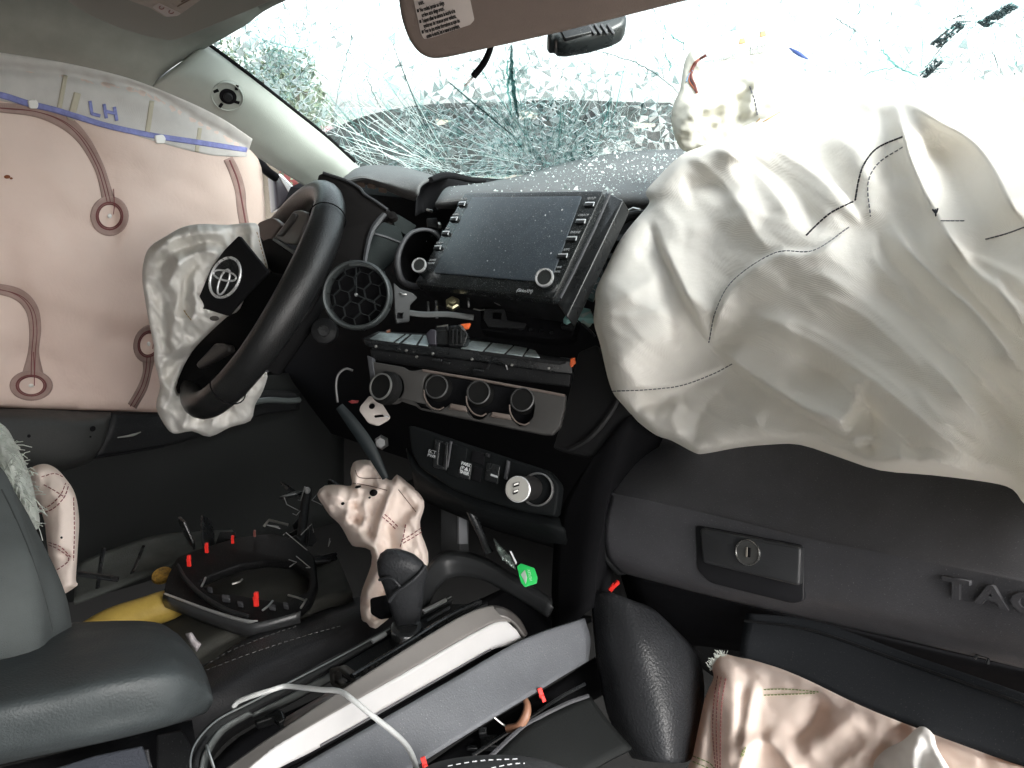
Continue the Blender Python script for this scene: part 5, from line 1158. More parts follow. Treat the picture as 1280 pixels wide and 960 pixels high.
# flap of the airbag cover with its emblem (swung open with the bag)
fl = plane_px((298, 295, 1.005), (334, 339, 0.985), (243, 384, 1.03))
panel('airbag_cover_flap', fl, [(298, 294), (335, 340), (309, 366), (284, 395), (262, 388), (242.5, 384), (252, 362), (263, 335), (280, 312)], mat('flap_black', (0.008, 0.008, 0.009), 0.6, spec=0.25, bump=0.25, bscale=900), sw, r=3, th=0.006, bev=0.0018)
def emb_ring(cx, cy, rx, ry, rot, w, m=CHROME, nm='emblem_ring'):
    ca, sa = math.cos(rot), math.sin(rot); L = []
    for i in range(44):
        a = 2*math.pi*i/44; x, y = rx*math.cos(a), ry*math.sin(a); L.append(fl.hit(cx+x*ca-y*sa, cy+x*sa+y*ca, 0.0015))
    return tube(nm, L, w, m, sw, 8, 0, True)
rot = math.radians(-66)   # long axis leans with the wheel
ux, uy = math.cos(rot), math.sin(rot)
emb_ring(281.4, 347, 26, 17.5, rot, 0.0018)
emb_ring(279.6, 352.5, 16.5, 5.6, math.radians(-70), 0.0013)                      # upright inner oval
emb_ring(281, 344.5, 14.5, 6.0, math.radians(14), 0.0013)           # crossing oval
panel('emblem_base', fl, [(281+24*math.cos(a)*ux-16.5*math.sin(a)*-uy*-1, 347+24*math.cos(a)*uy+16.5*math.sin(a)*ux) for a in [2*math.pi*i/40 for i in range(40)]], BLACKSM, sw, th=0.002, bev=0.0004, h=0.0008)

# ================================================================== airbags on the driver's side
# curtain over the door window
DOORX = -0.745
def dcurt(X, Y): 
    r0 = FW.x+RT.x*((X-640)/F_PX)-UP.x*((Y-480)/F_PX); return (DOORX-CAM.x)/r0 - 0.03*np.exp(-((X-120)/150)**2-((Y-330)/130)**2)
cur = Cloth([(-230, 40), (-120, 62), (-40, 76), (0, 84), (60, 90), (120, 100), (183, 114), (240, 146), (288, 172), (322, 198), (329, 240), (332, 300), (330, 400), (300, 470), (240, 512), (200, 515), (135, 513), (60, 511), (-40, 507), (-130, 503), (-230, 498)], dcurt,
            [dict(p=[(-20, 150), (60, 170), (150, 215), (230, 225), (320, 215)], a=-0.010, w=30, pw=2), dict(p=[(170, 150), (185, 250), (180, 340), (200, 430)], a=0.012, w=45, pw=2), dict(p=[(0, 330), (60, 340), (130, 400), (170, 480)], a=0.010, w=40, pw=2), dict(p=[(136, 262), (130, 228), (122, 205), (104, 174), (80, 152), (45, 139), (0, 134.5), (-60, 128), (-200, 118)], a=-0.010, w=13, pw=1.2), dict(p=[(41, 475), (42, 440), (44, 410), (39, 385), (22, 368), (-10, 360), (-60, 355), (-200, 346)], a=-0.010, w=13, pw=1.2), dict(p=[(186, 440), (178, 485), (165, 508)], a=-0.009, w=12, pw=1.2), dict(p=[(285, 198), (300, 238), (306, 284)], a=-0.009, w=12, pw=1.2), dict(p=[(125, 270), (150, 270)], a=-0.009, w=24), dict(p=[(28, 482), (52, 482)], a=-0.009, w=22), dict(p=[(180, 430), (192, 430)], a=-0.008, w=22),
             dict(p=[(60, 300), (110, 280), (160, 300)], a=-0.012, w=26), dict(p=[(0, 440), (50, 450), (90, 500)], a=-0.008, w=22), dict(p=[(230, 200), (270, 240), (280, 330)], a=0.010, w=30), dict(p=[(120, 420), (165, 425), (190, 440)], a=-0.010, w=26)],
            step=5, edge_r=14, edge_d=0.008, noise=((0.008, 190, 80, 20), (0.0008, 50, 30, -30)), seed=3, crease=((0.009, 120, 10, 60), (0.003, 44, 60, 70)), smooth=2, osm=3)
ct = thing('side_curtain_airbag', 'pale pink side curtain airbag hanging over the driver door window, marked LH', 'airbag', cur.at(160, 500))
cur.build('bag', PINKBAG, ct, thin=0.0015)
pband = [(-200, 62), (-90, 86), (20, 104), (80, 116), (150, 134), (220, 158), (270, 176), (312, 190)]
cur.strip('pale_band', [(x, y-5) for x, y in pband], [56, 57, 60, 64, 66, 60, 48, 24], PALE, ct, off=0.0014, n=14, K=21)
cur.strip('blue_stripe', [(-200, 84), (-60, 106), (0, 118.6), (34, 129), (69, 137.5), (103, 148), (137.5, 158), (189, 169), (241, 177), (309, 187.5)], [8, 8, 8, 8, 7.5, 7.5, 7, 7, 7, 6], BLUE, ct, off=0.0026, n=12, th=0.0003)
tape = mat('cream_tape', (0.58, 0.53, 0.42), 0.8, transl=0.3)
for (a, b, c, d, w) in ((82, 94, 74, 136, 6), (97, 116, 88, 150, 9), (190, 126, 184, 168, 6), (250, 160, 246, 190, 5)): cur.strip('cream_tape', [(a, b), ((a+c)/2, (b+d)/2), (c, d)], w, tape, ct, off=0.0024, n=8)
for (x, y) in ((42, 131), (201, 174)):
    pl = Plane(cur.at(x, y, 0.004), cur.at(x+8, y+2, 0.004), cur.at(x, y+8, 0.004)); panel('white_clip', pl, [(x-7, y-5), (x+3, y-6.5), (x+7, y-1), (x+5, y+5.5), (x-5, y+5)], WHITE, ct, r=2.5, th=0.006, bev=0.0015, h=0.002)
for q in ([(112.5, 126), (115, 143)], [(114.5, 142), (125.5, 145)], [(130, 130), (133, 148)], [(143, 133.5), (146, 151)], [(131.5, 139), (145, 142)]): cur.strip('lettering', q, 4.2, BLUE, ct, off=0.0030, n=5, th=0.0003)
def tether(c, rx, ry, tail, w, nm='sewn_tether', rot=0):
    cur.strip(nm, tail, w, RINGB, ct, off=0.0016, n=8)
    cur.strip('tether_stitching', [(x-2.2, y) for x, y in tail], [0.9]*len(tail), RINGD, ct, off=0.0022, n=8); cur.strip('tether_stitching', [(x+2.2, y+1) for x, y in tail], [0.8]*len(tail), RINGD, ct, off=0.0022, n=8)
    cur.disc('tether_ring', c, rx, ry, RINGB, ct, 0.56, off=0.0019, rot=rot); cur.disc('ring_stitching', c, rx*0.72, ry*0.72, RINGD, ct, 0.90, off=0.0027, k=1, rot=rot); cur.disc('ring_stitching', c, rx*0.62, ry*0.62, RINGD, ct, 0.92, off=0.0027, k=1, rot=rot)
    cur.disc('ring_hole', c, rx*0.12, ry*0.12, WHITE, ct, 0.0, off=0.0036, n=12, k=1)
tether((137, 270), 24, 25, [(136, 252), (130, 228), (122, 205), (104, 174), (80, 152), (45, 139), (0, 134.5), (-60, 128), (-200, 118)], [16, 13, 13, 15, 18, 15, 12, 11, 11])
tether((39, 482), 27, 19, [(41, 470), (42, 440), (44, 410), (39, 385), (22, 368), (-10, 360), (-60, 355), (-200, 346)], [28, 14, 15, 16, 15, 13, 13, 13])
tether((186, 430), 19, 24, [(186, 445), (184, 465), (178, 485), (165, 508)], [17, 11, 12, 12], rot=15)
cur.strip('sewn_tether', [(285, 198), (293, 215), (300, 238), (302, 260), (306, 284)], [12, 13, 13, 12, 12], RINGB, ct, off=0.0016)
cur.strip('tether_stitching', [(287, 200), (297, 225), (303, 255), (308, 284)], 1.6, RINGD, ct, off=0.0026)
tubes('centre_stitching', [cur.line([(142, 236), (143, 255), (142, 268)], 0.003, 4), cur.line([(42, 440), (43, 465), (43, 482)], 0.003, 4), cur.line([(193, 420), (191, 436)], 0.003)], 0.0006, THREADR, ct)
cur.disc('burn_spot', (9, 221), 4, 2.5, mat('rust_spot', (0.20, 0.06, 0.02), 0.8), ct, 0, off=0.0015, n=10, k=1); cur.disc('burn_spot', (14, 223), 2, 1.4, mat('rust_spot', (0.20, 0.06, 0.02)), ct, 0, off=0.0015, n=8, k=1)

# outside mirror beyond the door glass
pl = plane_px((345, 220, 1.62), (370, 240, 1.64), (345, 250, 1.62))
mr = thing('door_mirror', 'dark outside mirror glimpsed between the curtain airbag and the pillar', 'mirror', pl.hit(352, 240))
panel('housing', pl, [(341, 216), (350, 218), (372, 238), (366, 252), (345, 262)], mat('violet_dark', (0.05, 0.045, 0.055), 0.3), mr, r=3, th=0.05, bev=0.006)
panel('lit_edge', pl, [(347, 217), (352, 217.5), (368, 234), (362, 242)], CHROME, mr, r=2, th=0.004, bev=0.001, h=0.002)  # light along the housing edge put in as a bright strip
tube('window_frame', pts([(322, 200, 1.60), (334, 214, 1.60), (345, 222, 1.62)]), 0.009, DEEP, mr, 8, 3)

# driver's airbag
drv = Cloth([(178, 352), (180, 325), (188, 308), (208, 295), (228, 284), (250, 280), (285, 281), (320, 279), (325, 296), (332, 322), (334, 338), (314, 352), (300, 386), (284, 396), (258, 420), (240, 440), (226, 466), (222, 492), (262, 496), (300, 478), (333, 465), (329, 488), (319, 506), (313, 526), (288, 534), (262, 546), (240, 539), (217, 542), (205, 530), (195, 508), (200, 482), (193, 452), (192, 432), (185, 396)],
            lin_depth((200, 310, 1.06), (310, 290, 1.045), (190, 400, 1.07), (260, 400, 1.05), (215, 520, 1.15), (310, 500, 1.155), (250, 470, 1.13)),
            [dict(pw=1.15, p=[(186, 330), (205, 305), (240, 292), (290, 292)], a=0.0304, wl=7, wr=14), dict(pw=1.15, p=[(195, 345), (212, 318), (250, 303), (285, 305)], a=-0.0266, w=7), dict(pw=1.15, p=[(207, 370), (222, 332), (250, 315), (282, 316)], a=0.0342, wl=8, wr=16), dict(pw=1.15, p=[(232, 400), (230, 350), (250, 330)], a=-0.0266, w=9),
             dict(pw=1.15, p=[(213, 300), (226, 350), (216, 410), (222, 440)], a=0.0266, w=11), dict(pw=1.15, p=[(240, 330), (245, 380), (235, 420)], a=0.0247, w=9), dict(pw=1.15, p=[(200, 360), (204, 400), (206, 440), (215, 480)], a=-0.0228, w=10), dict(pw=1.15, p=[(195, 470), (215, 440), (250, 425)], a=0.0228, w=9),
             dict(pw=1.15, p=[(205, 480), (220, 455), (245, 440)], a=-0.0190, w=6), dict(pw=1.15, p=[(203, 520), (215, 490), (232, 470)], a=0.0228, w=10), dict(pw=1.15, p=[(225, 540), (235, 520), (232, 500)], a=0.0209, w=8), dict(pw=1.15, p=[(240, 538), (252, 520), (300, 515)], a=-0.0190, w=8), dict(pw=1.15, p=[(262, 545), (275, 512), (320, 492)], a=0.0228, w=12),
             dict(pw=1.15, p=[(308, 290), (318, 315), (330, 336)], a=0.0190, w=6), dict(pw=1.15, p=[(298, 284), (310, 300), (318, 330)], a=-0.0171, w=5), dict(pw=1.15, p=[(255, 395), (275, 385), (285, 400)], a=0.0228, w=7)],
            step=2.2, edge_r=7, edge_d=0.010, noise=((0.010, 34, 14, 60), (0.003, 14, 8, 40)), seed=8, crease=((0.024, 52, 70, 45), (0.008, 24, 40, 70)), smooth=1, osm=3)
da = thing('driver_airbag', 'crumpled off-white airbag spilling out of the steering wheel hub', 'airbag', drv.at(220, 520))
drv.build('bag', AIRB2, da, back=0.03)
tubes('stitching', drv.stitches([(230, 388), (234, 394), (239, 400)], 3, 1)+drv.stitches([(321, 290), (327, 312), (333, 334)], 3, 2), 0.0006, THREADY, da)
drv.disc('soot_mark', (268, 398), 6, 3, mat('soot', (0.12, 0.11, 0.10), 0.9), da, 0, n=10, k=1)

# ================================================================== driver's door below the curtain
DOORP = mat('door_trim_plastic', (0.030, 0.031, 0.030), 0.55, bump=0.4, bscale=600, rvar=0.08, dust=0.15)
dr = thing('driver_door', 'dark door trim with armrest ledge below the curtain airbag', 'door', PX(100, 700, -0.80))
def rx(L): return [PX(a, b, c) for a, b, c in L]
patch('door_card', [rx([(-320, 490, -0.79), (60, 495, -0.79), (140, 498, -0.79), (220, 500, -0.79), (330, 470, -0.79), (430, 460, -0.79)]),
                    rx([(-320, 512, -0.78), (60, 515, -0.78), (140, 517, -0.78), (220, 516, -0.78), (330, 492, -0.78), (430, 480, -0.78)]),
                    rx([(-320, 560, -0.775), (60, 562, -0.775), (140, 562, -0.775), (220, 548, -0.775), (330, 520, -0.775), (430, 505, -0.775)]),
                    rx([(-320, 640, -0.76), (60, 640, -0.76), (140, 632, -0.76), (220, 612, -0.76), (330, 580, -0.76), (430, 560, -0.76)]),
                    rx([(-320, 760, -0.77), (60, 755, -0.77), (140, 740, -0.77), (220, 715, -0.77), (330, 680, -0.77), (430, 650, -0.77)])], mat('door_black', (0.011, 0.012, 0.012), 0.5, bump=0.3, bscale=600), dr, (5, 5), th=0.01)
patch('armrest', [rx([(-320, 508, -0.74), (30, 511, -0.74), (100, 514, -0.74), (139, 515, -0.74)]), rx([(-320, 522, -0.70), (30, 526, -0.70), (100, 530, -0.70), (137, 524, -0.71)]), rx([(-320, 560, -0.69), (30, 562, -0.69), (100, 562, -0.69), (131, 552, -0.70)]),
                  rx([(-320, 580, -0.70), (30, 583, -0.70), (88, 580, -0.70), (118, 572, -0.71)]), rx([(-320, 588, -0.75), (30, 592, -0.75), (86, 587, -0.75), (112, 578, -0.75)])], DOORP, dr, (5, 5), th=0.006)
patch('pull_panel', [rx([(140, 516, -0.74), (180, 518, -0.745), (225, 514, -0.75), (325, 489, -0.755), (375, 490, -0.76)]), rx([(135, 540, -0.73), (180, 540, -0.735), (225, 534, -0.74), (325, 506, -0.75), (375, 500, -0.755)]), rx([(118, 574, -0.735), (165, 566, -0.74), (230, 552, -0.745), (325, 520, -0.755), (375, 512, -0.76)])], BLACK, dr, (5, 4), th=0.006)
tube('ledge', rx([(316, 503, -0.735), (335, 500, -0.74), (360, 501, -0.745), (374, 500, -0.75)]), 0.006, mat('ledge_grey', (0.08, 0.09, 0.09), 0.4), dr, 8, 4)
tube('dust_scuff', rx([(147, 547, -0.728), (165, 544, -0.73), (176, 540, -0.732)]), [0.0008, 0.0022, 0.0008], mat('scuff_grey', (0.2, 0.2, 0.19), 0.9), dr, 6, 4)
tube('panel_gap', rx([(120, 571, -0.728), (160, 566, -0.732), (205, 558, -0.735)]), 0.0016, DEEP, dr, 6, 4)
for (x, y, s) in ((116, 536, 3.5), (36, 545, 2), (113, 546, 1.2)):
    lathe('screw_cap', PX(x, y, -0.692), Vector((1, 0, 0)), [(0.0001, 0.001), (0.0012*s, 0.0008), (0.0013*s, 0)], DEEP, dr, 12)
# driver's footwell side: sill board and clutter
sb = patch('sill_board', [pts([(92, 752, 1.10), (140, 735, 1.13), (195, 712, 1.16), (245, 690, 1.20), (292, 668, 1.24)]), pts([(94, 728, 1.14), (135, 708, 1.17), (190, 690, 1.20), (240, 677, 1.24), (292, 665, 1.26)]), pts([(99, 703, 1.17), (140, 686, 1.20), (195, 669, 1.24), (245, 664, 1.27), (290, 662, 1.29)])], DULL, None, (5, 4), th=0.006)
tag(sb, 'dull grey scuffed board along the door sill behind the driver seat cushion', 'sill board')
ds = thing('door_sill_slats', 'pair of dark crossed plastic strips standing against the grey sill board', 'plastic strip', P(120, 740, 1.09))
tube('strip', pts([(122, 735, 1.08), (126, 705, 1.10), (130, 685, 1.10)]), 0.004, BLACKSM, ds, 6, 2, flat=0.4); tube('strip', pts([(165, 716, 1.09), (172, 700, 1.11), (180, 682, 1.12)]), 0.004, BLACKSM, ds, 6, 2, flat=0.4)
tube('cross_strip', pts([(90, 716, 1.08), (120, 720, 1.08), (148, 724, 1.08)]), 0.004, BLACKSM, ds, 6, 2, flat=0.4)

# ================================================================== driver's seat
sb_ = thing('driver_seat', 'grey cloth driver seat with black leather cushion, mostly hidden behind the armrest', 'seat', P(90, 840, 0.85))
BKR = patch('backrest', [pts([(-240, 540, 0.70), (-220, 575, 0.70), (-210, 640, 0.66), (-210, 720, 0.62), (-210, 840, 0.60)]), pts([(-30, 570, 0.74), (-10, 592, 0.73), (5, 650, 0.69), (15, 720, 0.65), (20, 840, 0.63)]), pts([(-20, 572, 0.78), (8, 604, 0.77), (35, 660, 0.73), (58, 720, 0.69), (70, 840, 0.67)]), pts([(-14, 578, 0.83), (20, 618, 0.81), (52, 676, 0.77), (80, 738, 0.73), (92, 800, 0.72)]), pts([(-10, 590, 0.9), (18, 630, 0.88), (50, 690, 0.84), (80, 750, 0.80), (90, 810, 0.79)])], SEATF, sb_, (6, 6), th=0.01)
tube('backrest_seam', drape(BKR, _cat2([(2, 612), (16, 640), (38, 692), (56, 748), (66, 790)], 8), 0.0001), 0.0007, mat('seam_grey', (0.03, 0.034, 0.034), 0.9), sb_, 6, 5)
patch('cushion', [pts([(120, 800, 1.00), (200, 760, 1.05), (300, 715, 1.10), (420, 690, 1.12)]), pts([(130, 830, 0.92), (215, 790, 0.97), (310, 740, 1.02), (430, 715, 1.05)]), pts([(150, 860, 0.86), (240, 815, 0.90), (330, 770, 0.95), (440, 740, 0.98)])], mat('cushion_dark', (0.04, 0.04, 0.034), 0.85, bump=0.5, bscale=600, mottle=0.2), sb_, (5, 5), th=0.02)
bo = [pts([(205, 872, 0.80), (262, 828, 0.86), (310, 797, 0.90), (380, 772, 0.95), (450, 745, 1.0), (500, 720, 1.03)]), pts([(215, 878, 0.775), (270, 838, 0.82), (325, 806, 0.86), (390, 782, 0.91), (455, 760, 0.95), (505, 735, 1.0)]), pts([(225, 890, 0.755), (290, 855, 0.79), (345, 828, 0.83), (400, 802, 0.87), (455, 785, 0.92), (510, 760, 0.97)]), pts([(235, 940, 0.77), (300, 905, 0.79), (360, 870, 0.83), (420, 840, 0.87), (470, 815, 0.92), (520, 790, 0.97)])]
BOL = patch('cushion_bolster', bo, SEATL, sb_, (6, 6), th=0.008)
def stitch3(P_, dash, gap, r, m, root, nm='stitching'):
    L = [0]; 
    for a, b in zip(P_[:-1], P_[1:]): L.append(L[-1]+(b-a).length)
    def pos(l):
        for k in range(len(L)-1):
            if l <= L[k+1]: return P_[k].lerp(P_[k+1], (l-L[k])/max(1e-9, L[k+1]-L[k]))
        return P_[-1]
    out = []; l = 0
    while l < L[-1]: out.append([pos(l), pos(min(L[-1], l+dash))]); l += dash+gap
    return tubes(nm, out, r, m, root, 5)
q = drape(BOL, _cat2([(258, 838), (300, 822), (340, 808), (385, 794), (425, 783)], 8), 0.0004); stitch3(q, 0.004, 0.003, 0.00045, THREADW, sb_)
q = drape(BOL, _cat2([(262, 829), (290, 813), (330, 797), (370, 783)], 8), 0.0004); stitch3(q, 0.004, 0.003, 0.0004, THREADW, sb_)

# seat side airbag: frayed fibre and a pink pillow
fw_ = thing('seat_side_airbag', 'torn seat side airbag, frayed white fibre above a small pink pillow, at the left edge', 'airbag', P(70, 735, 0.93))
fz = Cloth([(-30, 520), (5, 532), (22, 560), (36, 590), (44, 620), (50, 655), (40, 662), (26, 640), (8, 610), (-30, 580)], lin_depth((0, 540, 0.93), (40, 640, 0.90), (0, 600, 0.90)), [dict(p=[(0, 540), (15, 580), (40, 640)], a=0.02, w=12)], step=3, edge_r=9, edge_d=0.012, noise=((0.010, 14, 8, 60), (0.004, 6, 5, 0)), seed=21, smooth=1)
fz.build('fibre_wad', WHITEF, fw_, back=0.02)
fr_ = random.Random(9); lines = []
for _ in range(420):
    x, y = fr_.uniform(-15, 48), fr_.uniform(530, 662)
    if not inside(np.array([x]), np.array([y]), fz.ol)[0]: continue
    p = fz.at(x, y); a = fr_.uniform(-0.9, 0.9) if y < 600 else fr_.uniform(-1.6, 0.3); l = fr_.uniform(0.008, 0.022); dirn = (RT*math.cos(a)+UP*math.sin(a)-FW*fr_.uniform(0, 0.8)).normalized()
    lines.append([p, p+dirn*l*0.5+UP*0.001, p+dirn*l-UP*fr_.uniform(0, 0.004)])
tubes('frayed_fibres', lines, 0.0005, WHITEF, fw_, 4)['kind'] = 'stuff'
pk = Cloth([(36, 590), (52, 580), (68, 584), (82, 598), (94, 618), (99, 650), (97, 690), (95, 725), (98, 730), (88, 738), (76, 742), (66, 722), (60, 690), (55, 650), (44, 622)], lin_depth((50, 590, 0.97), (90, 640, 0.95), (75, 730, 0.92)), [dict(p=[(58, 600), (75, 640), (70, 700)], a=0.012, w=14), dict(p=[(60, 680), (90, 700)], a=-0.008, w=6), dict(p=[(50, 640), (80, 610)], a=-0.006, w=6)], step=2.5, edge_r=12, edge_d=0.018, noise=((0.004, 18, 14, 30),), seed=22)
pk.build('pillow', PINK2, fw_, back=0.03)
tubes('red_stitching', pk.stitches([(52, 596), (68, 592), (80, 597)])+pk.stitches([(55, 606), (66, 612), (80, 621)])+pk.stitches([(48, 637), (62, 632), (76, 618), (82, 604)])+pk.stitches([(50, 642), (66, 636), (80, 622), (86, 606)])+pk.stitches([(61, 678), (76, 684), (88, 696)])+pk.stitches([(61, 681), (75, 688), (86, 700), (66, 716)])+pk.stitches([(92, 622), (93, 660), (92, 700)]), 0.0006, THREADR, fw_)
pk.disc('soot_spot', (77, 672), 1.6, 1.6, INK, fw_, 0, n=8, k=1)

# ================================================================== yellow sleeve, loose trim with red clips, small litter on the seat
ys = tube('yellow_sleeve', pts([(100, 796, 0.97), (140, 777, 0.98), (180, 766, 0.99), (212, 756, 1.0), (232, 752, 1.01)]), [0.014, 0.017, 0.019, 0.019, 0.013], YEL, None, 14, 5); tag(ys, 'yellow plastic sleeve lying on the driver seat under the loose trim frame', 'sleeve')
yd = lathe('yellow_warning_disc', P(203, 719, 1.06), (UP+FW*-0.7).normalized(), [(0.0001, 0.003), (0.010, 0.003), (0.013, 0.002), (0.014, -0.002)], mat('yellow_black', (0.35, 0.20, 0.03), 0.5, mottle=0.8, mscale=160), None, 24); tag(yd, 'small yellow and black disc beside the left end of the loose trim frame', 'disc')
lt = plane_px((210, 735, 0.99), (330, 765, 0.93), (330, 690, 1.06))
tf = thing('loose_trim_frame', 'loose black trim frame with red clips lying upside down on the driver seat', 'trim frame', lt.hit(300, 740))
outer = [(204, 740), (208, 722), (220, 697), (238, 689), (264, 681), (298, 671), (340, 666), (378, 676), (394, 698), (397, 728), (389, 750), (374, 763), (331, 779), (306, 779), (258, 763)]
inner = [(247, 726), (268, 716), (300, 705), (332, 700), (366, 703), (386, 718), (385, 738), (356, 752), (324, 748), (294, 742), (266, 742)]
TRIMB = mat('trim_frame_black', (0.006, 0.006, 0.0065), 0.55, spec=0.25, dust=0.2)
panel('frame', lt, outer, TRIMB, tf, holes=[round_px(inner, 4)], r=5, th=0.012, bev=0.003)
wall = [(204, 742), (262, 764), (306, 778), (332, 776), (376, 764)]
V = []; K = len(wall)
qq = catmull([Vector((a, b, 0)) for a, b in wall], 6)
patch('front_face', [[lt.hit(a, b, 0.002) for a, b in wall], [lt.hit(a, b, 0.002)+Vector((0, 0, -0.008))-FW*0.004 for a, b in wall], [lt.hit(a, b, 0.002)+Vector((0, 0, -0.019)) for a, b in wall]], mat('trim_grey_face', (0.045, 0.046, 0.048), 0.35), tf, (6, 3), th=0.004)
tube('bright_edge', [lt.hit(a, b, 0.004) for a, b in ((206, 742), (262, 763), (306, 776), (322, 776))], [0.0012, 0.0018, 0.0022, 0.0008], mat('pale_edge_metal', (0.42, 0.42, 0.42), 0.3, 0.5), tf, 6, 5)  # thin paler line along the front edge of the frame
tube('inner_wall', [lt.hit(a, b, 0.008) for a, b in ((222, 706), (232, 724), (252, 744), (282, 762), (310, 770))], [0.002, 0.003, 0.003, 0.003, 0.002], BLACK, tf, 8, 5)
for (x, y, w, h) in ((282, 745, 10, 5), (300, 752, 7, 3), (340, 756, 8, 3), (357, 754, 6, 4), (262, 734, 6, 3)):
    panel('rib', lt, [(x-w/2, y-h/2), (x+w/2, y-h/2+1), (x+w/2, y+h/2+1), (x-w/2, y+h/2)], GREYP, tf, r=1, th=0.006, bev=0.001, h=0.006)
for L in ([(328, 763), (336, 757), (341, 751)], [(376, 760), (380, 754), (383, 749)], [(252, 733), (255, 727), (257, 722)], [(290, 730), (300, 727), (303, 724)], [(360, 744), (372, 747), (380, 750)]):
    tube('wire_spring', [lt.hit(a, b, 0.012) for a, b in L], 0.0013, STEEL, tf, 6)
def redclip(p, root, s=1.0, axis=None, nm='red_clip'):
    """a push-in panel clip: head, neck and stem in one piece"""
    bm = bmesh.new()
    for lo, hi in (((-.0032, -.002, 0), (.0032, .002, .010)), ((-.0022, -.0028, .010), (.0030, .0028, .019)), ((-.0040, -.0012, .008), (-.0022, .0012, .013))):
        me = box_mesh(lo, hi, 0.0006, 1); bm.from_mesh(me)
    me = bpy.data.meshes.new(nm); bm.to_mesh(me); bm.free()
    ax = axis or (UP+FW*-0.15).normalized(); x = RT-ax*RT.dot(ax); x.normalize(); y = ax.cross(x)
    me.transform(Matrix(((x.x*s, y.x*s, ax.x*s, p.x), (x.y*s, y.y*s, ax.y*s, p.y), (x.z*s, y.z*s, ax.z*s, p.z), (0, 0, 0, 1))))
    return link(nm, me, RED, root, 32)
for (x, y, s) in ((236.5, 708, 0.8), (258.5, 691, 0.72), (291, 679.5, 0.6), (320.5, 758, 0.92)): redclip(lt.hit(x, y, 0.002), tf, s)
o = redclip(lt.hit(318.5, 671, 0.002), tf, 0.5); o.data.materials.clear(); o.data.materials.append(mat('shaded_clip_red', (0.18, 0.06, 0.05), 0.5))  # same clip, its dimness in shade put into a darker red
# litter near the pedals
lit = random.Random(4); L = []
for _ in range(12):
    x, y = lit.uniform(335, 420), lit.uniform(610, 720); p = P(x, y, lit.uniform(1.0, 1.1)); L.append([p, p+Vector((lit.gauss(0, .008), lit.gauss(0, .008), lit.gauss(0, .006))), p+Vector((lit.gauss(0, .014), lit.gauss(0, .014), lit.gauss(0, .01)))])
o = tubes('footwell_debris', L, 0.0006, mat('debris_grey', (0.22, 0.22, 0.22), 0.5, 0.3), None, 5); tag(o, 'small bright scraps of broken trim in the dark driver footwell', 'debris', kind='stuff')
fg = random.Random(12)
for k in range(12):
    x, y = (fg.uniform(322, 432), fg.uniform(608, 705)) if k < 9 else (fg.uniform(215, 330), fg.uniform(655, 690)); d = 1.14+fg.uniform(-.05, .06) if k < 9 else 1.12
    c = P(x, y, d); pl = Plane(c, c+Vector((fg.gauss(0, 1), fg.gauss(0, 1), fg.gauss(0, 1))).normalized(), c+Vector((fg.gauss(0, 1), fg.gauss(0, 1), fg.gauss(0, 1))).normalized()); s_ = fg.uniform(0.012, 0.03)
    q = [(math.cos(a)*s_*fg.uniform(0.35, 1)*1.5, math.sin(a)*s_*fg.uniform(0.3, 1)) for a in (0.2, 1.1, 2.2, 3.1, 4.0, 5.2)]
    o = plate('plastic_fragment', pl, [q], BLACKSM if k % 3 else BLACK, None, th=0.004, bev=0.001); tag(o, 'jagged piece of snapped black trim in the dark driver footwell' if k < 9 else 'jagged piece of snapped black trim behind the loose trim frame', 'trim fragment', 'broken trim in the footwell' if k < 9 else 'broken trim behind the loose frame')
pd = thing('pedal_bracket', 'dark pedal bracket with dull metal edges deep in the driver footwell', 'pedal', P(360, 690, 1.12))
pl = plane_px((330, 690, 1.10), (400, 700, 1.10), (360, 660, 1.16)); panel('pad', pl, [(360, 690), (392, 694), (402, 706), (386, 712), (362, 704)], GREYP, pd, r=4, th=0.01, bev=0.002); tube('arm', pts([(385, 610, 1.2), (380, 640, 1.18), (376, 690, 1.12)]), 0.007, BLACK, pd, 8, 3); tube('edge_rod', pts([(330, 658, 1.13), (336, 650, 1.13), (360, 656, 1.13)]), 0.002, STEEL, pd, 6)
rc = lathe('grey_plug', P(384, 613, 1.15), -FW, [(0.0001, 0.004), (0.004, 0.003), (0.005, 0)], mat('cap_grey', (0.3, 0.3, 0.3), 0.4), None, 14); tag(rc, 'small grey cap high in the dark driver footwell', 'cap')
pp = Cloth([(231, 792), (240, 790), (246, 800), (252, 805), (246, 815), (238, 806)], lambda X, Y: X*0+0.845, [], step=1.5, edge_r=3, edge_d=0.003, noise=((0.004, 8, 6, 0),), seed=2, osm=0); o = pp.build('paper_scrap', mat('paper_scrap', (0.34, 0.31, 0.32), 0.8), None, back=0.003); tag(o, 'crumpled scrap of paper by the corner of the armrest', 'paper')

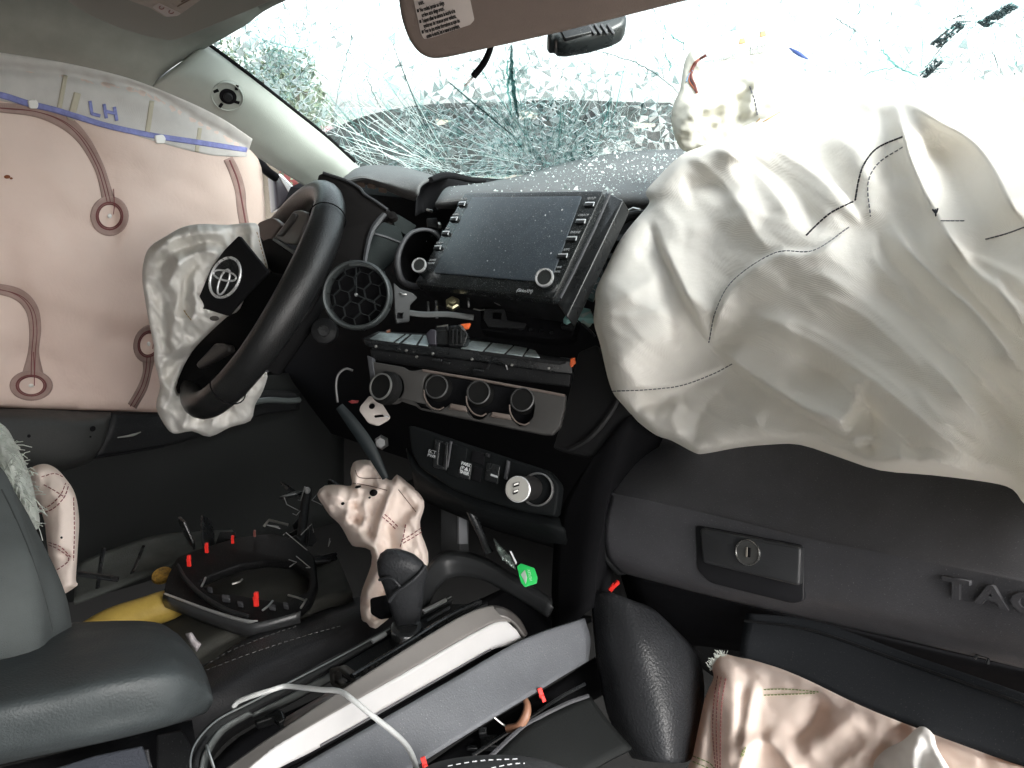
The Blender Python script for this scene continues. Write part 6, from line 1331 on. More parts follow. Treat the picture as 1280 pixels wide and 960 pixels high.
# ================================================================== knee airbag hanging by the shifter
kn = Cloth([(396, 618), (406, 607), (425, 606), (440, 607), (438, 592), (441, 579), (450, 575), (464, 576), (472, 586), (480, 595), (489, 601), (496, 593), (508, 602), (520, 612), (530, 626), (529, 640), (525, 652), (527, 668), (535, 690), (534, 715), (525, 740), (500, 760), (470, 786), (458, 778), (452, 774), (450, 748), (456, 728), (464, 706), (463, 688), (450, 684), (440, 682), (432, 668), (424, 655), (412, 644), (404, 632)],
           lin_depth((410, 620, 0.95), (450, 590, 0.97), (515, 620, 0.92), (440, 660, 0.95), (500, 680, 0.91), (460, 770, 0.90)),
           [dict(p=[(494, 600), (480, 640), (470, 680), (478, 730)], a=0.0340, wl=6, wr=22, k='r'), dict(p=[(484, 605), (470, 640), (462, 680)], a=-0.0272, w=8), dict(p=[(440, 608), (470, 610), (484, 618)], a=0.0170, k='step', wl=10, wr=16), dict(p=[(405, 615), (430, 625), (446, 650)], a=0.0204, w=10), dict(p=[(440, 625), (448, 650), (452, 655)], a=-0.0204, w=6), dict(p=[(425, 640), (445, 660), (462, 690)], a=0.0170, w=8),
            dict(p=[(500, 660), (510, 640), (524, 630)], a=-0.0136, w=7), dict(p=[(500, 700), (505, 660), (515, 640)], a=0.0136, w=9), dict(p=[(455, 760), (470, 720), (490, 690)], a=0.0238, w=10), dict(p=[(466, 780), (480, 730), (500, 700)], a=-0.0204, w=7)],
           step=2.2, edge_r=9, edge_d=0.014, noise=((0.009, 26, 12, 70), (0.002, 9, 7, 20)), seed=31, crease=((0.016, 36, 75, 45), (0.007, 16, 60, 70)), smooth=1, osm=2)
kt = thing('driver_knee_airbag', 'limp pinkish knee airbag with red seams hanging behind the gear shifter', 'airbag', kn.at(480, 760))
kn.build('bag', PINK2, kt, back=0.025)
tubes('red_seam', kn.stitches([(478, 646), (486, 653), (494, 661)])+kn.stitches([(481, 643), (489, 650), (497, 658)])+kn.stitches([(503, 675), (515, 668), (526, 660)])+kn.stitches([(504, 679), (516, 672), (527, 665)])+kn.stitches([(507, 656), (504, 672), (500, 684)]), 0.0006, THREADR, kt)
tubes('brown_seam', [kn.line([(441, 604), (460, 607), (484, 613)]), kn.line([(444, 588), (450, 597), (476, 598)]), kn.line([(498, 612), (520, 640)], 0.0006)], 0.0005, mat('brown_thread', (0.14, 0.08, 0.06), 0.8), kt)
for (x, y, a, b) in ((467, 616, 5, 4.2), (447.5, 608.5, 4, 1.4), (428.5, 629.5, 2.2, 1.8), (462, 622, 1.5, 1.2)): kn.disc('vent_hole', (x, y), a, b, DEEP, kt, 0, off=0.0016, n=16, k=1, rot=-15)

# ================================================================== armrest (console lid)
co = thing('centre_console', 'long centre console with padded armrest lid, silver trim blade and open bins', 'console', P(480, 940, 0.66))
ar = bpy.data.objects.new('armrest', None); COL.objects.link(ar); ar.parent = co; ar.location = P(120, 950, 0.55)-co.location
patch('lid', [pts([(-60, 800, 0.80), (0, 790, 0.79), (60, 781, 0.78), (140, 776, 0.77), (195, 778, 0.755), (222, 792, 0.74)]),
              pts([(-60, 808, 0.70), (0, 799, 0.70), (60, 791, 0.695), (140, 786, 0.69), (205, 792, 0.685), (240, 812, 0.69)]),
              pts([(-60, 842, 0.60), (0, 836, 0.605), (60, 828, 0.61), (140, 818, 0.615), (215, 818, 0.63), (254, 834, 0.66)]),
              pts([(-60, 874, 0.555), (0, 868, 0.56), (60, 856, 0.57), (140, 842, 0.58), (220, 836, 0.605), (262, 854, 0.645)]),
              pts([(-60, 898, 0.54), (0, 890, 0.545), (60, 878, 0.556), (140, 862, 0.57), (222, 852, 0.598), (266, 872, 0.645)]),
              pts([(-60, 935, 0.545), (0, 924, 0.55), (60, 910, 0.56), (140, 896, 0.575), (220, 882, 0.60), (265, 880, 0.655)]),
              pts([(-60, 962, 0.56), (0, 948, 0.565), (60, 936, 0.575), (140, 920, 0.585), (215, 903, 0.612), (258, 890, 0.665)]),
              pts([(-60, 970, 0.62), (0, 956, 0.625), (60, 943, 0.63), (140, 926, 0.64), (210, 908, 0.66), (250, 894, 0.69)])], ARMR, ar, (7, 6), th=0.008)
box_pl = plane_px((0, 975, 0.60), (185, 935, 0.63), (90, 1010, 0.59))
panel('box_front', box_pl, [(60, 962), (120, 943), (178, 931), (188, 960), (188, 1040), (40, 1040)], mat('armrest_box_blue', (0.05, 0.055, 0.068), 0.5, bump=0.4, bscale=600), ar, r=2, th=0.02, bev=0.002)
panel('hinge_cheek', plane_px((195, 920, 0.66), (235, 912, 0.67), (200, 970, 0.64)), [(196, 918), (228, 911), (238, 930), (236, 1000), (194, 1000)], BLACK, ar, r=2, th=0.02, bev=0.002)
tube('latch', pts([(183, 938, 0.645), (185, 952, 0.64), (188, 962, 0.64)]), 0.002, GREYP, ar, 6)
patch('inner_well', [pts([(-60, 975, 0.66), (100, 935, 0.68), (240, 900, 0.72)]), pts([(-60, 1040, 0.64), (100, 1010, 0.66), (250, 960, 0.70)])], DEEP, ar, (4, 4), th=0.005)

# ================================================================== centre console
# well floor behind the rim so that nothing below shows
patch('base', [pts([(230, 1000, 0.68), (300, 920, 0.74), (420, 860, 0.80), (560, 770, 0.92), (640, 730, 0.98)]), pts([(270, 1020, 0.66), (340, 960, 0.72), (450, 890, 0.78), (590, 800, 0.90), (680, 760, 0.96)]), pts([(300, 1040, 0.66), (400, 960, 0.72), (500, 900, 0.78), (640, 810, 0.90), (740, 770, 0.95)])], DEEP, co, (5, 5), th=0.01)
rimL = [(240, 985, 0.575), (236, 950, 0.59), (244, 925, 0.61), (270, 898, 0.64), (312, 876, 0.67), (362, 850, 0.705), (420, 820, 0.75), (480, 787, 0.80), (528, 760, 0.845), (562, 744, 0.88)]
rimI = [(250, 990, 0.57), (247, 955, 0.585), (256, 932, 0.605), (278, 907, 0.635), (318, 885, 0.665), (368, 859, 0.70), (425, 828, 0.745), (484, 795, 0.795), (530, 769, 0.838), (564, 751, 0.872)]
rimD = [(262, 990, 0.61), (262, 965, 0.63), (268, 945, 0.65), (290, 922, 0.675), (328, 899, 0.705), (376, 873, 0.735), (430, 843, 0.775), (488, 808, 0.82), (533, 783, 0.86), (566, 764, 0.895)]
patch('rim', [pts(rimL), pts([(a+5, b+4, c-0.003) for a, b, c in rimL]), pts(rimI)], mat('rim_grey', (0.022, 0.023, 0.023), 0.5, 0.0), co, (5, 3), th=0.006)
patch('bin_wall', [pts(rimI), pts(rimD)], BLACK, co, (5, 3), th=0.004)
tube('chrome_line', pts([(a+2, b+2, c-0.004) for a, b, c in rimL]), 0.0008, mat('dull_chrome', (0.26, 0.27, 0.27), 0.4, 0.6), co, 6, 5)
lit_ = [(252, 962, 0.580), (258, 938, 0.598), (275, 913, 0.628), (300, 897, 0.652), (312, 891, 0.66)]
patch('bright_wall', [pts(lit_), pts([(a+6, b+3, c+0.010) for a, b, c in lit_])], mat('wall_lit_tone', (0.13, 0.14, 0.138), 0.5), co, (5, 2), th=0.002)  # lit stretches of the bin wall put in as a paler colour
patch('bright_wall', [pts([(318, 893, 0.672), (360, 871, 0.70), (414, 841, 0.742)]), pts([(316, 897, 0.676), (366, 876, 0.708), (418, 848, 0.750)])], mat('wall_lit_tone', (0.36, 0.38, 0.37)), co, (5, 2), th=0.002)
# right flank: silver blade. light put into its tones: darker top, bright side face; slot, dark lip
sv = [(250, 985), (360, 906), (463, 839), (552, 784), (600, 760), (617, 756)]
DD = [0.56, 0.605, 0.665, 0.725, 0.765, 0.78]
def dl(x): return float(np.interp(x, [250, 360, 463, 552, 600, 660], [0.55, 0.60, 0.66, 0.722, 0.762, 0.80]))
topU = [(240, 992), (300, 947), (360, 906), (463, 839), (552, 784), (590, 764), (614, 757), (630, 759)]
topL = [(262, 1010), (318, 955), (378, 914), (497, 845), (575, 800), (604, 784), (622, 776), (640, 776)]
patch('blade_top', [[P(x, y, dl(x)) for x, y in topU], [P((a[0]+b[0])/2, (a[1]+b[1])/2, (dl(a[0])+dl(b[0])-0.0165)/2) for a, b in zip(topU, topL)], [P(x, y, dl(x)-0.0165) for x, y in topL]], SILV_SHADED, co, (6, 4), th=0.003)
faceU = [(262, 1010), (318, 955), (378, 914), (497, 847), (575, 802), (604, 786), (622, 778), (634, 777)]
faceL = [(270, 1040), (335, 970), (400, 934), (505, 872), (580, 832), (615, 812), (636, 807), (656, 797)]
BFC = patch('bright_face', [[P(x, y, dl(x)-0.0165) for x, y in faceU], [P((a[0]+b[0])/2, (a[1]+b[1])/2, (dl(a[0])+dl(b[0])-0.0325)/2) for a, b in zip(faceU, faceL)], [P(x, y, dl(x)-0.016) for x, y in faceL]], SILV_LIT, co, (7, 3), th=0.003)
patch('blade_nose', [[P(617, 757, .772), P(634, 761, .775), P(650, 774, .78), P(660, 792, .785)], [P(620, 770, .765), P(634, 773, .768), P(646, 782, .772), P(657, 796, .776)]], mat('nose_dark', (0.06, 0.055, 0.052), 0.4, 0.3), co, (5, 4), th=0.004)
tube('blade_slot', drape(BFC, _cat2([(400, 932), (478, 889), (545, 850.5), (600, 819), (613, 812)], 6), 0.0002), 0.0016, mat('slot_grey', (0.10, 0.10, 0.105), 0.5), co, 8, 0, flat=0.6)
patch('blade_lip', [[P(x-2, y+1, dl(x)-0.012) for x, y in faceL], [P(x+3, y+5, dl(x)-0.006) for x, y in faceL]], DEEP, co, (6, 3), th=0.004)
# inner ledge of the bins on the right: brownish strip
patch('bin_ledge', [pts([(358, 896, 0.64), (400, 871, 0.665), (414, 862, 0.675)]), pts([(354, 904, 0.632), (402, 877, 0.655), (420, 866, 0.668)])], mat('bin_ledge_brown', (0.15, 0.125, 0.12), 0.4), co, (4, 3), th=0.003)
panel('bin_step', plane_px((410, 840, 0.73), (445, 855, 0.70), (415, 850, 0.725)), [(410, 836), (422, 833), (446, 851), (440, 857), (420, 864), (412, 856)], mat('bin_step_dark', (0.045, 0.043, 0.04), 0.45), co, holes=[round_px([(416, 842), (421, 839), (438, 852), (424, 858), (417, 852)], 2)], r=3, th=0.01, bev=0.002)
panel('gear_gate', plane_px((440, 820, 0.76), (560, 750, 0.87), (470, 838, 0.75)), [(424, 832), (480, 799), (560, 755), (612, 752), (556, 782), (468, 836), (450, 846)], BLACK, co, r=3, th=0.012, bev=0.002)
panel('gate_rail', plane_px((440, 820, 0.757), (560, 750, 0.867), (470, 838, 0.747)), [(528, 762), (557, 747), (559, 750), (531, 765)], mat('gate_rail_silver', (0.5, 0.5, 0.5), 0.3, 0.6), co, th=0.003, bev=0.0006, h=0.003)
panel('gate_rail', plane_px((440, 820, 0.757), (560, 750, 0.867), (470, 838, 0.747)), [(533, 774), (562, 757), (563, 759), (534, 776)], GREYP, co, th=0.003, bev=0.0006, h=0.003)
panel('gate_rail', plane_px((440, 820, 0.757), (560, 750, 0.867), (470, 838, 0.747)), [(464, 799), (482, 789), (484, 792), (467, 802)], mat('gate_rail_silver', (0.5, 0.5, 0.5)), co, th=0.003, bev=0.0006, h=0.006)
tube('gate_gloss', pts([(440, 846, 0.705), (500, 810, 0.755), (560, 772, 0.80), (600, 752, 0.83)]), 0.003, BLACKSM, co, 8, 4)
# small things inside the bin
panel('bin_divider', plane_px((315, 905, 0.67), (350, 893, 0.675), (320, 912, 0.665)), [(316, 901), (346, 885), (353, 887), (356, 897), (348, 903), (340, 897), (320, 904)], BLACKSM, co, r=2, th=0.01, bev=0.002)
tube('wire_end', pts([(258, 932, 0.60), (262, 944, 0.59), (268, 962, 0.585)]), 0.0011, STEEL, co, 6, 3)
tube('seat_rail_line', pts([(376, 844, 0.80), (400, 830, 0.82), (425, 817, 0.84)]), 0.0006, GREYP, co, 6)
# grey side panel, popped off its clips
sp_ = thing('console_side_panel', 'blue-grey scuffed console side panel sprung loose along its lower edge', 'side panel', P(600, 890, 0.68))
patch('panel', [[P(300, 1010, 0.548), P(368, 962, 0.585), (P(480, 898, 0.65)), P(560, 852, 0.70), P(656, 799, 0.768), P(731, 773, 0.83)],
                [P(330, 1040, 0.545), P(420, 975, 0.590), P(500, 928, 0.648), P(590, 874, 0.70), P(670, 828, 0.768), P(738, 798, 0.833)],
                [P(380, 1060, 0.552), P(470, 988, 0.600), P(528, 952, 0.646), P(620, 895, 0.70), P(690, 853, 0.765), P(736, 826, 0.83)]], CONS, sp_, (8, 6), th=0.004)
# under the panel: wiring, lower trim
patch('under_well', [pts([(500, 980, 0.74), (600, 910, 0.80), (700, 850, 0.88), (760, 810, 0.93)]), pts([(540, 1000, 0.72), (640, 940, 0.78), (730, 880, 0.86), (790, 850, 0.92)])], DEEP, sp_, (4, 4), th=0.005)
for (x, y, s, d) in ((677, 866, 0.68, 0.745), (531, 952, 0.6, 0.635)):
    redclip(P(x-3, y-6, d), sp_, s, (UP*-0.9+RT*0.35-FW*0.2).normalized())
wb = tube('brown_wire', pts([(656, 873, 0.77), (659, 882, 0.765), (657, 895, 0.76), (648, 908, 0.76), (634, 911, 0.765)]), [0.0026, 0.0036, 0.0046, 0.0046, 0.0038], WIRE, None, 10, 5); tag(wb, 'curled brown wire below the loose console side panel', 'wire')
wc_ = tube('thin_wire', pts([(617, 896, 0.77), (628, 905, 0.77), (640, 912, 0.77)]), 0.001, STEEL, None, 6); tag(wc_, 'thin grey wire end beside the curled brown wire', 'wire')
pg = thing('wiring_plug', 'small black wiring plugs in the gap under the console side panel', 'plug', P(600, 925, 0.77))
for (x, y, w, h) in ((603, 913, 10, 9), (612, 926, 22, 16), (590, 934, 14, 6)):
    pl = plane_px((x-8, y, 0.775), (x+8, y-2, 0.775), (x, y+8, 0.77)); panel('plug_body', pl, [(x-w/2, y-h/2), (x+w/2, y-h/2-1), (x+w/2, y+h/2-1), (x-w/2, y+h/2)], BLACKSM, pg, r=1.5, th=0.012, bev=0.0015)
ft = thing('floor_side_trim', 'dark floor trim panel with a grey edge, low beside the console', 'trim panel', P(680, 930, 0.74))
patch('panel', [pts([(600, 955, 0.72), (660, 905, 0.76), (705, 882, 0.79), (737, 868, 0.81)]), pts([(640, 985, 0.70), (690, 940, 0.74), (730, 915, 0.77), (760, 900, 0.79)]), pts([(680, 1010, 0.70), (730, 970, 0.73), (760, 950, 0.75), (790, 935, 0.77)])], mat('floor_trim', (0.010, 0.011, 0.011), 0.65, spec=0.25, bump=0.3, bscale=600), ft, (5, 4), th=0.005)
tube('edge', pts([(612, 946, 0.722), (655, 908, 0.758), (705, 881, 0.786), (735, 870, 0.806)]), 0.0022, GREYP, ft, 6, 5); tube('edge', pts([(590, 945, 0.74), (650, 905, 0.775), (700, 872, 0.80), (731, 855, 0.82)]), 0.0018, BLACKSM, ft, 6, 5)
ps = thing('passenger_seat', 'dark grey cushion edge of the passenger seat with white stitching, at the bottom edge', 'seat', P(620, 990, 0.50))
pse = [pts([(500, 985, 0.56), (540, 955, 0.57), (600, 944, 0.575), (660, 946, 0.575), (710, 960, 0.57), (760, 985, 0.56)]), pts([(505, 1000, 0.52), (545, 964, 0.53), (600, 951, 0.535), (660, 953, 0.535), (705, 968, 0.53), (755, 1000, 0.52)]), pts([(510, 1060, 0.48), (550, 1020, 0.48), (600, 1005, 0.48), (660, 1005, 0.48), (700, 1015, 0.48), (750, 1050, 0.48)])]
patch('cushion', pse, mat('passenger_cushion', (0.04, 0.042, 0.045), 0.8, bump=0.5, bscale=600), ps, (6, 5), th=0.01)
q = catmull(pts([(560, 956.5, 0.527), (600, 950, 0.530), (650, 947.5, 0.535)]), 6); stitch3([p-FW*0.001 for p in q], 0.0032, 0.0022, 0.00035, PRINTW, ps)
q = catmull(pts([(614, 959, 0.52), (640, 954, 0.523), (656, 953, 0.525)]), 5); stitch3([p-FW*0.001 for p in q], 0.0032, 0.0022, 0.00035, PRINTW, ps)

# front tray of the console and what lies in it
pl = plane_px((530, 700, 0.92), (650, 745, 0.88), (560, 690, 0.95))
tr_ = thing('console_tray', 'black rubber lined tray at the front of the console', 'tray', P(590, 720, 0.90))
patch('tray_wall', [pts([(520, 742, 0.87), (535, 706, 0.90), (560, 688, 0.925), (600, 694, 0.92), (650, 722, 0.895), (690, 748, 0.87)]), pts([(522, 752, 0.86), (537, 714, 0.885), (560, 696, 0.905), (600, 702, 0.90), (648, 731, 0.88), (690, 757, 0.855)]), pts([(530, 772, 0.87), (545, 740, 0.89), (566, 722, 0.905), (600, 724, 0.90), (640, 745, 0.885), (684, 772, 0.86)])], mat('tray_black', (0.022, 0.023, 0.024), 0.38), tr_, (6, 4), th=0.006)
pg2 = thing('dark_post', 'dark upright post with one face coloured grey as if lit, behind the console tray', 'post', P(580, 690, 0.98))
pl = plane_px((556, 640, 1.0), (590, 640, 0.98), (556, 690, 0.99)); panel('dark_face', pl, [(551, 632), (575, 634), (575, 690), (551, 690)], mat('post_dark', (0.03, 0.032, 0.034), 0.6), pg2, th=0.02, bev=0.001)
panel('lit_tone_face', plane_px((574, 636, 0.985), (585, 638, 0.995), (574, 680, 0.98)), [(574, 634), (583, 636), (585, 680), (574, 680)], mat('post_lit_grey', (0.16, 0.165, 0.175), 0.55), pg2, th=0.004, bev=0.0005)  # same post, light on this side put into a paler grey
hs_ = tube('ribbed_hose', pts([(585, 634, 0.90), (593, 650, 0.90), (602, 670, 0.895), (611, 692, 0.89)]), [0.004+0.0012*(k % 2) for k in range(4)], BLACKSM, None, 10, 10); tag(hs_, 'thin black ribbed hose hanging in the hollow under the switch panel', 'hose')
pl = plane_px((640, 705, 0.86), (668, 712, 0.855), (650, 732, 0.85))
gt = thing('green_tag', 'bright green plastic tag with a clear torn sleeve, in the front of the console', 'tag', pl.hit(655, 720))
panel('tag_body', pl, [(646, 708), (651, 704), (668, 710), (672, 722), (671, 729), (656, 734), (651, 728)], GREEN, gt, r=1.5, th=0.0015, bev=0.0005)
panel('painted_glint', pl, [(651, 718), (656, 712), (659, 722), (657, 730)], mat('painted_glint', (0.55, 0.65, 0.58), 0.3, 0.5), gt, r=1, th=0.0006, bev=0.0002, h=0.0006)  # glint on the tag put in as a pale metallic patch
text_on('lettering', pl, 'NEUTRA', (662, 719), (659.5, 708), 5, mat('pale_green_print', (0.45, 0.75, 0.5), 0.6), gt, h=0.0004, sx=0.75)
SLV = glassy('clear_sleeve', (0.75, 0.85, 0.80), 1.5, 0.15, 0.12)
sl_ = Cloth([(616, 671), (624, 680), (632, 688), (638, 694), (645, 706), (646, 713), (638, 708), (628, 700), (621, 688)], lin_depth((616, 672, 0.87), (645, 710, 0.86), (625, 690, 0.86)), [], step=1.5, edge_r=4, edge_d=0.004, noise=((0.006, 8, 5, 45),), seed=5, osm=0, smooth=0)
sl_.build('clear_sleeve', SLV, gt, thin=0.0004)
panel('white_slip', plane_px((636, 690, 0.855), (646, 712, 0.855), (632, 700, 0.856)), [(637, 689), (639, 689), (646, 703), (645, 706)], PRINTW, gt, th=0.0006, bev=0.0001)

# ================================================================== gear shifter
sh = thing('gear_shifter', 'black leather gear shifter knob with a chrome collar', 'gear shifter', P(510, 795, 0.80))
sd = 0.795; k_ = sd/F_PX
axis = lambda x, y, dd=0: P(x, y, sd+dd)
secs = []
for (cx, cy, a, b, ang, dd) in ((509, 783, 14, 14, 8, 0.0), (509, 770, 18, 17, 8, 0.0), (507, 750, 22, 20, 7, -0.004), (505, 733, 25, 22, 4, -0.006), (503, 722, 29.5, 25, -4, -0.008), (503, 711, 32, 27, -12, -0.009), (504.5, 702, 30, 26, -16, -0.008), (506, 695, 24, 21, -18, -0.006), (507, 690.5, 14, 13, -18, -0.004), (507.5, 689, 4, 4, -18, -0.003)):
    va = (RT*math.cos(math.radians(ang))-UP*math.sin(math.radians(-ang))).normalized(); secs.append((axis(cx, cy, dd), a*k_, b*k_, va, -FW*0.92+UP*0.39))
kb = loft('knob', secs, LEATH, sh, 36, 2.3)
tube('knob_piping', pts([(486, 752, 0.768), (495, 741, 0.767), (508, 732, 0.7665), (522, 720, 0.768), (532, 707, 0.775)]), 0.0020, LEATH, sh, 8, 6)
tube('knob_piping', pts([(474, 725, 0.773), (484, 722, 0.7675), (492, 725, 0.7655), (500, 733, 0.766)]), 0.0014, LEATH, sh, 8, 6)
ax = (axis(508, 740)-axis(508.5, 795)).normalized(); ax = (UP*0.9-FW*0.44+RT*0.0).normalized()
lathe('collar', axis(508.5, 790), ax, [(0.0150, -0.006), (0.0158, -0.005), (0.0158, 0.006), (0.0146, 0.008)], mat('collar_chrome', (0.35, 0.36, 0.37), 0.22, 0.9), sh, 36, ring=False)
lathe('boot', axis(508, 796), ax, [(0.030, -0.012), (0.024, -0.006), (0.017, 0.0), (0.0145, 0.004)], BLACK, sh, 28)
panel('lock_button', plane_px((462, 750, 0.83), (485, 752, 0.82), (465, 775, 0.825)), [(461, 748), (480, 744), (484, 765), (476, 776), (462, 768)], DEEP, sh, r=4, th=0.02, bev=0.003)

# ================================================================== cable across the console
cb = tube('charging_cable', pts([(292, 884, 0.66), (298, 877, 0.66), (318, 869, 0.655), (338, 863, 0.655), (355, 858, 0.66), (372, 859, 0.652), (400, 862, 0.632), (424, 864, 0.617), (440, 874, 0.605), (462, 892, 0.598), (490, 914, 0.592), (508, 932, 0.585), (518, 952, 0.575), (526, 985, 0.56)]), 0.0021, CORD, None, 10, 7); tag(cb, 'white charging cable draped across the console bins and silver trim', 'cable')

# ================================================================== glove box
gb = thing('glove_box', 'closed black glove box with a locking latch and raised letters', 'glove box', P(1000, 800, 0.70))
lipL = [(835, 520, .93), (806, 540, .915), (789, 568, .885), (766, 612, .85), (755, 660, .83), (757, 692, .835), (776, 716, .85)]
def gd(x): return float(np.interp(x, [750, 900, 1100, 1300, 1500], [0.85, 0.765, 0.66, 0.565, 0.49]))
cols = [(0, None)]
rows = []
topy = lambda x: np.interp(x, [806, 1000, 1280, 1450], [540, 548, 590, 612]); 
def grow(f, dd, xl, yl, dleft): 
    L = [P(xl, yl, dleft)]
    for x in (800, 860, 930, 1010, 1100, 1200, 1300, 1430):
        if x < xl+18: continue
        L.append(P(x, f(x), gd(x)+dd))
    while len(L) < 9: L.insert(1, L[0].lerp(L[1], 0.5))
    return L
y_top = lambda x: np.interp(x, [780, 1000, 1280, 1450], [525, 545, 590, 620])
y_a = lambda x: np.interp(x, [780, 1000, 1280, 1450], [572, 606, 650, 678])
y_r = lambda x: np.interp(x, [770, 876, 1004, 1280, 1450], [612, 634, 664, 717, 750])
y_r2 = lambda x: np.interp(x, [770, 876, 1004, 1280, 1450], [622, 645, 677, 732, 766])
y_m = lambda x: np.interp(x, [760, 876, 1004, 1280, 1450], [664, 697, 727, 782, 815])
y_b = lambda x: np.interp(x, [760, 876, 1004, 1280, 1450], [700, 728, 752, 810, 845])
y_u = lambda x: np.interp(x, [776, 894, 1004, 1178, 1280, 1450], [716, 747, 772, 811, 836, 876])
rows = [grow(y_top, 0.07, 812, 532, 0.97), grow(y_a, 0.034, 790, 568, 0.905), grow(y_r, 0.004, 767, 610, 0.858), grow(y_r2, -0.002, 763, 622, 0.850), grow(y_m, -0.004, 755, 660, 0.846), grow(y_b, 0.004, 759, 694, 0.852), grow(y_u, 0.032, 776, 716, 0.875)]
patch('door', rows, mat('glove_box_plastic', (0.055, 0.0545, 0.06), 0.6, bump=0.55, bscale=800, mottle=0.12, dust=0.3), gb, (6, 6), th=0.012)
patch('left_return', [pts([(812, 534, .97), (790, 568, .907), (767, 610, .860), (756, 660, .848), (759, 694, .854), (776, 716, .877)]), pts([(816, 530, 1.03), (796, 566, .99), (776, 610, .95), (768, 660, .94), (772, 692, .94), (790, 716, .95)])], BLACK, gb, (5, 3), th=0.005)
# latch
lp_ = plane_px((872, 660, gd(872)-0.003), (1003, 690, gd(1003)-0.003), (880, 720, gd(880)-0.004))
lt_ = panel('latch_recess', lp_, [(868, 656), (1004, 682), (1005, 752), (990, 755), (887, 729), (871, 713)], mat('latch_recess_black', (0.016, 0.016, 0.018), 0.4), gb, r=6, th=0.006, bev=0.0015, h=0.0015)
hd_ = panel('latch_handle', lp_, [(874, 660), (1001, 684), (999, 733), (878, 704)], mat('latch_black', (0.028, 0.029, 0.031), 0.42, bump=0.3, bscale=800), gb, r=5, th=0.010, bev=0.0025, h=0.009)
o = lp_.hit(935, 690.5, 0.0092); rr = 16.3*gd(935)/F_PX
lathe('lock_bezel', o, lp_.n, [(rr, -0.003), (rr, 0.0012), (rr*0.96, 0.0022), (rr*0.90, 0.0022), (rr*0.86, 0.0014)], mat('lock_chrome', (0.32, 0.32, 0.31), 0.25, 0.9), hd_, 40)
lathe('lock_face', o, lp_.n, [(0.0001, 0.0013), (rr*0.87, 0.0015), (rr*0.88, 0)], mat('lock_face', (0.085, 0.085, 0.082), 0.4, 0.3), hd_, 40)
kp_ = Plane(o+lp_.n*0.0016, o+lp_.n*0.0016+lp_.u, o+lp_.n*0.0016+lp_.v)
panel('key_slot', kp_, [(932, 684), (938, 685), (937.5, 697), (932, 696)], DEEP, hd_, r=0.8, th=0.001, bev=0.0002, h=0.0006); panel('key_shutter', kp_, [(932, 684), (934.3, 684.4), (934, 696.2), (932, 696)], mat('shutter_brass', (0.45, 0.42, 0.36), 0.35, 0.8), hd_, th=0.001, bev=0.0002, h=0.0011)
# raised letters
lp2 = plane_px((1180, 728, gd(1180)-0.004), (1290, 752, gd(1290)-0.004), (1190, 760, gd(1190)-0.004))
for ch_, x, y in (('T', 1196, 737), ('A', 1240, 746), ('C', 1284, 755), ('O', 1330, 765)):
    text_on('raised_letter', lp2, ch_, (x, y), (x+20, y+4.3), 34, mat('glove_box_plastic', (0.085, 0.083, 0.09)), gb, h=0.0005, ext=0.002, sx=1.55, bold=0.0008)
# scratches beside the latch
for L in ([(1022, 722), (1027, 733)], [(1034, 738), (1044, 731), (1050, 728)], [(1012, 716), (1020, 714)], [(1026, 740), (1032, 742)]): tube('scratch', [lp2.hit(a, b, 0.001)-FW*0.0 for a, b in L], 0.0008, DEEP, gb, 5)
# gap under the door and knee panel
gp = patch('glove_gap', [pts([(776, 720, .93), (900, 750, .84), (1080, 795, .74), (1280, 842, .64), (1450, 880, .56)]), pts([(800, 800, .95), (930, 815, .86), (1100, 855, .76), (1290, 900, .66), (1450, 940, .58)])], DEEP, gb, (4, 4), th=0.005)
tube('striker', pts([(1218, 823, .63), (1222, 818, .63), (1236, 821, .625), (1234, 830, .625)]), 0.0016, BLACKSM, gb, 6)
kpnl = thing('loose_knee_panel', 'loose flat black knee panel lying between glove box and pink airbag', 'panel', P(1060, 850, 0.70))
patch('panel', [pts([(932, 766, .787), (1017, 776, .742), (1133, 816, .677), (1280, 868, .592), (1450, 930, .517)]), pts([(930, 776, .785), (1014, 788, .74), (1130, 828, .675), (1280, 880, .59), (1450, 945, .515)]), pts([(926, 800, .775), (1002, 816, .735), (1110, 858, .67), (1280, 920, .58), (1450, 985, .50)]), pts([(924, 820, .775), (993, 842, .73), (1093, 887, .665), (1280, 958, .57), (1450, 1030, .50)])], mat('knee_panel_black', (0.024, 0.026, 0.029), 0.85, bump=0.35, bscale=800, spec=0.12, dust=0.15), kpnl, (6, 5), th=0.006)
tube('panel_fold', pts([(931, 776, .784), (1014, 788, .739), (1130, 828, .674), (1280, 880, .589), (1450, 945, .514)]), 0.0014, BLACK, kpnl, 6, 4)
# console side leather knee pad
kd = thing('console_knee_pad', 'black grained leather knee pad bulging at the front of the console', 'knee pad', P(810, 900, 0.80))
patch('pad', [pts([(738, 739, .86), (742, 790, .85), (748, 840, .84), (762, 900, .82), (790, 948, .80)]), pts([(760, 740, .835), (764, 790, .82), (772, 845, .805), (788, 905, .785), (812, 952, .77)]), pts([(790, 750, .825), (800, 800, .80), (812, 850, .785), (826, 900, .77), (838, 954, .76)]), pts([(815, 760, .84), (840, 800, .82), (852, 850, .80), (858, 900, .785), (860, 952, .775)]), pts([(836, 778, .88), (868, 812, .86), (880, 850, .84), (878, 900, .82), (872, 940, .81)])], LEATH, kd, (7, 6), th=0.006)
pl = plane_px((745, 700, 0.9), (775, 720, 0.89), (745, 740, 0.89)); panel('mount_tab', pl, [(739, 700), (748, 702), (752, 730), (742, 732)], BLACK, kd, r=1, th=0.006)
redclip(P(762, 738, 0.845), kd, 0.75, (UP*0.75-FW*0.3+RT*0.6).normalized())
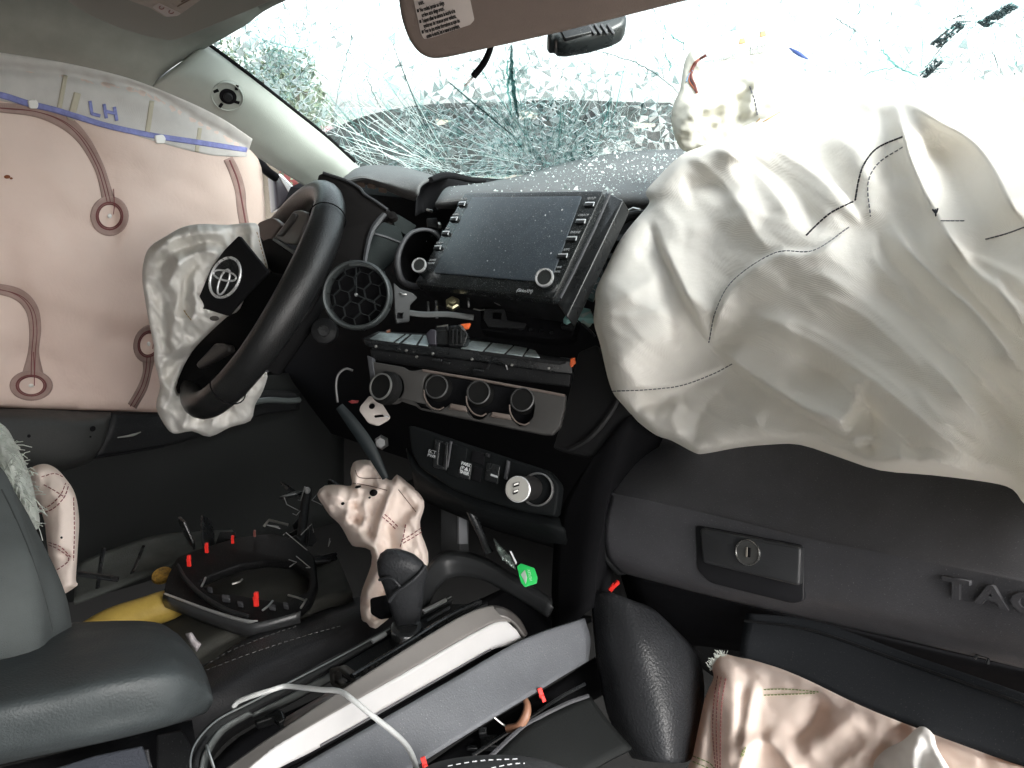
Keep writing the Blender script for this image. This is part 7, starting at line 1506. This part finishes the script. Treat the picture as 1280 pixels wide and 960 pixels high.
dk = patch('footwell_cover', [pts([(842, 735, .95), (880, 752, .93), (932, 768, .90)]), pts([(850, 770, .96), (890, 790, .94), (930, 800, .91)]), pts([(870, 830, .97), (900, 850, .95), (940, 860, .92)])], BLACK, None, (4, 4), th=0.005); tag(dk, 'dark curved footwell cover between knee pad and loose knee panel', 'cover')

# ================================================================== passenger knee airbag
pa = Cloth([(893, 822), (903, 817), (925, 822), (993, 836), (1093, 880), (1180, 915), (1300, 955), (1420, 1000), (1420, 1060), (1000, 1060), (855, 1010), (866, 945), (874, 905), (882, 870), (892, 847), (889, 833)],
           lin_depth((900, 830, .80), (880, 940, .755), (1000, 900, .72), (1100, 930, .66), (1280, 980, .56), (950, 1000, .69)),
           [dict(p=[(905, 825), (918, 870), (915, 930), (905, 975)], a=0.0120, wl=12, wr=26), dict(p=[(945, 845), (935, 900), (925, 950)], a=0.0105, wl=8, wr=16), dict(p=[(930, 850), (925, 900), (918, 940)], a=-0.0075, w=7), dict(p=[(952, 915), (930, 950), (920, 985)], a=0.0150, wl=8, wr=14), dict(p=[(952, 915), (975, 940), (1000, 975)], a=0.0120, wl=14, wr=8),
            dict(p=[(985, 930), (1015, 905), (1030, 870)], a=-0.0120, wl=14, wr=8), dict(p=[(1000, 950), (1060, 900), (1070, 880)], a=0.0090, w=20), dict(p=[(1080, 960), (1110, 920), (1140, 905)], a=-0.0090, w=10), dict(p=[(890, 860), (888, 920), (880, 980)], a=-0.0045, w=6), dict(p=[(1040, 965), (1090, 935), (1130, 925)], a=0.0075, w=12)],
           step=3.4, edge_r=16, edge_d=0.018, noise=((0.003, 60, 30, 60), (0.0006, 20, 14, 30)), seed=41, crease=((0.006, 110, 65, 40), (0.0015, 40, 50, 60)), smooth=1, osm=3)
pt2 = thing('passenger_knee_airbag', 'pink deflated knee airbag with red and green seams below the loose knee panel', 'airbag', pa.at(1000, 960))
pa.build('bag', mat('pink_passenger_knee_nylon', (0.88, 0.745, 0.66), 0.85, weave=0.2, bump=0.12, bscale=150, mottle=0.05, mscale=16, transl=0.2, tcol=(0.85, 0.62, 0.48)), pt2, back=0.04)
RS = []
for dx in (0, 4.5, 10): RS += pa.stitches([(897+dx, 845+dx*0.3), (892+dx, 880), (891+dx*0.95, 920), (895+dx*0.5, 965)], 3.2, 1.6)
tubes('red_seam', RS, 0.0005, THREADR, pt2)
tubes('green_seam', pa.stitches([(955, 862), (985, 861.5), (1023, 865)], 3, 1.4)+pa.stitches([(955, 869), (985, 868), (1018, 866.5)], 3, 1.4)+pa.stitches([(929, 937), (926, 946)], 3, 1.4)+pa.stitches([(932, 934), (928, 946)], 3, 1.4)+pa.stitches([(866, 945), (885, 953), (893, 960)])+pa.stitches([(866, 952), (885, 960)]), 0.0005, THREADG, pt2)
flap = Cloth([(1086, 962), (1105, 938), (1128, 926), (1150, 908), (1166, 917), (1172, 936), (1190, 970), (1180, 1000), (1080, 1000)], lin_depth((1100, 950, .640), (1160, 920, .610), (1130, 990, .60)), [dict(p=[(1150, 912), (1140, 950), (1150, 990)], a=0.010, w=10), dict(p=[(1120, 935), (1125, 970)], a=0.006, w=8)], step=2.5, edge_r=8, edge_d=0.008, noise=((0.005, 24, 14, 60),), seed=44)
flap.build('white_flap', mat('white_flap_cloth', (0.90, 0.89, 0.87), 0.8, weave=0.1, transl=0.25, mottle=0.03), pt2, back=0.012)
L = []
for _ in range(70):
    x = fr_.uniform(888, 908); y = 817+abs(x-903)*1.3+fr_.uniform(0, 4); p = P(x, y, 0.815); L.append([p, p+RT*fr_.gauss(0, .003)+UP*fr_.uniform(0.001, .007)-RT*0.002])
tubes('frayed_edge', L, 0.0004, WHITEF, pt2, 4)['kind'] = 'stuff'

# ================================================================== passenger airbag
main = [(807, 240), (822, 222), (851, 194), (880, 182), (905, 172), (940, 150), (985, 118), (1030, 104), (1075, 106), (1112, 112), (1160, 112), (1230, 100), (1330, 90), (1440, 120), (1460, 400), (1430, 720), (1330, 665), (1284, 634), (1266, 612), (1236, 603), (1165, 594), (1100, 588), (1050, 572), (1000, 556), (960, 556), (920, 560), (882, 567), (868, 566), (840, 551), (820, 544), (796, 526), (780, 508), (768, 494), (762, 480), (757, 462), (750, 430), (742, 402), (744, 380), (745, 362), (758, 334), (774, 302), (790, 280), (804, 264), (812, 252)]
bagD = lin_depth((860, 240, .93), (760, 400, .85), (880, 520, .80), (1000, 330, .74), (1000, 520, .70), (1100, 200, .78), (1150, 450, .60), (1280, 300, .58), (1280, 600, .51), (1040, 130, .92), (1250, 130, .76), (1430, 300, .50))
FO = [
    # lobe nearest the screen, its upper crest and the fold edge that turns down over it
    dict(p=[(812, 252), (850, 205), (895, 186), (935, 205), (970, 240), (1000, 289)], a=0.020, wl=10, wr=26, k='r', pw=1.05),
    dict(p=[(851, 190), (905, 176), (965, 176), (1017, 206), (1060, 250), (1085, 290)], a=0.030, k='step', wl=1, wr=55, lip=9, taper=4),
    dict(p=[(905, 200), (960, 215), (1000, 250), (1025, 300)], a=-0.016, w=16, pw=1.6),
    dict(p=[(820, 300), (860, 270), (910, 262), (950, 290)], a=0.016, w=30, pw=2), dict(p=[(850, 240), (890, 232), (920, 250)], a=-0.010, w=14), dict(p=[(800, 330), (830, 300), (870, 300)], a=-0.006, w=18),
    # seam step running down to the tuck
    dict(p=[(886, 430), (895, 388), (917, 350), (969, 316), (1017, 312), (1061, 284)], a=0.020, k='step', wl=34, wr=50, lip=7, taper=6),
    dict(p=[(890, 434), (870, 400), (845, 352), (824, 305), (814, 268)], a=0.026, k='step', wl=1, wr=70, lip=10, taper=4),
    dict(p=[(848, 192), (880, 205), (920, 250), (950, 300), (970, 318)], a=0.010, w=12, pw=1.1),
    dict(p=[(1060, 548), (991, 507), (930, 468), (886, 430)], a=0.034, k='step', wl=1, wr=46, lip=6, taper=5),
    # long diagonal ridges
    dict(p=[(920, 375), (939, 389), (1026, 433), (1092, 477), (1157, 529), (1250, 600)], a=0.022, wl=16, wr=34, pw=1.05), dict(p=[(980, 440), (1040, 470), (1100, 520), (1140, 560)], a=-0.014, w=16),
    dict(p=[(1045, 540), (1066, 505), (1070, 466)], a=0.016, wl=22, wr=10), dict(p=[(1085, 500), (1095, 540), (1075, 570)], a=-0.014, w=14), dict(p=[(1057, 545), (1090, 548), (1140, 560)], a=0.010, w=8), dict(p=[(1000, 545), (1080, 575), (1160, 575), (1230, 598)], a=0.010, w=10), dict(p=[(1080, 556), (1130, 556), (1160, 572)], a=-0.010, w=10),
    dict(p=[(985, 340), (1040, 350), (1110, 400), (1190, 480), (1280, 590)], a=0.016, wl=18, wr=45, pw=1.1), dict(p=[(1060, 345), (1120, 380), (1190, 440), (1280, 530)], a=-0.014, w=18),
    dict(p=[(1108, 260), (1128, 300), (1170, 345), (1225, 395), (1290, 480)], a=0.026, wl=9, wr=30, pw=1.05), dict(p=[(1090, 280), (1115, 330), (1160, 375), (1210, 420)], a=-0.012, w=12),
    dict(p=[(1160, 270), (1185, 300), (1214, 335), (1250, 365), (1300, 410)], a=0.020, wl=9, wr=22), dict(p=[(1180, 320), (1215, 365), (1270, 420)], a=-0.010, w=9), dict(p=[(1190, 300), (1240, 330), (1300, 370)], a=0.010, w=12),
    # tall facet at the top: two crests and the hollow between
    dict(p=[(1116, 118), (1126, 160), (1142, 210), (1165, 260), (1190, 300), (1215, 332)], a=0.034, wl=34, wr=8, pw=1.0), dict(p=[(1116, 118), (1170, 150), (1215, 178), (1240, 210), (1262, 255), (1290, 290)], a=0.034, wl=34, wr=10, pw=1.0), dict(p=[(1150, 160), (1190, 220), (1235, 280), (1280, 320)], a=-0.022, w=26, pw=2),
    dict(p=[(1040, 150), (1070, 190), (1085, 240), (1090, 290)], a=0.016, w=26, pw=1.8), dict(p=[(1100, 130), (1108, 190), (1120, 240)], a=-0.012, w=14), dict(p=[(960, 170), (1010, 160), (1060, 190)], a=0.010, w=20),
    # lower left lobe
    dict(p=[(916, 455), (890, 468), (851, 482), (810, 487), (766, 489)], a=0.012, k='step', wl=1, wr=26, lip=4), dict(p=[(790, 505), (830, 500), (870, 492)], a=-0.007, w=8), dict(p=[(880, 470), (905, 500), (960, 530)], a=0.010, w=14), dict(p=[(760, 470), (800, 430), (850, 415)], a=0.008, w=24), dict(p=[(770, 350), (800, 380), (870, 400)], a=0.007, w=22), dict(p=[(745, 385), (780, 372), (830, 340)], a=0.006, w=12),
    dict(p=[(850, 550), (840, 520), (850, 495)], a=0.008, w=10), dict(p=[(868, 560), (875, 520), (905, 480)], a=-0.006, w=10), dict(p=[(790, 520), (810, 505), (850, 510)], a=-0.006, w=7),
    # fine creases
    dict(p=[(940, 395), (1000, 405), (1080, 450), (1150, 505)], a=0.006, wl=5, wr=12, pw=1.0),
    dict(p=[(1010, 360), (1080, 395), (1160, 465)], a=0.006, wl=5, wr=12, pw=1.0),
    dict(p=[(1120, 330), (1150, 390), (1220, 460), (1280, 530)], a=0.007, wl=5, wr=14, pw=1.0),
    dict(p=[(1180, 440), (1230, 500), (1290, 570)], a=0.006, wl=5, wr=12, pw=1.0),
    dict(p=[(990, 505), (1040, 520), (1075, 555)], a=0.006, wl=5, wr=8, pw=1.0),
    dict(p=[(820, 530), (835, 505), (870, 488)], a=0.005, wl=5, wr=9, pw=1.0),
    dict(p=[(790, 480), (800, 500), (815, 540)], a=0.004, wl=6, wr=9, pw=1.0),
    dict(p=[(870, 500), (890, 520), (935, 540)], a=0.006, wl=5, wr=9, pw=1.0),
    dict(p=[(1090, 480), (1110, 520), (1130, 585)], a=0.005, wl=5, wr=12, pw=1.0),
    dict(p=[(748, 390), (790, 395), (840, 385)], a=0.004, wl=4, wr=14, pw=1.0),
    dict(p=[(830, 360), (870, 375), (890, 400)], a=0.005, wl=6, wr=10, pw=1.0),
    dict(p=[(1140, 480), (1175, 520), (1230, 565)], a=0.006, wl=5, wr=12, pw=1.0),
    dict(p=[(1240, 330), (1262, 380), (1300, 430)], a=0.006, wl=5, wr=12, pw=1.0),
    dict(p=[(1030, 120), (1045, 150), (1075, 175)], a=0.006, wl=6, wr=12, pw=1.0),
    dict(p=[(1090, 290), (1100, 330), (1130, 360)], a=0.005, wl=5, wr=10, pw=1.0),
    dict(p=[(960, 560), (1000, 540), (1040, 545)], a=0.006, wl=4, wr=8, pw=1.0),
]
bag = Cloth(main, bagD, FO, step=3.0, edge_r=26, edge_d=0.035, noise=((0.003, 170, 40, 38), ), seed=51, crease=((0.009, 150, 38, 14), (0.003, 60, 40, 30)), smooth=1, osm=3)
pb = thing('passenger_airbag', 'big white deflated passenger airbag draped over the dash and glove box', 'airbag', bag.at(1000, 540))
bag.build('bag', AIRBAG, pb, back=0.10)
tubes('black_seam', bag.stitches([(1128, 171), (1098, 184), (1082, 202), (1074, 222), (1069, 250)], 5, 1.2)+bag.stitches([(1066, 252), (1040, 265), (1024, 278), (1008, 294)], 5, 1.2), 0.0009, THREAD, pb)
tubes('grey_seam', bag.stitches([(1061, 284), (1017, 313), (969, 316), (917, 350), (895, 388), (886, 428)], 4, 1.5)+bag.stitches([(766, 489), (810, 487), (851, 482), (890, 468), (915, 455)], 4, 1.6)+bag.stitches([(1128, 184), (1098, 204), (1085, 230), (1088, 270)], 4, 3)+bag.stitches([(1232, 299), (1258, 292), (1280, 284)], 5, 1)+bag.stitches([(1176, 276), (1205, 276)], 5, 1), 0.0006, mat('slate_thread', (0.10, 0.10, 0.12), 0.8), pb)
tubes('tear_mark', [bag.line([(1166, 262), (1170, 266), (1172, 261)]), bag.line([(1169, 262), (1170, 270)])], 0.0008, THREAD, pb)
# torn collar standing above the dash
coll = Cloth([(839, 150), (843, 128), (850, 112), (853, 92), (857, 74), (865, 62), (872, 66), (880, 80), (905, 74), (930, 64), (948, 60), (958, 56), (972, 64), (990, 84), (1012, 96), (1022, 118), (1020, 150), (1000, 180), (960, 190), (920, 184), (880, 186), (858, 190), (846, 178)],
             lin_depth((850, 150, 1.02), (870, 90, 1.06), (950, 70, 1.02), (1000, 130, .95), (920, 170, .97)),
             [dict(p=[(842, 135), (880, 125), (920, 108), (950, 84)], a=0.022, wl=10, wr=30, k='r'), dict(p=[(860, 150), (900, 140), (930, 120), (945, 95)], a=-0.012, w=10), dict(p=[(850, 175), (855, 150), (880, 138), (925, 126)], a=0.018, wl=8, wr=18), dict(p=[(880, 170), (900, 155), (935, 145)], a=-0.010, w=10), dict(p=[(956, 62), (952, 90), (942, 110), (935, 150)], a=0.014, w=10), dict(p=[(866, 66), (874, 80), (884, 84)], a=0.008, w=6), dict(p=[(1010, 100), (970, 130), (950, 170)], a=0.012, w=16)],
             step=2.2, edge_r=9, edge_d=0.012, noise=((0.005, 40, 18, -30), (0.002, 14, 8, 10)), seed=55, crease=((0.012, 50, -25, 40), (0.005, 22, 0, 70)), smooth=1, osm=3)
ca_ = thing('airbag_collar', 'torn cream collar of the passenger airbag standing against the cracked windshield', 'airbag', coll.at(900, 180))
coll.build('collar', mat('cream_airbag_nylon', (0.66, 0.64, 0.57), 0.82, weave=0.2, bump=0.12, bscale=160, mottle=0.05, mscale=18, transl=0.22, tcol=(0.70, 0.70, 0.60)), ca_, back=0.03)
for off, m_, w in ((0, mat('burnt_edge', (0.10, 0.025, 0.02), 0.8), 0.0018), (3, THREAD, 0.0012), (5, mat('red_brown', (0.28, 0.07, 0.03), 0.8), 0.0012)):
    tube('charred_edge', coll.line([(883-off*0.3, 69), (872-off*0.3, 76), (866-off*0.4, 86), (864-off*0.5, 96+off), (868, 106+off), (871, 116)], 0.002), w, m_, ca_, 6)
tube('blue_thread', coll.line([(866, 88), (861, 94), (858, 102)], 0.003), 0.0009, mat('blue_thread', (0.12, 0.20, 0.30), 0.8), ca_, 5)
tubes('grey_stitching', coll.stitches([(937, 108), (943, 124), (947, 145)], 4, 1.5), 0.0009, mat('slate_thread', (0.10, 0.10, 0.12)), ca_)
tubes('tan_threads', [coll.line([(922, 168), (938, 160), (950, 148)], 0.004), coll.line([(930, 170), (945, 158), (975, 140)], 0.004), coll.line([(938, 168), (950, 152)], 0.004)], 0.0008, THREADY, ca_)
ribs = []
for k in range(14): ribs.append(coll.line([(887+k*2.4, 70-k*0.3), (887.4+k*2.4, 77-k*0.3)], 0.0015))
for k in range(10): ribs.append(coll.line([(938+k*2.2, 58-k*0.4), (939+k*2.2, 68-k*0.3)], 0.0015))
tubes('ribbed_binding', ribs, 0.0006, mat('rib_grey', (0.45, 0.47, 0.44), 0.8), ca_)
for (a, b) in ((954, 41), (928, 50)):
    pl = plane_px((a-5, b, 1.04), (a+5, b-2, 1.04), (a, b+6, 1.04)); panel('frayed_tab', pl, [(a-4, b+5), (a-3, b-2), (a+3, b-3), (a+4, b+3)], mat('tan_tab', (0.40, 0.26, 0.12), 0.8), ca_, r=1, th=0.003)
rm = tube('blue_marker_strip', pts([(987, 60, 1.0), (998, 67, 0.99), (1010, 74, 0.985)]), [0.001, 0.003, 0.001], mat('navy', (0.03, 0.06, 0.20), 0.5), None, 8, 4, flat=0.5); tag(rm, 'short navy blue strip on the bright torn cloth beside the airbag collar', 'strip')
# second cloth at the right edge
rb = Cloth([(1236, 200), (1250, 186), (1300, 165), (1380, 150), (1400, 330), (1330, 320), (1290, 300), (1262, 262), (1248, 230)], lin_depth((1250, 210, .80), (1300, 180, .78), (1290, 290, .74), (1380, 240, .72)), [dict(p=[(1245, 215), (1280, 205), (1330, 200)], a=0.008, w=5), dict(p=[(1255, 235), (1300, 230)], a=0.008, w=6), dict(p=[(1262, 255), (1310, 250)], a=0.008, w=6)], step=2.6, edge_r=10, edge_d=0.012, noise=((0.003, 30, 8, 0),), seed=61, osm=3)
rt_ = thing('right_curtain_airbag', 'faint pink gathered airbag cloth at the right edge behind the white passenger airbag', 'airbag', rb.at(1300, 280)); rb.build('bag', PINKBAG, rt_, thin=0.002)
tubes('red_seam', rb.stitches([(1262, 180), (1260, 200), (1258, 236)], 4, 1.2), 0.0008, THREADR, rt_)

# ================================================================== sun visors, mirror
pl = plane_px((75, 0, 1.02), (360, 0, 1.02), (215, 50, 1.15))
dv = thing('driver_sun_visor', 'folded up driver sun visor with a warning sticker, against the ceiling', 'sun visor', pl.hit(220, 10))
panel('board', pl, [(60, -60), (70, -15), (84, 4), (112, 21), (150, 37), (188, 48), (214, 52.5), (226, 50), (262, 36), (315, 14), (352, -2), (420, -50)], mat('visor_shade_vinyl', (0.22, 0.21, 0.185), 0.8, bump=0.4, bscale=900), dv, r=6, th=0.018, bev=0.006)
panel('sticker', pl, [(150, -25), (215, -25), (262, -8), (224, 19), (206, 21), (188, 10), (160, 0)], mat('driver_sticker', (0.30, 0.25, 0.21), 0.6, mottle=0.2, mscale=60), dv, r=2, th=0.0008, bev=0.0002, h=0.0008)
panel('sticker_strip', pl, [(190, 9), (198, 4), (226, 17), (222, 20), (208, 21)], mat('driver_sticker_pale', (0.42, 0.36, 0.34), 0.6), dv, r=2, th=0.0006, bev=0.0002, h=0.0016)
for (x, y) in ((202, 9.5), (214, 15)): tube('pictogram', [pl.hit(x+3*math.cos(a), y+2*math.sin(a), 0.0024) for a in [k*0.6 for k in range(8)]], 0.0006, mat('pictogram_red', (0.25, 0.10, 0.10), 0.7), dv, 5)
for k in range(3): tube('printed_line', [pl.hit(222+k*5, 8-k*6, .0018), pl.hit(240+k*4, -2-k*5, .0018)], 0.0008, mat('brown_print', (0.15, 0.10, 0.07), 0.7), dv, 5)

pl = plane_px((508, 50, 0.72), (860, 0, 0.70), (520, 75, 0.722))
pl = plane_px((520, 70, 0.735), (860, 0, 0.70), (500, 0, 0.70))
pv = thing('passenger_sun_visor', 'brown-grey passenger sun visor hanging down with a printed French notice', 'sun visor', pl.hit(680, 20))
panel('board', pl, [(486, -80), (496, -10), (501, 26), (510, 52), (522, 68), (537, 76), (556, 75), (700, 43), (868, 1), (1100, -62), (1080, -120)], VIS, pv, r=10, th=0.02, bev=0.006)
panel('sticker', pl, [(508, -40), (580, -55), (586, -8), (593, 25), (588, 31), (540, 47), (530, 49), (526, 42), (517, 0)], STICK, pv, r=2, th=0.0008, bev=0.0002, h=0.0012)
tx = [('avant.', 523, 4.5, 0), ('Ne roulez jamais au siège', 525, 13, 1), ("arrière sans siège avant.", 527, 19.5, 0), ('Toujours utiliser les ceintures de sécurité et les', 528, 26.5, 1), ('systèmes de retenue pour enfants.', 529.5, 33, 0), ('Pour de plus amples informations au sujet des', 531, 39.5, 1), ('coussins de sécurité, lisez le manuel du propriétaire.', 533, 45.8, 0)]
for s, x, y, bul in tx:
    sx = min(0.62, 60/len(s)/5.6*1.0); text_on('printed_line', pl, s, (x, y), (x+50, y-16.0), 7.2, INK, pv, h=0.0018, align='LEFT', sx=(56 if len(s) > 40 else len(s)*1.55)/(len(s)*7.2*0.50), bold=0.00012)
    if bul: panel('bullet', pl, [(x-4.2, y-1.0), (x-1.8, y-1.7), (x-1.2, y+2.2), (x-3.4, y+2.8)], INK, pv, th=0.0004, bev=0.0001, h=0.0018)

pl = plane_px((683, 45, 0.97), (785, 22, 0.98), (735, 55, 0.965))
rv_ = thing('rear_view_mirror', 'dark rear view mirror seen from behind the lowered passenger visor', 'mirror', pl.hit(735, 30))
panel('housing', pl, [(683, 41), (700, 18), (770, 8), (781, 12), (785, 22), (780, 31), (766, 38), (738, 46), (708, 51), (697, 50), (694, 46), (688, 47)], mat('mirror_black', (0.02, 0.024, 0.025), 0.3, rvar=0.1), rv_, r=4, th=0.03, bev=0.006)
for x in (742, 750, 758, 766): panel('rib', pl, [(x-8, 30), (x-5, 29), (x+3, 41), (x, 42)], GREYP, rv_, r=0.5, th=0.004, bev=0.0006, h=0.003)
panel('mount_plate', pl, [(700, 36), (735, 26), (740, 40), (706, 48)], BLACKSM, rv_, r=2, th=0.006, bev=0.001, h=0.003)
cbl = thing('mirror_cable', 'black cable with a bare wire end hanging below the passenger visor', 'cable', P(600, 85, 0.90))
tube('sheath', pts([(616, 50, 0.88), (611, 66, 0.89), (604, 80, 0.90), (592, 95, 0.91)]), [0.003, 0.0035, 0.0038, 0.004], DEEP, cbl, 10, 5)
tube('bare_wire', pts([(592, 95, 0.91), (586, 102, 0.91), (581, 108, 0.912)]), 0.0012, STEEL, cbl, 6, 3)
